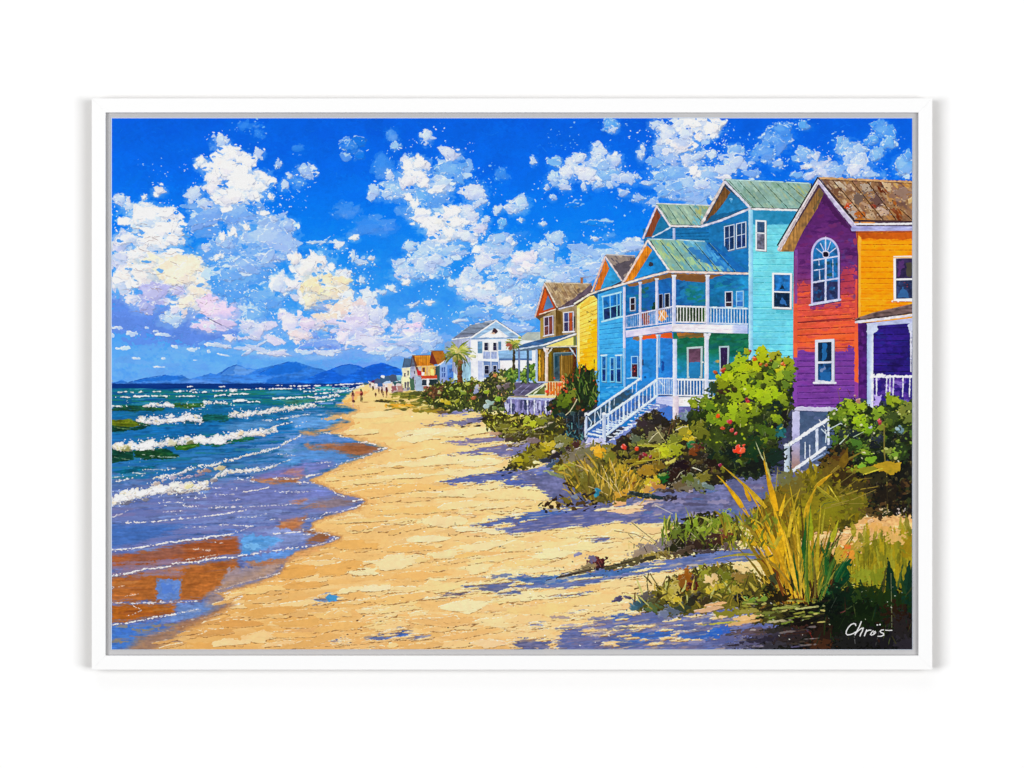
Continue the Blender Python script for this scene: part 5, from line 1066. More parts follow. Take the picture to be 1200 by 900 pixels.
for x0, x1, y0, y1, c in [(524,541,0,345,(190,222,246)),(667,683,0,490,(200,226,248)),(377,397,60,400,(130,200,244))]:
    a, b = H1c((x0, y0),(x1, y1)); post(tq, a[0], b[0], a[1], b[1], c, cap=False)
a, b = H1c((1090,-60),(1128,495)); post(tq, a[0], b[0], a[1], b[1],(232,234,242),(190,200,230)); a, b = H1b((786,680),(850,735)); use(cur); poly([a,(b[0], a[1]),(b[0] - 3, b[1]),(a[0] + 3, b[1])],(226,226,240), rough=.3)
rail(tq, H1c((685,326))[0], H1c((810,326))[0], H1c((685,468))[0], H1c((810,472))[0],8,(206,222,244),1.6, .8); line(H1c((690,340),(740,400)),1.0,(200,220,246))
use(tq); poly(H1c((850,345),(1090,345),(1090,470),(850,470)),(30,76,150), mott=.5, mcol=(24,40,70), alpha=.6)
rail(tq, H1c((848,335))[0], H1c((1092,338))[0], H1c((848,476))[0], H1c((1092,480))[0],9,(236,238,244),2.3,1.3); rail(tq, H1c((1128,345))[0], H1c((1230,345))[0], H1c((1128,480))[0], H1c((1230,482))[0],4,(216,226,236),1.8,1)
use(deck); poly(H1c((665,490),(815,482),(815,575),(700,560),(665,540)),(196,200,236), streak=('str2', .04), mott=.2, mcol=(170,180,226)); poly(H1c((840,490),(1130,490),(1200,500),(1180,575),(840,572)),(242,234,232), streak=('str2', .03)); line(H1c((690,474),(812,478)),1.2,(50,60,110)); line(H1c((690,520),(812,528)), .5,(150,150,190)); line(H1c((848,484),(1100,490)), .8,(70,60,90), broken=.2)
under = sub(tq, 'painted_undercroft', 'violet painted shade under the porch')
poly(H1c((560,640),(700,560),(820,575),(1180,572),(1120,760),(820,780),(600,700)),(108,104,170), mott=.4, mcol=(80,86,150)); poly(H1c((640,570),(810,572),(820,720),(650,690)),(60,112,196), mott=.5, mcol=(90,110,180), rough=.7); strokes(H1c((860,580),(1150,580),(1100,720),(870,700)),16,[(130,120,190),(96,96,160),(70,90,140)], rx=(2,5), ry=(1,2))
a, b = H1c((812,-20),(850,490)); post(tq, a[0], b[0], a[1], b[1],(236,236,246),(186,200,240), cap=False); a, b = H1c((812,480),(864,760)); post(tq, a[0], b[0], a[1], b[1],(240,228,230),(206,190,206), cap=False)
win(tq, H1((962,490),(1056,468),(1056,692),(966,716)),(190,206,236),(30,60,110),(26,66,126), mull=(.5,), rails=(.48,), fw=1.1)
win(tq, H1((1068,465),(1158,445),(1158,672),(1068,690)),(196,212,238),(30,70,120),(26,56,116), mull=(.55,), rails=(.48,), fw=1.1)
use(tq); poly(H1((950,640),(968,662),(1008,720),(970,730),(940,700)),(28,104,170))
win(tq, H1d((276,598),(340,602),(340,783),(276,778)),(228,234,240),(50,80,116),(150,150,172), rails=(.42,), fw=2.0)
win(tq, H0b((-40,146),(136,150),(132,470),(-40,462)),(238,242,246),(36,120,196),(20,50,84), rails=(.53,), fw=2.3)
use(cur); poly(H0b((30,290),(50,240),(70,290)),(20,40,60), rough=.4); poly(H0b((20,420),(50,360),(90,430)),(50,110,180), rough=.5)
a, b = H1d((236,540),(262,900)); post(tq, a[0], b[0], a[1],430,(190,224,246),(120,190,226), cap=False)
# stair
st = sub(tq, 'painted_stair', 'white painted stair down to the sand')
poly(H1c((230,890),(300,840),(660,540),(770,560),(560,680),(420,800),(330,910)),(118,134,196), mott=.35, mcol=(90,110,180), rough=.4)
poly(H1c((60,800),(200,700),(480,470),(660,480),(655,530),(220,840),(215,880),(60,850)),(58,110,190), mott=.5, mcol=(60,76,116), alpha=.95)
poly(H1c((80,650),(240,540),(380,430),(500,420),(380,560),(140,740),(70,790)),(52,64,74), mott=.6, mcol=(40,96,150), alpha=.85, rough=.6)
poly(H1c((540,360),(660,350),(660,480),(480,480)),(44,120,190), mott=.4, mcol=(80,150,210), alpha=.8, rough=.5)
for i in range(15):
    t = i / 14; x, y = lerp2(H1c((110,790))[0], H1c((600,555))[0], t)
    line([(x, y),(x + 12 - 5 * t, y + 1.5 - t)],1.9 - .8 * t,(206,222,244), rough=.35, broken=.08)
for i in range(11):
    t = i / 10; x, y = lerp2(H1c((240,835))[0], H1c((640,560))[0], t)
    line([(x, y),(x + 7, y + .8),(x + 7.6, y + 3),(x + 3, y + 4)],1.1,(214,226,244), rough=.4, broken=.1)
sub(tq, 'painted_stair_rail')
for a, b, w in [((60,650),(530,325),2.7),((225,655),(665,345),3.0),((215,830),(665,485),2.9),((60,785),(200,680),2.3),((50,805),(205,838),2.4)]:
    line([(x, y + 1.3) for x, y in H1c(a, b)], w * .6,(80,110,180), alpha=.8); line(H1c(a, b), w,(202,222,244), rough=.25, h=.5); line([(x, y - w * .22) for x, y in H1c(a, b)], w * .3,(240,246,252), broken=.15)
for i in range(13):
    t = (i + .6) / 13; a = lerp2((225,655),(665,345), t); b = lerp2((225,830),(665,485), t); w = 1.0 if i % 4 else 2.2
    line(H1c(a, b), w,(206,222,244), rough=.15)
for x, y0, y1, w in [(130,615,720,1.2),(180,590,720,1.2),(258,530,615,2.2),(225,560,620,1),(460,380,450, .9),(495,360,440, .9),(300,505,560, .8)]: line(H1c((x, y0),(x - 3, y1)), w,(190,206,226), rough=.15)
line(H1c((70,670),(100,710),(90,745)),1.2,(190,210,236)); line(H1c((235,680),(310,740)),1.3,(190,210,240)); line(H1c((150,620),(180,690)),1.0,(190,210,236))
for x0, x1, y0, y1 in [(36,62,634,845),(194,226,632,880)]:
    a, b = H1c((x0, y0),(x1, y1)); post(tq, a[0], b[0], a[1], b[1],(226,234,246),(170,190,226)); dab((a[0] + b[0]) / 2, a[1],1.9,1.2,(240,244,250),0, .2)
use(st); poly(H1c((40,845),(200,850),(240,905),(60,905)),(206,206,236), mott=.5, mcol=(150,150,200), rough=.7); flecks(705,518,10,14,(236,240,250), .6,1.4)

# --- the purple and orange house
pu = part('painted_house', 'purple and orange painted house at the right edge with a rusty roof')
poly([(959,208),(1072,212),(1072,285),(1000,285),(913,294.5),(912,288)],(70,50,66), vary=.05)
ow = sub(pu, 'painted_wall', 'orange painted side wall')
op = [(1003,268),(1072,268),(1072,380),(1005,380)]
poly(op, grad((271,(206,100,16)),(281,(222,120,16)),(283,(250,156,14)),(320,(250,152,10)),(372,(250,160,14))), vary=.04); only(op)
strokes(op,90,[(252,164,24),(246,146,10),(254,174,40),(240,136,6)], rx=(3,9), ry=(.8,2), alpha=(.35, .75))
poly(H0((715,545),(1195,545),(1195,605),(900,600),(760,600),(715,590)),(202,92,20), mott=.4, mcol=(170,70,20), rough=.6)
siding((1008,284),(1070,284),(1008,374),(1070,374),14,(204,104,10), .65, .25, up=(255,186,60))
poly(H0((718,560),(745,590),(735,900),(718,900)),(255,176,60), rough=.3); poly(H0b((718,0),(742,0),(740,530),(720,530)),(255,172,56), rough=.3); strokes(H0b((990,400),(1190,390),(1190,430),(900,480)),10,[(226,110,20),(214,96,20)], rx=(2,6), ry=(.6,1.2)); flecks(1028,288,8,6,(170,90,20), .4, .8); free()
pwl = sub(pu, 'painted_wall', 'purple and orange red painted front wall')
pp_ = [(930,296),(934,280),(964,226),(1003,272),(1006,300),(1006,480),(929,479)]
poly(pp_, grad((226,(84,34,96)),(260,(92,38,108)),(300,(104,44,116)),(325,(116,50,116)),(335,(160,60,90)),(345,(196,66,72)),(375,(222,84,60)),(395,(238,94,48)),(405,(242,98,44)),(414,(120,60,150)),(478,(116,58,152))), vary=.05, rough=.0); only(pp_)
strokes([(936,280),(964,230),(1000,272),(1002,330),(934,330)],120,[(96,40,112),(82,32,100),(116,50,120),(104,44,130),(70,30,90),(110,40,96)], rx=(2,8), ry=(1,2.6), alpha=(.35, .75), ang=(-.3, .2))
strokes([(984,280),(1003,280),(1003,350),(984,345)],26,[(90,60,130),(140,56,100),(170,60,86),(70,70,130)], rx=(1.5,4), ry=(1,3))
poly(H0b((560,130),(650,110),(690,90),(690,300),(560,360)),(186,62,80), rough=2.2, mott=.4, mcol=(140,54,110)); poly(H0b((185,250),(240,230),(300,240),(300,420),(185,440)),(206,76,68), rough=1.8, mott=.3, mcol=(170,60,90))
poly(H0b((300,440),(560,400),(570,440),(450,460),(300,480)),(124,50,110), rough=1.0)
strokes([(932,345),(1003,340),(1003,412),(932,412)],130,[(226,84,60),(240,98,48),(212,74,66),(246,106,50),(200,70,72),(234,92,70)], rx=(3,9), ry=(.8,2), alpha=(.4, .8), ang=(-.1, .05))
poly(H0c((185,150),(320,170),(335,260),(185,260)),(112,56,150), rough=1.0); poly(H0c((520,180),(620,160),(640,110),(690,130),(690,260),(520,260)),(112,56,150), rough=1.2, mott=.2, mcol=(90,60,160)); poly(H0c((515,190),(525,40),(520,40),(500,190)),(240,98,46), rough=.4)
strokes([(932,416),(1003,416),(1003,476),(932,476)],110,[(116,58,156),(104,50,140),(130,66,164),(124,54,150),(96,50,146)], rx=(3,9), ry=(.8,2), alpha=(.35, .75))
siding((935,326),(1001,318),(935,345),(1001,340),3,(96,30,70), .7, .3); siding((935,345),(1001,340),(935,412),(1001,410),9,(146,40,40), .8, .2, up=(250,130,80)); siding((934,412),(1001,412),(934,478),(1001,476),9,(74,32,108), .8, .2, up=(140,84,170)); siding((938,285),(1000,278),(935,325),(1001,318),5,(70,24,84), .6, .5)
line(H0b((190,585),(400,565),(690,545)),1.2,(120,36,40), broken=.1)
poly(H0((160,700),(185,690),(185,900),(160,900)),(124,70,150), rough=.2); poly(H0b((158,0),(182,0),(182,420),(158,420)),(130,66,130), rough=.2); poly(H0b((158,420),(182,420),(182,800),(155,800)),(226,90,56), rough=.3); poly(H0c((152,90),(180,90),(182,220),(150,230)),(238,100,56), rough=.3); poly(H0c((148,215),(182,215),(182,645),(146,645)),(126,66,160), rough=.3)
poly(H0b((692,200),(716,210),(720,560),(690,540)),(226,84,60), rough=.3); poly(H0b((690,660),(720,670),(718,900),(690,900)),(240,96,50), rough=.3); poly(H0c((686,0),(722,0),(720,450),(684,430)),(242,98,52), rough=.4); poly(H0c((684,430),(720,440),(718,560),(684,560)),(140,60,150), rough=.4); free()
line(H0((708,540),(712,900)), .8,(90,36,60)); line(H0b((714,0),(712,540)), .8,(110,40,50))
use(pwl); poly(H0((420,200),(700,520),(690,560),(600,500),(420,290),(380,280),(200,600),(185,600),(190,560)),(66,26,76), rough=.8, alpha=.8, mott=.3, mcol=(96,40,106))
ru = sub(pu, 'painted_roof', 'rusty brown metal painted roof')
rp = H0((378,60),(800,82),(1200,98),(1200,445),(672,438))
poly(rp,(150,112,78), mott=.5, mcol=(104,70,48)); only(rp)
strokes(rp,260,[(176,144,116),(128,86,56),(200,172,140),(96,62,46),(150,108,66),(186,130,70),(110,80,70),(140,100,80)], rx=(2,6), ry=(.9,2.4), ang=(.6,1.05), alpha=(.5, .9))
strokes(H0((400,80),(640,95),(900,420),(680,430)),70,[(206,180,150),(190,160,130),(170,150,140),(216,190,150)], rx=(2,5), ry=(.8,2), ang=(.7,1.0), alpha=(.5, .9))
strokes(H0((840,100),(930,100),(1150,400),(1060,430)),60,[(116,44,16),(140,60,20),(96,36,16),(160,84,30)], rx=(2,6), ry=(.9,2), ang=(.75,1.0), alpha=(.6, .95))
strokes(H0((950,120),(1190,110),(1190,250),(1020,260)),40,[(190,130,60),(150,110,80),(170,120,60),(140,104,90),(206,160,90)], rx=(2,5), ry=(1,3), ang=(.4,1), alpha=(.6, .95))
for x, y, rx, ry, c in [(620,310,20,36,(190,70,30)),(720,240,40,60,(110,90,80)),(520,190,30,50,(120,80,56)),(660,380,50,40,(170,160,156)),(740,390,40,30,(170,90,30)),(880,260,60,40,(104,76,70)),(940,360,40,40,(190,160,140)),(980,140,50,30,(200,170,130)),(1100,200,60,50,(150,120,104)),(790,150,40,40,(176,156,136)),(560,130,50,20,(196,176,150)),(1180,260,20,40,(206,170,110)),(850,310,26,20,(140,50,30)),(830,420,60,16,(176,140,100))]:
    x, y = H0((x, y))[0]; dab(x, y, rx / 7.5, ry / 7.5, c, U(.5,1), .4, hi=.3, lo=.4, h=.4)
seams([H0(a, b) for a, b in [((395,85),(680,425)),((495,88),(800,435)),((665,95),(935,430)),((800,100),(1050,430)),((1090,340),(1190,430))]],(50,28,22),1.2,(206,160,110))
flecks(1030,235,26,40,(60,34,26), .5,1.2); flecks(1036,236,30,24,(226,190,140), .4,1.0); free()
line(H0((380,66),(600,72),(800,84),(1200,100)),2.2,(206,160,106), rough=.4); line(H0((400,80),(800,98),(1200,112)), .8,(80,44,30), broken=.2); line(H0((675,436),(1200,446)),1.3,(60,40,40), broken=.1); line(H0((690,425),(820,428)),1.2,(206,130,40), broken=.2)
sub(pu, 'painted_soffit'); sp = H0((372,150),(420,190),(360,330),(240,520),(190,620),(160,690),(150,712),(25,712),(120,560))
poly(sp, grad((220,(128,92,50)),(250,(160,114,62)),(294,(176,128,66))), mott=.35, mcol=(100,76,56), streak=('vst', .08)); poly(H0((375,150),(420,190),(330,360),(320,330),(370,250)),(104,84,56), rough=.6)
trim(pu, H0((368,86),(200,370),(24,690)),4.6,(208,194,198), dw=1.6, dside=1.0); line(H0((362,60),(190,350),(8,655)),1.6,(36,26,36)); line(H0((352,122),(190,400),(24,700)), .8,(150,130,130), broken=.3); line(H0((366,80),(200,350),(20,660)),1.0,(240,230,230), broken=.2)
trim(pu, H0((376,92),(520,290),(690,500)),5.0,(196,186,216), dw=1.4, dside=1.0); line(H0((368,66),(520,255),(684,440)),1.5,(44,34,46)); line(H0((400,170),(540,360),(650,500)), .9,(90,50,110), broken=.2); line(H0((372,84),(520,270),(690,470)), .9,(228,222,240), broken=.2)
trim(pu, H0((690,468),(860,470),(1200,466)),2.4,(240,234,246), dark=False); line(H0((690,455),(860,458)),1.6,(222,150,80), broken=.1); poly(H0((670,486),(1200,490),(1200,528),(660,532),(650,510)),(166,168,214), mott=.3, mcol=(140,140,200), streak=('str2', .06)); line(H0((690,540),(1200,538)), .9,(110,50,40), broken=.15); line(H0((870,486),(1200,488)), .8,(110,110,160), broken=.2)
# arched window
aw = sub(pu, 'painted_window', 'arched painted fanlight window')
def arch(cx, cy, rx, ry, y1l, y1r, k=0): return [(cx - rx + k, y1l - k)] + [(cx - (rx - k) * math.cos(math.pi * i / 24), cy - (ry - k) * math.sin(math.pi * i / 24)) for i in range(25)] + [(cx + rx - k, y1r - k)]
o_ = arch(967.2,299,16.9,21,357,352.5); FRM = (190,184,232)
poly([(x + .8, y + 1) for x, y in o_],(60,20,80)); poly(o_, FRM, vary=.05, h=.4)
i_ = arch(967.2,299,16.9,21,357,352.5,2.4); poly(i_, grad((280,(44,124,180)),(300,(30,110,176)),(329,(30,100,160)),(331,(44,46,84)),(354,(40,60,110))), vary=.12, mott=.3, mcol=(30,40,80)); only(i_)
strokes(i_,30,[(40,130,196),(24,90,150),(60,150,210),(30,80,110)], rx=(1,3), ry=(1,3)); strokes([(952,331),(982,328),(982,352),(952,355)],30,[(50,40,70),(34,36,70),(60,90,150),(30,30,50),(90,80,110)], rx=(1,3), ry=(1,3))
strokes([(970,308),(982,308),(982,327),(970,328)],12,[(30,70,60),(40,60,40),(30,90,150)], rx=(1,2.5), ry=(1,3)); free()
for a, b, w in [((430,600),(430,700),1.4),((385,640),(415,700),1.0),((350,685),(400,725),1.0),((475,625),(450,695),1.0),((520,680),(460,728),1.0),((315,790),(540,752),1.6)]: line(H0(a, b), w,(200,206,240))
for a, b, w in [((432,20),(430,400),2.2),((318,232),(545,196),2.0),((330,128),(420,112),1.1),((376,118),(380,205), .9),((494,30),(496,190), .8),((372,20),(374,80), .8),((316,38),(420,22), .8),((290,432),(560,384),2.4)]: line(H0b(a, b), w,(196,202,238), rough=.15)
dab(967.6,298,4.4,4.4,(206,206,240),0, .08); dab(967.6,298,3.1,3.1,(20,16,36),0, .1); line(H0((432,585),(432,600)),1.5,(206,200,240)); line(H0b((300,442),(560,398)), .9,(70,30,90))
win(pu, H0c((338,62),(508,52),(508,440),(338,440)),(206,210,226),(20,44,72),(24,70,120), rails=(.53,), fw=3.4, sill=2.6)
use(cur); poly(H0c((400,90),(440,86),(440,240),(400,240)),(34,100,160), rough=.5); poly(H0c((385,330),(420,280),(440,300),(400,350)),(110,130,170), rough=.6); poly(H0c((385,350),(470,340),(475,425),(385,420)),(34,100,166), rough=.5)
line(H0c((330,462),(500,458)),1.2,(60,24,90), broken=.1)
win(pu,[(1046.8,300),(1072,299.5),(1072,352.5),(1047.2,353)],(244,238,242),(56,44,84),(44,56,96), rails=(.52,), fw=3.0, sill=2.2)
use(cur); poly(H0b((1075,50),(1130,40),(1100,130),(1070,180)),(84,50,110), rough=.6); poly(H0b((1140,60),(1190,50),(1190,180),(1140,180)),(70,66,56), rough=.6); poly(H0b((1065,330),(1110,270),(1160,330),(1160,365),(1065,365)),(50,96,150), rough=.5); flecks(1062,335,6,6,(150,50,50), .5, .9)
line(H0b((1020,15),(1185,12)),1.6,(226,150,60), alpha=.6); line(H0b((1025,400),(1185,404)),1,(190,90,20), broken=.2)
# porch of the purple house
pin = sub(pu, 'painted_porch', 'indigo painted porch wall')
ip = H0b((715,590),(1190,560),(1200,1300),(725,1250)); poly(ip, gradx((1006,(76,28,104)),(1016,(70,30,110)),(1026,(44,26,120)),(1069,(38,26,112))), vary=.1); only(ip)
strokes(H0c((860,0),(1200,0),(1200,380),(860,380)),60,[(46,26,126),(36,26,104),(60,30,140),(30,40,130)], rx=(3,8), ry=(1,2), alpha=(.4, .8)); siding(*H0c((860,-120),(1190,-130),(860,370),(1190,370)),9,(26,18,74), .6, .3)
strokes(H0c((860,400),(1180,400),(1180,640),(860,640)),50,[(84,50,150),(106,70,170),(60,40,120),(150,120,206)], rx=(2,5), ry=(1,3), alpha=(.5, .9)); strokes(H0c((724,0),(790,0),(790,560),(724,560)),30,[(84,30,110),(60,24,90),(96,40,130)], rx=(1,3), ry=(1,4)); free()
sub(pu, 'painted_porch_roof')
poly(H0b((690,552),(840,500),(1195,420),(1195,505),(850,560),(700,575)),(110,88,86), mott=.5, mcol=(70,56,60), streak=('str2', .1)); line(H0b((690,556),(850,500),(1190,425)), .8,(150,120,110), broken=.3); line(H0b((690,566),(1190,500)), .9,(44,34,40), broken=.2)
trim(pu, H0b((698,582),(860,562),(1195,520)),3.0,(220,216,226), dark=False); poly(H0b((790,592),(1195,545),(1195,590),(800,618)),(176,182,220), streak=('str2', .05))
a, b = H0b((795,600),(855,900)); post(pu, a[0], b[0] - .6, a[1],478,(160,184,224),(226,232,246), cap=False)
sub(pu, 'painted_bracket'); poly(H0b((795,600),(890,600),(885,660),(850,690),(800,690)),(196,206,230), rough=.6); poly(H0b((1145,590),(1195,590),(1195,690),(1165,670)),(196,202,226), rough=.6); line(H0b((1180,660),(1182,900)),1.8,(206,206,232), rough=.3)
sub(pu, 'painted_railing'); line(H0c((1180,60),(1180,350)),1.3,(220,220,236), broken=.2)
for x, w in [(845,2.6),(880,1.8),(968,1.5),(998,1.5),(1028,1.5),(1112,1.3),(1172,1.4)]: line(H0c((x,395),(x - 4,630 if x < 900 else 560)), w,(222,222,246), rough=.25)
line(H0c((835,385),(1190,385)),3.0,(240,238,248), rough=.4); dab(1033,440,5,2.6,(246,244,250),0, .3, hi=.4, lo=.5); dab(1022,440,2.6,3.2,(240,240,250),0, .4); dab(1024,437.5,1,1,(60,60,100),0, .3)
use(pu); poly(H0c((860,560),(930,540),(900,640),(850,640)),(176,156,222), rough=.8); poly(H0c((1000,640),(1190,620),(1190,680),(1000,690)),(206,206,226), rough=.8)
# base of the purple house and its own stair
sub(pu, 'painted_undercroft', 'slate painted shade under the purple house'); poly(H0c((195,680),(640,690),(640,1300),(190,1300)), grad((480,(64,84,116)),(520,(78,96,130)),(560,(110,116,150))), mott=.35, mcol=(50,66,100)); strokes(H0c((205,690),(500,695),(500,1100),(205,1100)),26,[(72,96,130),(56,74,104),(88,104,140)], rx=(2,6), ry=(1,4))
sub(pu, 'painted_beam'); poly(H0c((120,648),(300,652),(600,660),(560,690),(420,694),(120,682)),(204,200,222), rough=.4, mott=.3, mcol=(160,160,200)); line(H0c((125,684),(420,696)), .8,(60,60,96), broken=.1)
P5 = lambda *p: T(840,480,1200 / 230, *p)
sub(pu, 'painted_post'); poly(P5((462,10),(506,10),(508,375),(458,360)), grad((482,(190,190,222)),(520,(170,168,206)),(545,(160,126,120))), mott=.35, mcol=(140,136,180), rough=.3)
sub(pu, 'painted_stair_rail')
for x, y0, y1, w in [(612,110,275,3.4),(540,200,300,1.4),(568,220,290,1.2),(682,75,210,2.6)]: line(P5((x, y0),(x, y1)), w,(206,214,236), rough=.2)
line(P5((640,120),(670,150),(665,200)),1.3,(200,216,230)); line(P5((700,80),(720,110)),1.3,(220,226,236))
for a, b, w in [((425,225),(690,50),4.0),((440,390),(660,235),3.6)]:
    line([(x, y + 1.8) for x, y in P5(a, b)], w * .5,(80,96,140)); line(P5(a, b), w,(222,226,240), rough=.35); line([(x, y - .9) for x, y in P5(a, b)], w * .35,(250,250,254), broken=.15)
line(P5((560,325),(660,270)),1.6,(150,170,210)); line(P5((590,340),(620,340),(612,360)),2,(190,206,230), rough=.3)
a, b = P5((412,215),(446,500)); post(pu, a[0], b[0], a[1], b[1],(200,212,226),(160,176,190)); dab((a[0] + b[0]) / 2, a[1],3.4,1.8,(232,236,244),0, .3)
use(pu); poly(P5((470,395),(520,370),(590,380),(560,420),(480,430)),(180,170,190), rough=1, mott=.4, mcol=(90,80,90)); poly(P5((690,240),(760,190),(770,230),(730,270)),(200,190,216), rough=1)
# ---- palms, shrubs, grasses ----------------------------------------------------------------------
def leaf(x, y, L, w, ang, col, rough=.25, alpha=.97, curl=0.0, h=.4):
    """one pointed leaf or brush mark from (x, y) along ang"""
    n = 7; up = []; dn = []
    for i in range(n + 1):
        t = i / n; a = ang + curl * t
        px = x + L * t * math.cos(a); py = y + L * t * math.sin(a)
        k = w * .5 * (math.sin(math.pi * min(1, t * .9 + .12)) ** .8)
        up.append((px - k * math.sin(a), py + k * math.cos(a))); dn.append((px + k * math.sin(a), py - k * math.cos(a)))
    poly(up + dn[::-1], col, rough=rough, vary=.05, alpha=alpha, h=h)
def blade(pts, w, col, edge=None, w1=.3, spine=None):
    """a long grass blade, widest a third of the way along"""
    n = 14; P_ = []
    for i in range(n + 1):                      # quadratic curve through three points or polyline
        t = i / n
        if len(pts) == 3:
            a, b, c = pts; P_.append(((1 - t) ** 2 * a[0] + 2 * t * (1 - t) * b[0] + t * t * c[0],(1 - t) ** 2 * a[1] + 2 * t * (1 - t) * b[1] + t * t * c[1]))
        else: P_.append(lerp2(pts[0], pts[-1], t))
    up = []; dn = []
    for i,(x, y) in enumerate(P_):
        t = i / n; q = P_[min(n, i + 1)]; p = P_[max(0, i - 1)]
        dx, dy = q[0] - p[0], q[1] - p[1]; L = math.hypot(dx, dy) + 1e-6
        k = w * .5 * (.55 + .45 * math.sin(math.pi * min(1, t * 1.4))) * (1 - t) ** .55 + w1 * .5 * t
        up.append((x - dy / L * k, y + dx / L * k)); dn.append((x + dy / L * k, y - dx / L * k))
    poly(up + dn[::-1], col, rough=.15, vary=.08, h=.5)
    if edge: line(dn, .6, edge, broken=.2, w1=.3)
    if spine: line(P_, .6, spine, alpha=.7, broken=.25, w1=.3)
def bush(pts, base, cols, n, size=(1.5,4), lights=None, nl=0, twig=0, shape='dab', deep=None, base_rough=2.0, ang=(-3,3)):
    """a shrub: dark mass, then leaves of many greens, then sunlit leaves towards the top"""
    poly(pts, base, rough=base_rough, vary=.12, mott=.5, mcol=mix(base,(14,18,22), .6), h=.2)
    x0 = min(p[0] for p in pts); x1 = max(p[0] for p in pts); y0 = min(p[1] for p in pts); y1 = max(p[1] for p in pts)
    def put(c, s, y):
        if shape == 'dab': dab(x, y, s * U(.8,1.5), s * U(.5, .95), c, U(*ang), .38, hi=.3, lo=.45, loc=(24,30,24), hic=mix(c,(240,240,160), .7), h=.5, vary=.05)
        else: leaf(x, y, s * U(1.6,3), s * U(.5, .9), U(*ang), c, curl=U(-.5, .5))
    for _ in range(n):
        x, y = U(x0, x1), U(y0, y1)
        if not pip(x, y, pts): continue
        t = (y - y0) / (y1 - y0 + 1e-6)
        c = jit(random.choice(cols),10)
        if deep and U(0,1) < t * .75: c = jit(random.choice(deep),6)
        put(c, U(*size), y)
    for _ in range(nl):
        x, y = U(x0, x1), U(y0, y1)
        if not pip(x, y, pts): continue
        if U(0,1) < (y - y0) / (y1 - y0 + 1e-6) * .8: continue
        put(jit(random.choice(lights),10), U(size[0] * .7, size[1] * .85), y)
    for _ in range(twig):
        x, y = U(x0, x1), U(y0, y1)
        if pip(x, y, pts): line([(x, y),(x + U(-4,4), y - U(2,7))], U(.4, .8), random.choice([(226,214,150),(60,44,24),(190,180,90)]), alpha=.8, broken=.2)

# far dune grasses
part('painted_dune_grass', 'low golden and olive painted dune grass in front of the far houses')
for x, y, rx, ry, c in [(453,470,9,1.8,(92,82,40)),(448,470,7,1.2,(70,60,34)),(480,465,20,2.6,(132,124,40)),(500,468,20,4,(92,100,36)),(471,476,20,2.8,(222,162,48)),(478,477,12,1.4,(240,190,70)),(503,481,19,3,(160,134,40)),(495,473,16,2.4,(120,110,36)),(515,477,14,3,(110,90,40)),(470,462,12,1.6,(150,150,60)),(486,461,12,2,(80,84,40)),(512,470,16,4,(72,80,32)),(493,478,14,1.6,(222,190,100)),(505,475,14,1.6,(240,214,140)),(463,468,10,1,(200,180,90)),(520,483,8,2,(100,80,60))]:
    dab(x, y, rx, ry, c, U(-.06, .06), .4, lo=.3, h=.3)
for _ in range(60):
    x, y = U(455,530), U(459,482); dab(x, y, U(2,6), U(.5,1.2), random.choice([(150,140,50),(70,70,30),(190,170,80),(110,110,44),(236,200,120)]), U(-.2, .1), .4, alpha=.8)
# shrubs below the palm and the white house
part('painted_shrub', 'green painted shrubs around the foot of the palm')
bush([(492,462),(510,450),(524,446),(540,447),(556,444),(568,452),(572,470),(560,480),(530,482),(505,476)],(62,70,30),[(120,134,42),(90,106,36),(150,150,50),(70,80,34),(104,60,40),(140,150,60)],260,(.9,2.2),[(176,182,70),(160,166,50),(190,190,90),(200,196,110),(150,160,60)],170,8, 'leaf', ang=(-2.8,-.4), deep=[(40,44,30),(60,50,30),(30,40,34)])
bush([(505,455),(520,452),(515,466),(500,464)],(96,64,44),[(120,76,50),(90,60,40),(150,110,60)],30,(1,2.2))
for x, y, rx, ry, c in [(538,455,4,3,(156,168,60)),(543,460,5,3,(130,150,50)),(524,471,6,4,(196,174,40)),(518,470,4,3,(206,180,50)),(535,470,5,3,(150,150,40)),(548,450,4,3,(180,190,70)),(555,466,4,3,(176,100,60)),(529,455,3,3,(120,140,50)),(560,453,5,4,(176,176,186)),(558,458,4,5,(150,156,190)),(515,460,3,3,(170,170,90))]:
    dab(x, y, rx * 0.72, ry * 0.72, c, U(-.4, .4), .4, hi=.3, lo=.5, loc=(30,34,24))
part('painted_shrub', 'painted shrubs with rusty tips below the white house')
bush([(562,452),(570,440),(580,436),(592,432),(602,440),(604,456),(596,466),(590,480),(570,484),(556,480),(560,464)],(60,66,38),[(120,130,50),(150,146,66),(96,104,44),(130,90,60),(160,120,70),(84,76,60),(140,150,60)],260,(.9,2.1),[(196,200,100),(176,176,70),(216,206,130),(206,160,90),(160,160,70)],170,8, 'leaf', ang=(-2.8,-.4), deep=[(44,44,44),(30,40,34),(84,70,76)])
for x, y, rx, ry, c in [(588,443,6,2.5,(180,180,84)),(580,440,3,3,(190,120,70)),(594,452,6,4,(104,90,92)),(584,454,4,3,(130,116,120)),(570,459,5,3,(150,170,40)),(574,472,6,4,(150,176,166)),(570,476,5,4,(170,190,190)),(584,468,5,4,(130,166,40)),(580,478,4,3,(110,130,60)),(588,480,5,3,(90,110,50)),(590,446,3,2,(206,190,120))]:
    dab(x, y, rx * 0.75, ry * 0.75, c, U(-.4, .4), .4, hi=.3, lo=.5, loc=(30,34,24))
part('painted_shrub', 'dark green painted shrub seen through the blue roofed porch')
bush([(592,436),(600,430),(612,434),(618,428),(627,426),(627,447),(592,447)],(60,90,40),[(110,150,50),(90,130,44),(70,100,40),(140,170,60)],70,(1,2.4),[(160,190,80)],16)
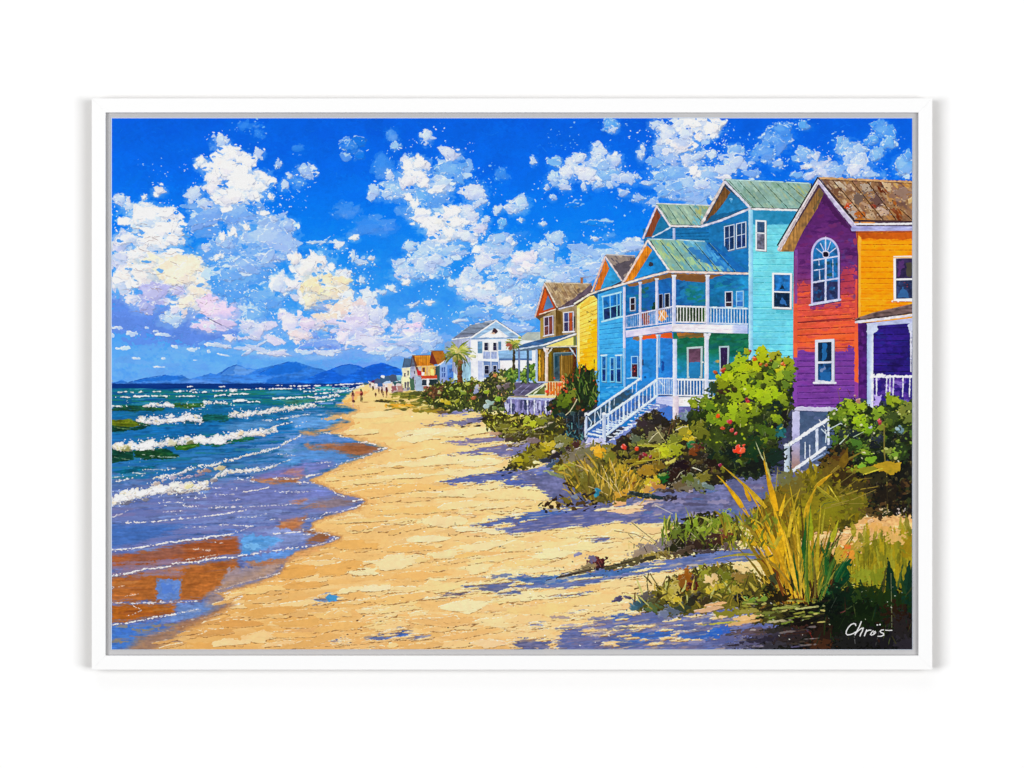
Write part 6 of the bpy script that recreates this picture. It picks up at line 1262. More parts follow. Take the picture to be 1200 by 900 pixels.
for x0, x1, c in [(607.4,609.4,(106,124,164)),(617.4,619.8,(64,84,104)),(627.6,630,(176,196,226))]: use(yw); poly([(x0,411),(x1,411),(x1,447),(x0,447)], c, rough=.1)

# palms
def palm(cx, cy, R, tx0, tx1, ty, cols, label, tr):
    p = part('painted_palm', label)
    sub(p, 'painted_trunk'); poly([(tx0, cy),(tx1, cy),(tx1 + .8, ty),(tx0 - .4, ty)], gradx((tx0, tr),(tx1, mix(tr,(40,26,24), .6))), rough=.35, vary=.15, streak=('str2', .15))
    for i in range(int((ty - cy) / 2)): line([(tx0, cy + i * 2),(tx1, cy + i * 2 + .6)], .5, mix(tr,(206,150,90), .5), alpha=.6, broken=.3)
    sub(p, 'painted_crown')
    for k in range(56):
        a = U(0,6.283)
        if 1.1 < a < 2.0 and U(0,1) < .6: continue
        L = R * U(.7,1.15); c = jit(random.choice(cols),9)
        if math.sin(a) > .2: c = mix(c,(56,66,34), U(.2, .6))
        leaf(cx + U(-1,1), cy + U(-2,1), L * (.85 if abs(math.cos(a)) < .5 else 1.05), R * U(.07, .14), a, c, .3, curl=(.55 if math.cos(a) > 0 else -.55) * U(.3,1.2))
    return p
palm(537,414,18,536.4,541.2,448,[(120,140,44),(86,110,40),(150,160,60),(190,186,90),(100,124,50),(64,84,40)], 'large painted palm tree in front of the white house',(124,74,40))
for _ in range(34):
    a = U(-3.4, .3); leaf(537 + U(-2,2),413 + U(-2,1), U(7,14), U(.9,1.8), a, random.choice([(196,190,96),(176,180,70),(214,200,130),(146,164,60)]), .25, curl=(.5 if math.cos(a) > 0 else -.5))
for x, y, rx, ry, c in [(536,412,3,2,(206,190,110)),(533,420,3,3,(150,140,60)),(540,424,2.4,3,(140,96,50)),(546,409,5,1.6,(196,196,110)),(527,416,4,2,(120,120,60)),(553,417,4,1.5,(226,226,160))]: dab(x, y, rx, ry, c, U(-.5, .5), .4, hi=.3, lo=.3)
palm(602,403,9.5,600.9,603.3,434,[(110,140,50),(86,110,50),(160,166,66),(190,180,70)], 'small painted palm tree beside the white house',(70,66,44))
for x, y, rx, ry, c in [(596,404,3,2,(170,90,70)),(598,408,2.4,2,(140,84,66)),(606,400,3,1.6,(196,190,80)),(609,396,2,1.4,(170,180,80))]: dab(x, y, rx, ry, c, U(-.5, .5), .4)

# tall dark plant beside the yellow house
part('painted_shrub', 'tall dark painted shrub with red spikes in front of the yellow wall')
bush([(656,462),(664,448),(672,436),(680,430),(690,432),(700,440),(700,472),(682,488),(650,490),(640,478)],(34,48,26),[(56,84,34),(40,60,28),(84,110,40),(30,44,28),(70,96,40)],130,(1,2.6), None,0,0, 'leaf', ang=(-2.4,-.8))
for _ in range(80):
    x, y = U(664,702), U(438,478); leaf(x, y, U(5,13), U(.9,2), U(-2.1,-1.1), random.choice([(60,92,34),(90,116,44),(36,56,30),(120,136,60),(30,44,30)]), .2, curl=U(-.3, .3))
for _ in range(22):
    x, y = U(648,700), U(440,486); dab(x, y, U(.5,1.3), U(.6,1.8), random.choice([(190,70,40),(150,50,30),(216,110,60),(120,60,30),(226,200,150)]), U(-1,1), .4, hi=.2)
for x, y, L, c in [(686,428,7,(150,60,40)),(696,424,12,(80,50,30)),(679,432,6,(170,80,40)),(692,438,10,(60,90,40)),(700,436,8,(50,80,36)),(671,440,8,(150,70,40))]: line([(x, y + L),(x + .5, y - 2)],1.4, c, w1=.7, rough=.3)
for _ in range(40):
    x, y = U(644,682), U(466,500); dab(x, y, U(1.4,3.6), U(1,2.4), random.choice([(70,40,26),(40,34,24),(90,60,30),(56,70,30),(30,30,30)]), U(-1,1), .4, alpha=.9)
for x, y, rx, ry, c in [(664,468,6,5,(104,124,30)),(660,474,6,4,(84,104,26)),(670,462,4,4,(120,130,40)),(656,466,4,3,(90,110,30))]: dab(x, y, rx, ry, c, .3, .4, lo=.4, loc=(20,26,16))
line([(661,488),(668,482),(673,474),(676,468)],1.1,(196,186,150), broken=.15)
part('painted_shrub', 'dark painted undergrowth beside the foot of the white stair')
bush([(640,490),(660,486),(680,482),(683,486),(683,512),(676,522),(650,524),(630,512)],(28,36,44),[(30,44,54),(24,30,36),(40,60,70),(36,30,34),(50,44,40)],110,(1.4,3.6))
for _ in range(36):
    x, y = U(660,686), U(500,520); leaf(x, y, U(3,8), U(.8,1.6), U(-2.6,-.5), random.choice([(70,120,130),(50,96,110),(90,140,140),(40,76,84)]), .2)
for x, y0, y1 in [(678,488,508),(672,486,496),(664,490,500)]: line([(x, y0),(x + .6, y1)],1.2,(70,90,104), alpha=.8, broken=.2)
# the dune edge in front of the lean-to
part('painted_shrub', 'yellow green painted beach scrub in front of the lean-to')
bush([(562,484),(588,484),(615,486),(640,487),(660,490),(664,504),(640,516),(606,520),(585,512),(570,500)],(70,66,26),[(120,120,34),(150,146,40),(90,90,30),(60,56,26),(170,160,50),(100,84,40)],330,(1.1,2.6),[(186,190,50),(200,200,70),(170,174,40),(196,180,90),(150,150,44)],190,14, 'leaf', ang=(-2.9,-.3), deep=[(44,40,26),(30,28,26),(70,60,34)])
for x, y, rx, ry, c in [(624,497,6,4,(180,186,40)),(618,492,5,3,(170,176,50)),(634,494,6,4,(130,134,36)),(600,504,10,4,(140,136,44)),(590,500,8,4,(120,116,40)),(601,491,5,1.5,(186,170,70)),(612,512,8,4,(60,54,24)),(596,512,6,3,(84,76,36)),(626,510,8,4,(70,66,30)),(645,500,8,5,(50,54,30)),(580,508,8,2,(190,150,120)),(640,490,6,2,(110,110,60))]:
    dab(x, y, rx, ry, c, U(-.3, .3), .4, hi=.25, lo=.5, loc=(30,26,16))
for _ in range(30):
    x, y = U(586,650), U(496,522); line([(x, y),(x + U(4,12), y - U(0,4))], U(.4, .9), random.choice([(206,190,140),(60,44,30),(150,130,70)]), alpha=.8, broken=.2)
for x, y, rx, ry, c in [(596,515,6,2,(70,56,50)),(604,522,8,2,(96,80,60)),(575,492,5,1,(44,36,30)),(560,499,4,1,(60,46,40)),(545,500,4, .8,(80,60,50)),(566,491,6,1.4,(40,36,34)),(550,496,3, .8,(70,50,40))]: dab(x, y, rx, ry, c,-.15, .4)
for x0, y0, x1, y1 in [(601,522,622,515),(604,523,615,519),(624,504,640,500),(640,498,648,495)]: line([(x0, y0),((x0 + x1) / 2,(y0 + y1) / 2 - 1),(x1, y1)],1.2,(190,176,150), rough=.3, broken=.1)
part('painted_grass_clump', 'mustard painted grass clump left of the white stair')
bush([(592,548),(606,534),(622,520),(636,512),(656,510),(676,516),(684,524),(670,534),(640,540),(620,548),(600,552)],(100,92,28),[(150,140,30),(120,112,34),(176,150,30),(90,84,30),(130,124,60)],150,(1.8,4),[(206,170,40),(190,176,40),(200,190,80)],30,6, 'leaf', ang=(-2.7,-.4), deep=[(60,50,24),(40,34,28)])
for x, y, rx, ry, c in [(640,524,7,6,(182,160,30)),(646,522,5,4,(200,176,50)),(632,530,6,6,(130,120,30)),(660,516,9,5,(120,120,60)),(656,522,4,3,(150,150,130)),(618,536,7,5,(140,134,30)),(608,540,6,4,(170,156,30)),(626,540,5,5,(110,100,30)),(662,527,6,3,(76,80,44)),(675,522,6,4,(70,40,36)),(670,528,6,4,(54,36,34)),(652,534,8,4,(40,34,40)),(640,540,8,3,(44,50,66)),(648,543,10,3,(60,80,110)),(630,542,6,1.6,(236,216,150)),(648,529,3,2,(230,210,190)),(625,516,10,3,(130,110,110))]:
    dab(x, y, rx, ry, c, U(-.5, .3), .4, hi=.25, lo=.4, loc=(40,30,20))
for x, y, rx, ry in [(588,551,3,1.2),(595,549,5,1.5),(603,551,4,1.2),(611,547,3,1),(590,557,2, .8),(598,554,3,1),(614,555,2, .7)]: dab(x, y, rx, ry,(34,40,56),-.3, .4)
line([(597,539),(599,545),(604,548)], .9,(50,40,24)); line([(673,527),(690,520),(700,518)],1.2,(210,200,196), broken=.2)

# ground under the right hand bushes
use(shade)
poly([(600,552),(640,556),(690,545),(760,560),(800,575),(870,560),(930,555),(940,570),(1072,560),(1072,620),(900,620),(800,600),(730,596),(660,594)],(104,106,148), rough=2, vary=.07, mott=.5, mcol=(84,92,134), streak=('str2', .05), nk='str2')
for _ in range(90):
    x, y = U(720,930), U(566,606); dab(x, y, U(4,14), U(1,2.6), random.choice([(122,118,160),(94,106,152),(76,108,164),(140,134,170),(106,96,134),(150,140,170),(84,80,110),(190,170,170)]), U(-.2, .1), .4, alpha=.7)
use(beach)
for x, y, rx, ry, c in [(735,598,16,4,(240,196,150)),(742,594,12,2.5,(250,214,170)),(724,590,8,4,(226,150,90)),(728,582,8,3,(236,180,110)),(712,596,12,2,(246,220,180)),(750,590,10,2,(200,170,190)),(765,584,10,2,(190,140,110))]: slab(x, y, rx, ry, c,-.1)

# big olive grass in front of the stair
og = part('painted_grass_clump', 'large olive and ochre painted grass clump below the white stair')
bush([(648,548),(660,534),(684,528),(704,523),(720,522),(735,526),(750,536),(760,556),(756,576),(730,588),(700,590),(678,580),(664,566)],(116,104,34),[(140,128,40),(120,112,36),(160,140,40),(104,96,40),(180,146,36),(130,120,60),(96,90,36)],230,(2.4,5.5),[(206,170,40),(190,160,40),(176,150,44)],36,0, 'leaf', ang=(-2.6,-.6), deep=[(90,80,30),(70,58,26),(110,96,34)])
for x, y, rx, ry, c in [(676,535,14,8,(126,116,100)),(690,528,12,7,(112,108,76)),(683,545,10,6,(120,106,84)),(666,545,10,3,(150,146,40)),(660,548,8,2.5,(176,170,50)),(694,555,12,7,(118,112,40)),(690,560,10,5,(110,104,40)),(703,531,6,6,(226,164,30)),(699,527,5,4,(236,180,50)),(668,553,12,4,(130,124,60)),(716,536,8,6,(120,120,40)),(650,556,12,2,(130,140,90)),(735,556,10,6,(216,166,36)),(748,552,8,6,(206,160,40)),(726,548,7,4,(196,160,40)),(742,566,8,6,(190,140,30)),(730,578,12,4,(210,156,50)),(752,578,8,4,(226,190,60)),(708,574,10,6,(130,110,40)),(690,577,8,5,(110,90,34)),(744,570,3,5,(110,60,20)),(738,562,3,5,(120,80,24))]:
    dab(x, y, rx, ry, c, U(-.4, .4), .4, hi=.2, lo=.3, loc=(60,50,24), alpha=.9)
for _ in range(130):
    x, y = U(668,756), U(548,592); a = -1.57 + (x - 712) * .018 + U(-.35, .35)
    leaf(x, y, U(8,26), U(1,2.6), a, random.choice([(196,160,50),(160,140,44),(110,100,36),(216,180,70),(130,110,40),(90,76,30),(150,120,40),(70,66,30)]), .2, curl=U(-.3, .3), alpha=.85)
for x0, y0, x1, y1 in [(700,555,720,575),(705,545,714,572),(714,560,728,582),(690,570,712,580),(716,540,722,570),(735,560,736,580),(668,542,690,552),(742,540,730,560)]: line([(x0, y0),((x0 + x1) / 2 + 2,(y0 + y1) / 2),(x1, y1)], .8,(226,200,140), broken=.2)
dab(700,576,3,5,(40,120,150), .2, .35, hi=.3); dab(698,581,2,2,(60,150,170),0, .3)
part('painted_twig', 'dark dead painted twigs at the edge of the olive grass')
for _ in range(60):
    x, y = U(634,700), U(576,600)
    if y < 590 - (x - 640) * .3: continue
    dab(x, y, U(1,4), U(.6,2), random.choice([(50,36,26),(80,60,30),(110,90,40),(40,40,50),(140,120,60),(30,26,26)]), U(-.8, .8), .4)
for p in [[(664,566),(668,574),(674,582)],[(640,592),(648,586),(652,582)],[(656,580),(666,588),(676,592)],[(632,592),(636,588)],[(660,566),(672,570)]]: line(p,2.2,(56,40,24), w1=.8, rough=.4)
for x, y in [(640,591),(650,585),(655,592),(646,594),(662,588)]: dab(x, y,3,2,(52,36,24), U(-.6, .6), .4)
dab(675,582,4,2.5,(120,130,150),0, .4); dab(663,586,5,3,(110,96,36), .4, .4)

# mid bushes between the stair and the seagrape
mb = part('painted_shrub', 'painted shrub with lime leaves and red flowers below the porch')
bush([(716,526),(728,514),(744,502),(752,486),(770,482),(784,494),(806,486),(826,490),(860,520),(866,556),(830,574),(790,574),(760,566),(730,540)],(44,38,28),[(70,60,30),(50,44,34),(96,90,34),(120,116,40),(40,36,32),(84,60,40)],240,(1.6,4), None,0,0)
for x, y, rx, ry, c in [(762,500,9,7,(52,44,42)),(770,490,7,8,(40,36,36)),(752,496,6,6,(56,44,50)),(776,506,6,5,(70,56,40)),(750,518,8,5,(110,116,50)),(744,514,6,4,(90,100,76)),(770,512,9,7,(116,112,70)),(790,516,7,8,(120,126,40)),(806,508,6,8,(196,172,30)),(809,513,4,5,(220,190,40)),(800,505,7,6,(150,140,40)),(821,500,10,9,(112,112,36)),(824,508,9,6,(98,96,34)),(830,498,8,6,(80,84,34)),(804,488,8,4,(104,124,140)),(808,486,6,4,(120,140,156)),
                        (780,530,10,7,(176,182,24)),(776,527,7,5,(196,200,40)),(792,526,7,7,(150,156,34)),(768,532,6,5,(150,140,40)),(762,522,14,2,(160,150,50)),(757,538,16,3,(150,130,30)),(740,540,12,2.5,(140,120,30)),(811,521,6,4,(40,110,60)),(816,524,6,4,(104,54,26)),(812,530,5,4,(120,60,24)),(826,522,6,5,(70,30,30)),(833,526,5,5,(120,124,40)),(844,528,8,7,(20,74,70)),(852,532,6,5,(30,60,64)),(836,540,10,8,(34,24,20)),(806,548,8,6,(46,30,20)),(796,546,9,8,(30,18,24)),(790,556,8,6,(44,26,22)),(820,552,10,6,(40,36,26)),(786,541,6,2.4,(206,196,90)),(776,560,7,5,(24,92,34)),(778,556,5,2,(120,140,60)),
                        (770,546,10,6,(120,96,30)),(758,552,10,7,(170,130,36)),(764,564,9,5,(200,176,40)),(764,568,8,2,(230,206,60)),(772,570,9,4,(190,130,60)),(760,574,6,4,(200,150,70)),(800,570,12,6,(120,110,90)),(795,568,8,5,(106,90,60)),(816,566,14,6,(110,116,80)),(824,560,8,6,(120,112,40)),(830,570,10,3,(104,124,120)),(806,560,8,4,(90,100,30)),(748,580,14,3,(30,40,44)),(766,582,14,2.5,(24,44,50)),(786,584,8,3,(40,34,40)),(780,575,10,2,(60,50,50))]:
    dab(x, y, rx, ry, c, U(-.5, .5), .38, hi=.25, lo=.4, loc=(24,20,18), alpha=.95)
for x, y, s, c in [(732,524,3.4,(206,60,40)),(746,526,2.6,(216,70,30)),(756,533,2.4,(150,40,50)),(762,536,2,(120,30,40)),(751,536,3,(90,30,30)),(841,488,2.6,(226,70,20)),(856,494,3.2,(190,50,60)),(847,502,3,(190,60,40)),(857,505,2.6,(176,56,50)),(862,509,2,(200,60,60)),(840,517,3,(190,56,60)),(866,527,6,(226,60,36)),(870,529,4,(236,90,60)),(844,545,2.4,(140,30,60)),(836,503,2,(160,80,40)),(854,499,2,(210,80,70))]:
    dab(x, y, s, s * .85, c, U(-1,1), .35, hi=.4, lo=.5, loc=(40,16,20))
for p, w, c in [([(768,501),(774,510),(780,518)],1.0,(206,190,120)),([(758,520),(766,511),(770,507)], .9,(214,206,170)),([(764,512),(772,506),(776,514)], .8,(206,196,150)),([(792,504),(800,500),(806,500)],1.1,(226,216,180)),([(748,522),(765,523),(782,522),(800,516)],1.3,(176,176,50)),([(746,541),(765,539),(780,535),(790,530)],1.1,(190,176,60)),([(772,525),(773,537),(772,545)], .8,(190,190,80)),([(787,505),(790,494),(793,484)],1.2,(80,50,34)),([(783,510),(786,498)],1,(110,80,50)),([(812,512),(820,514),(824,512)],1,(214,196,110)),([(812,548),(818,550),(822,552)],1.4,(236,226,190)),([(793,560),(797,554),(802,551)], .8,(220,210,170)),([(816,560),(826,553),(831,550)],1.2,(150,140,50))]:
    line(p, w, c, w1=w * .5, broken=.08)

# the big seagrape
sg = part('painted_shrub', 'big lime green painted seagrape bush with red fruit between the two houses')
sgp = [(822,478),(828,468),(842,460),(850,450),(864,438),(872,430),(886,420),(891,410),(898,418),(910,420),(920,424),(928,430),(928,470),(922,498),(914,515),(908,545),(896,556),(870,560),(840,540),(822,520),(806,500),(808,484)]
bush(sgp,(50,62,24),[(66,84,26),(50,62,26),(90,110,30),(110,130,30),(36,44,26)],260,(2.4,5), None,0, deep=[(26,32,24),(34,40,26),(24,40,30)])
for x, y, rx, ry, c in [(914,494,9,14,(26,24,26)),(900,540,20,10,(24,30,24)),(880,530,12,8,(20,50,30)),(910,470,8,10,(24,40,36)),(870,480,10,6,(26,24,24)),(850,455,6,6,(50,34,26)),(840,456,7,5,(60,40,30)),(834,455,5,6,(40,60,34)),(875,470,8,5,(40,36,50)),(865,465,6,3,(50,50,70)),(900,505,14,6,(70,96,26)),(914,505,5,6,(30,90,90)),(916,508,4,4,(40,110,120)),(885,520,9,8,(30,56,30)),(868,515,8,8,(40,60,26)),(890,490,8,6,(34,44,24)),(860,530,10,6,(20,30,26)),(880,548,20,6,(22,26,24)),(908,535,8,10,(24,44,34))]:
    dab(x, y, rx, ry, c, U(-.5, .5), .4, alpha=.9)
LG = [(150,170,24),(166,184,30),(140,158,26),(176,192,36),(126,146,30)]
def bigleaf(x, y, r, c):
    dab(x + .8, y + 1.2, r, r * .8, mix(c,(30,40,16), .75), U(-.5, .5), .3, p=2)
    dab(x, y, r, r * .82, c, U(-.6, .6), .34, hi=.35, lo=.5, loc=(60,74,14), hic=(206,214,70), h=.6, p=2)
    if r > 3: line([(x - r * .6, y + r * .3),(x, y),(x + r * .7, y - r * .3)], .5, mix(c,(90,106,20), .7), alpha=.6, broken=.25)
for x, y, r, c in [(893,412,6,(176,186,20)),(894,420,6,(170,180,22)),(908,416,5,(160,160,40)),(912,425,5,(140,160,40)),(924,424,5,(150,160,30)),(926,432,5,(136,156,30)),(876,412,3.4,(150,160,30)),(868,422,6,(150,180,30)),(862,430,7,(146,172,34)),(872,432,7,(166,184,24)),(884,430,7,(176,184,24)),(880,440,6,(120,140,30)),(856,440,6,(150,176,26)),(850,442,7,(176,196,20)),(856,446,5,(186,200,30)),(870,444,7,(156,176,30)),(864,452,6,(130,150,30)),(846,450,6,(120,130,24)),(876,456,7,(150,176,24)),(888,450,8,(120,150,30)),(898,444,6,(150,170,30)),(900,450,6,(130,150,34)),(914,434,5,(190,186,30)),(916,440,6,(150,170,40)),(924,440,6,(110,140,40)),(922,450,5,(96,124,40)),(884,462,6,(150,176,30)),(893,462,7,(160,186,24)),(905,460,7,(170,194,30)),(908,463,6,(160,190,26)),(898,468,6,(150,176,30)),(862,464,7,(136,156,30)),(918,466,5,(130,150,30)),(920,472,4,(110,130,34)),(876,477,6,(186,200,24)),(870,478,5,(150,160,40)),(858,480,7,(160,184,28)),(860,485,7,(150,176,30)),(870,486,6,(126,150,26)),(886,482,5,(120,140,30)),(842,488,7,(130,156,30)),(834,490,6,(110,136,30)),(848,494,6,(124,150,28)),(868,494,6,(110,130,24)),(825,472,7,(100,124,34)),(832,476,6,(90,120,30)),(812,472,5,(116,134,30)),(814,475,3,(150,160,40)),(910,490,5,(126,150,30)),(913,494,3,(110,130,30)),(818,500,7,(110,110,34)),(822,508,7,(98,100,30)),(908,428,4,(120,150,50)),(838,436,2,(190,60,40)),(852,430,4,(90,120,50)),(890,440,4,(60,70,30)),(880,446,4,(56,80,40)),(894,452,3,(40,50,24)),(860,456,3,(40,30,24)),(903,436,4,(50,80,30)),(848,480,4,(60,80,30))]:
    bigleaf(x, y, r * 1.2, mix(c,(176,196,24), .12) if x < 905 and y < 475 else c)
for _ in range(70):
    x, y = U(812,928), U(408,520)
    if pip(x, y, sgp): dab(x, y, U(.8,2.4), U(.6,1.6), random.choice(LG + [(190,200,60),(110,130,30),(206,210,120)]), U(-1,1), .4, alpha=.9)
for x, y, s, c in [(884.5,420.5,2.8,(214,84,24)),(891,427,2,(190,90,24)),(898,428,2,(170,80,30)),(903,422,2,(140,90,30)),(847,434,2.6,(170,50,34)),(849,432,1.6,(200,80,40)),(917,426,2,(220,110,40)),(919,428,1.6,(200,90,40)),(876,470,2.6,(190,50,60)),(875,467,1.6,(150,40,50)),(841,488,2.6,(230,80,20)),(855,494,3.2,(196,50,60)),(847,502,2.8,(190,70,40)),(858,504,2.6,(180,60,50)),(862,508,1.8,(206,60,60)),(866,527,6,(230,60,34)),(870,528,3.6,(240,96,60)),(879,411,1.4,(200,60,40))]:
    dab(x, y, s, s * .85, c, U(-1,1), .3, hi=.4, lo=.5, loc=(50,20,20))
for _ in range(26):
    x, y = U(812,926), U(470,556); line([(x, y),(x + U(-3,3), y + U(3,9))], U(.4, .9), random.choice([(150,160,110),(206,196,150),(90,110,60)]), alpha=.7, broken=.3)

# sandy clearing and shrubs on the right
use(beach)
poly([(900,640),(940,610),(1000,602),(1072,600),(1072,660),(1000,668),(940,670),(900,664)],(228,180,116), rough=2, vary=.06, mott=.4, mcol=(206,150,90))
for _ in range(60):
    x, y = U(900,1070), U(600,664); slab(x, y, U(4,12), U(1,2.6), random.choice([(240,196,134),(214,160,100),(246,210,150),(226,170,110),(200,150,110)]), U(-.3, .1))
part('painted_shrub', 'dark painted undergrowth in front of the purple house')
bush([(976,520),(1000,500),(1040,498),(1072,500),(1072,604),(1020,604),(980,590),(960,570),(962,540)],(26,26,22),[(36,40,24),(24,24,22),(50,44,24),(60,50,24),(34,26,22)],220,(1.6,4))
for _ in range(50):
    x, y = U(1010,1068), U(560,606); dab(x, y, U(1,4), U(1,4), random.choice([(60,44,26),(40,30,24),(84,60,34),(30,26,24),(50,56,30)]), U(-1,1), .4, alpha=.9)
flecks(1058,600,8,12,(206,190,180), .6,1.6); flecks(1036,598,6,14,(214,190,150), .6,1.6)
vr = part('painted_shrub', 'lime green painted bush in front of the porch of the purple house')
vp = [(972,492),(976,484),(984,474),(992,466),(1006,470),(1020,478),(1034,476),(1046,466),(1056,470),(1072,468),(1072,520),(1060,540),(1030,548),(1000,540),(984,520),(974,502)]
bush(vp,(36,50,26),[(60,84,30),(90,116,34),(40,56,28),(110,136,40),(30,36,30)],180,(1.6,4), None,0, deep=[(26,30,26),(36,44,24),(60,60,30)])
for x, y, r, c in [(1044,468,7,(130,150,30)),(1050,470,5,(150,166,40)),(1032,482,7,(136,166,40)),(1026,486,6,(116,146,40)),(996,474,7,(150,176,40)),(1000,480,7,(140,170,34)),(1009,476,6,(156,180,36)),(1007,491,8,(160,190,30)),(1008,496,5,(140,176,30)),(1018,502,7,(130,170,30)),(1018,505,5,(110,150,30)),(986,484,7,(110,136,30)),(976,486,6,(84,110,34)),(990,492,6,(90,120,34)),(1058,484,8,(120,126,50)),(1064,476,6,(110,120,50)),(1064,490,7,(104,116,50)),(1044,490,9,(60,76,36)),(1040,496,6,(80,100,34)),(1034,500,5,(120,130,40)),(1014,526,7,(90,120,40)),(1014,530,5,(120,150,40)),(1048,532,6,(120,156,50)),(1040,528,5,(130,140,60)),(1002,518,8,(70,110,40)),(980,514,7,(70,104,36)),(990,508,7,(40,50,50)),(1028,514,7,(40,46,60)),(1000,508,6,(30,40,50)),(1024,522,6,(26,30,36)),(1060,512,7,(30,34,30)),(1010,546,5,(120,170,50)),(998,552,6,(130,150,40)),(1021,538,6,(116,160,40)),(1054,504,5,(106,136,150)),(1052,502,3,(150,180,196)),(984,496,3,(40,60,60))]:
    bigleaf(x, y, r, c)
for x, y, s, c in [(1030,493.5,3,(206,60,70)),(1031,496,2,(160,40,50)),(1006,470,3,(176,120,100)),(1002,464,2,(150,90,100)),(984,456,1.4,(120,60,80)),(1020,500,2,(190,190,200))]: dab(x, y, s, s * .8, c, U(-1,1), .35, hi=.4, lo=.4)
for p, w, c in [([(984,470),(983,462),(981,455)], .9,(110,76,90)),([(996,462),(993,456)], .9,(90,40,80)),([(1036,500),(1036,530),(1039,556),(1040,600)],1.6,(120,110,50)),([(968,505),(985,496),(992,500)],1.2,(196,210,216)),([(984,520),(996,508)],1.2,(190,206,190)),([(1000,512),(1012,506)],1,(170,190,150)),([(960,492),(966,500),(968,508)],1,(226,230,236))]: line(p, w, c, broken=.15, w1=w * .7)
for _ in range(60):
    x, y = U(968,1068), U(480,545); dab(x, y, U(.8,2.2), U(.6,1.6), random.choice([(150,170,50),(200,206,120),(60,80,30),(110,140,50),(60,70,90),(220,214,180)]), U(-1,1), .4, alpha=.85)
# golden leaves and back grasses behind the foreground clump
bg = part('painted_grass_clump', 'olive painted grasses behind the big foreground clump')
bush([(880,640),(884,600),(900,580),(924,560),(950,550),(980,548),(1004,560),(1018,590),(1010,610),(990,620),(960,624),(930,640)],(110,98,24),[(130,116,26),(110,100,24),(150,130,24),(90,84,24),(120,110,40)],200,(3,7),[(170,150,30),(186,160,40)],30,0, 'leaf', ang=(-2.2,-.9), base_rough=2)
for x, y, rx, ry, c in [(930,570,14,12,(110,96,40)),(920,560,10,8,(110,110,66)),(984,540,12,10,(90,60,26)),(974,548,12,10,(100,80,28)),(990,560,12,8,(50,36,22)),(1010,570,14,6,(60,50,28)),(1000,590,12,10,(104,100,24)),(960,608,16,12,(126,114,26)),(905,610,16,16,(116,86,24)),(915,590,14,14,(124,100,26)),(890,620,8,14,(96,70,24)),(950,590,12,14,(140,126,26)),(975,596,14,12,(130,124,24)),(940,610,12,14,(150,136,24)),(1030,560,14,6,(46,44,26)),(1040,580,14,10,(34,28,22)),(1020,600,10,4,(90,70,34))]:
    dab(x, y, rx, ry, c, U(-.3, .3), .4, alpha=.85)
line([(1010,550),(1026,546),(1048,548)],2,(176,150,40)); poly([(1020,548),(1036,540),(1056,542),(1054,552),(1044,557),(1036,552)],(186,150,36), rough=.8, mott=.4, mcol=(150,130,30), h=.5); poly([(1000,550),(1024,546),(1030,551),(1014,556)],(140,136,36), rough=.6, h=.5); line([(1012,556),(1024,552),(1034,549)],1.4,(206,190,60), broken=.1)
for p, w, c in [([(984,578),(1004,562),(1022,560)],1.2,(126,110,44)),([(974,592),(1000,585),(1026,574)],1.0,(150,130,60)),([(984,582),(1010,573),(1030,570)],1.8,(150,130,50)),([(1003,552),(990,562),(984,566)],1,(120,110,50)),([(966,596),(990,590),(1014,590)], .8,(150,130,60)),([(958,600),(966,590),(978,588)], .8,(70,90,60))]: line(p, w, c, w1=.6, broken=.1)

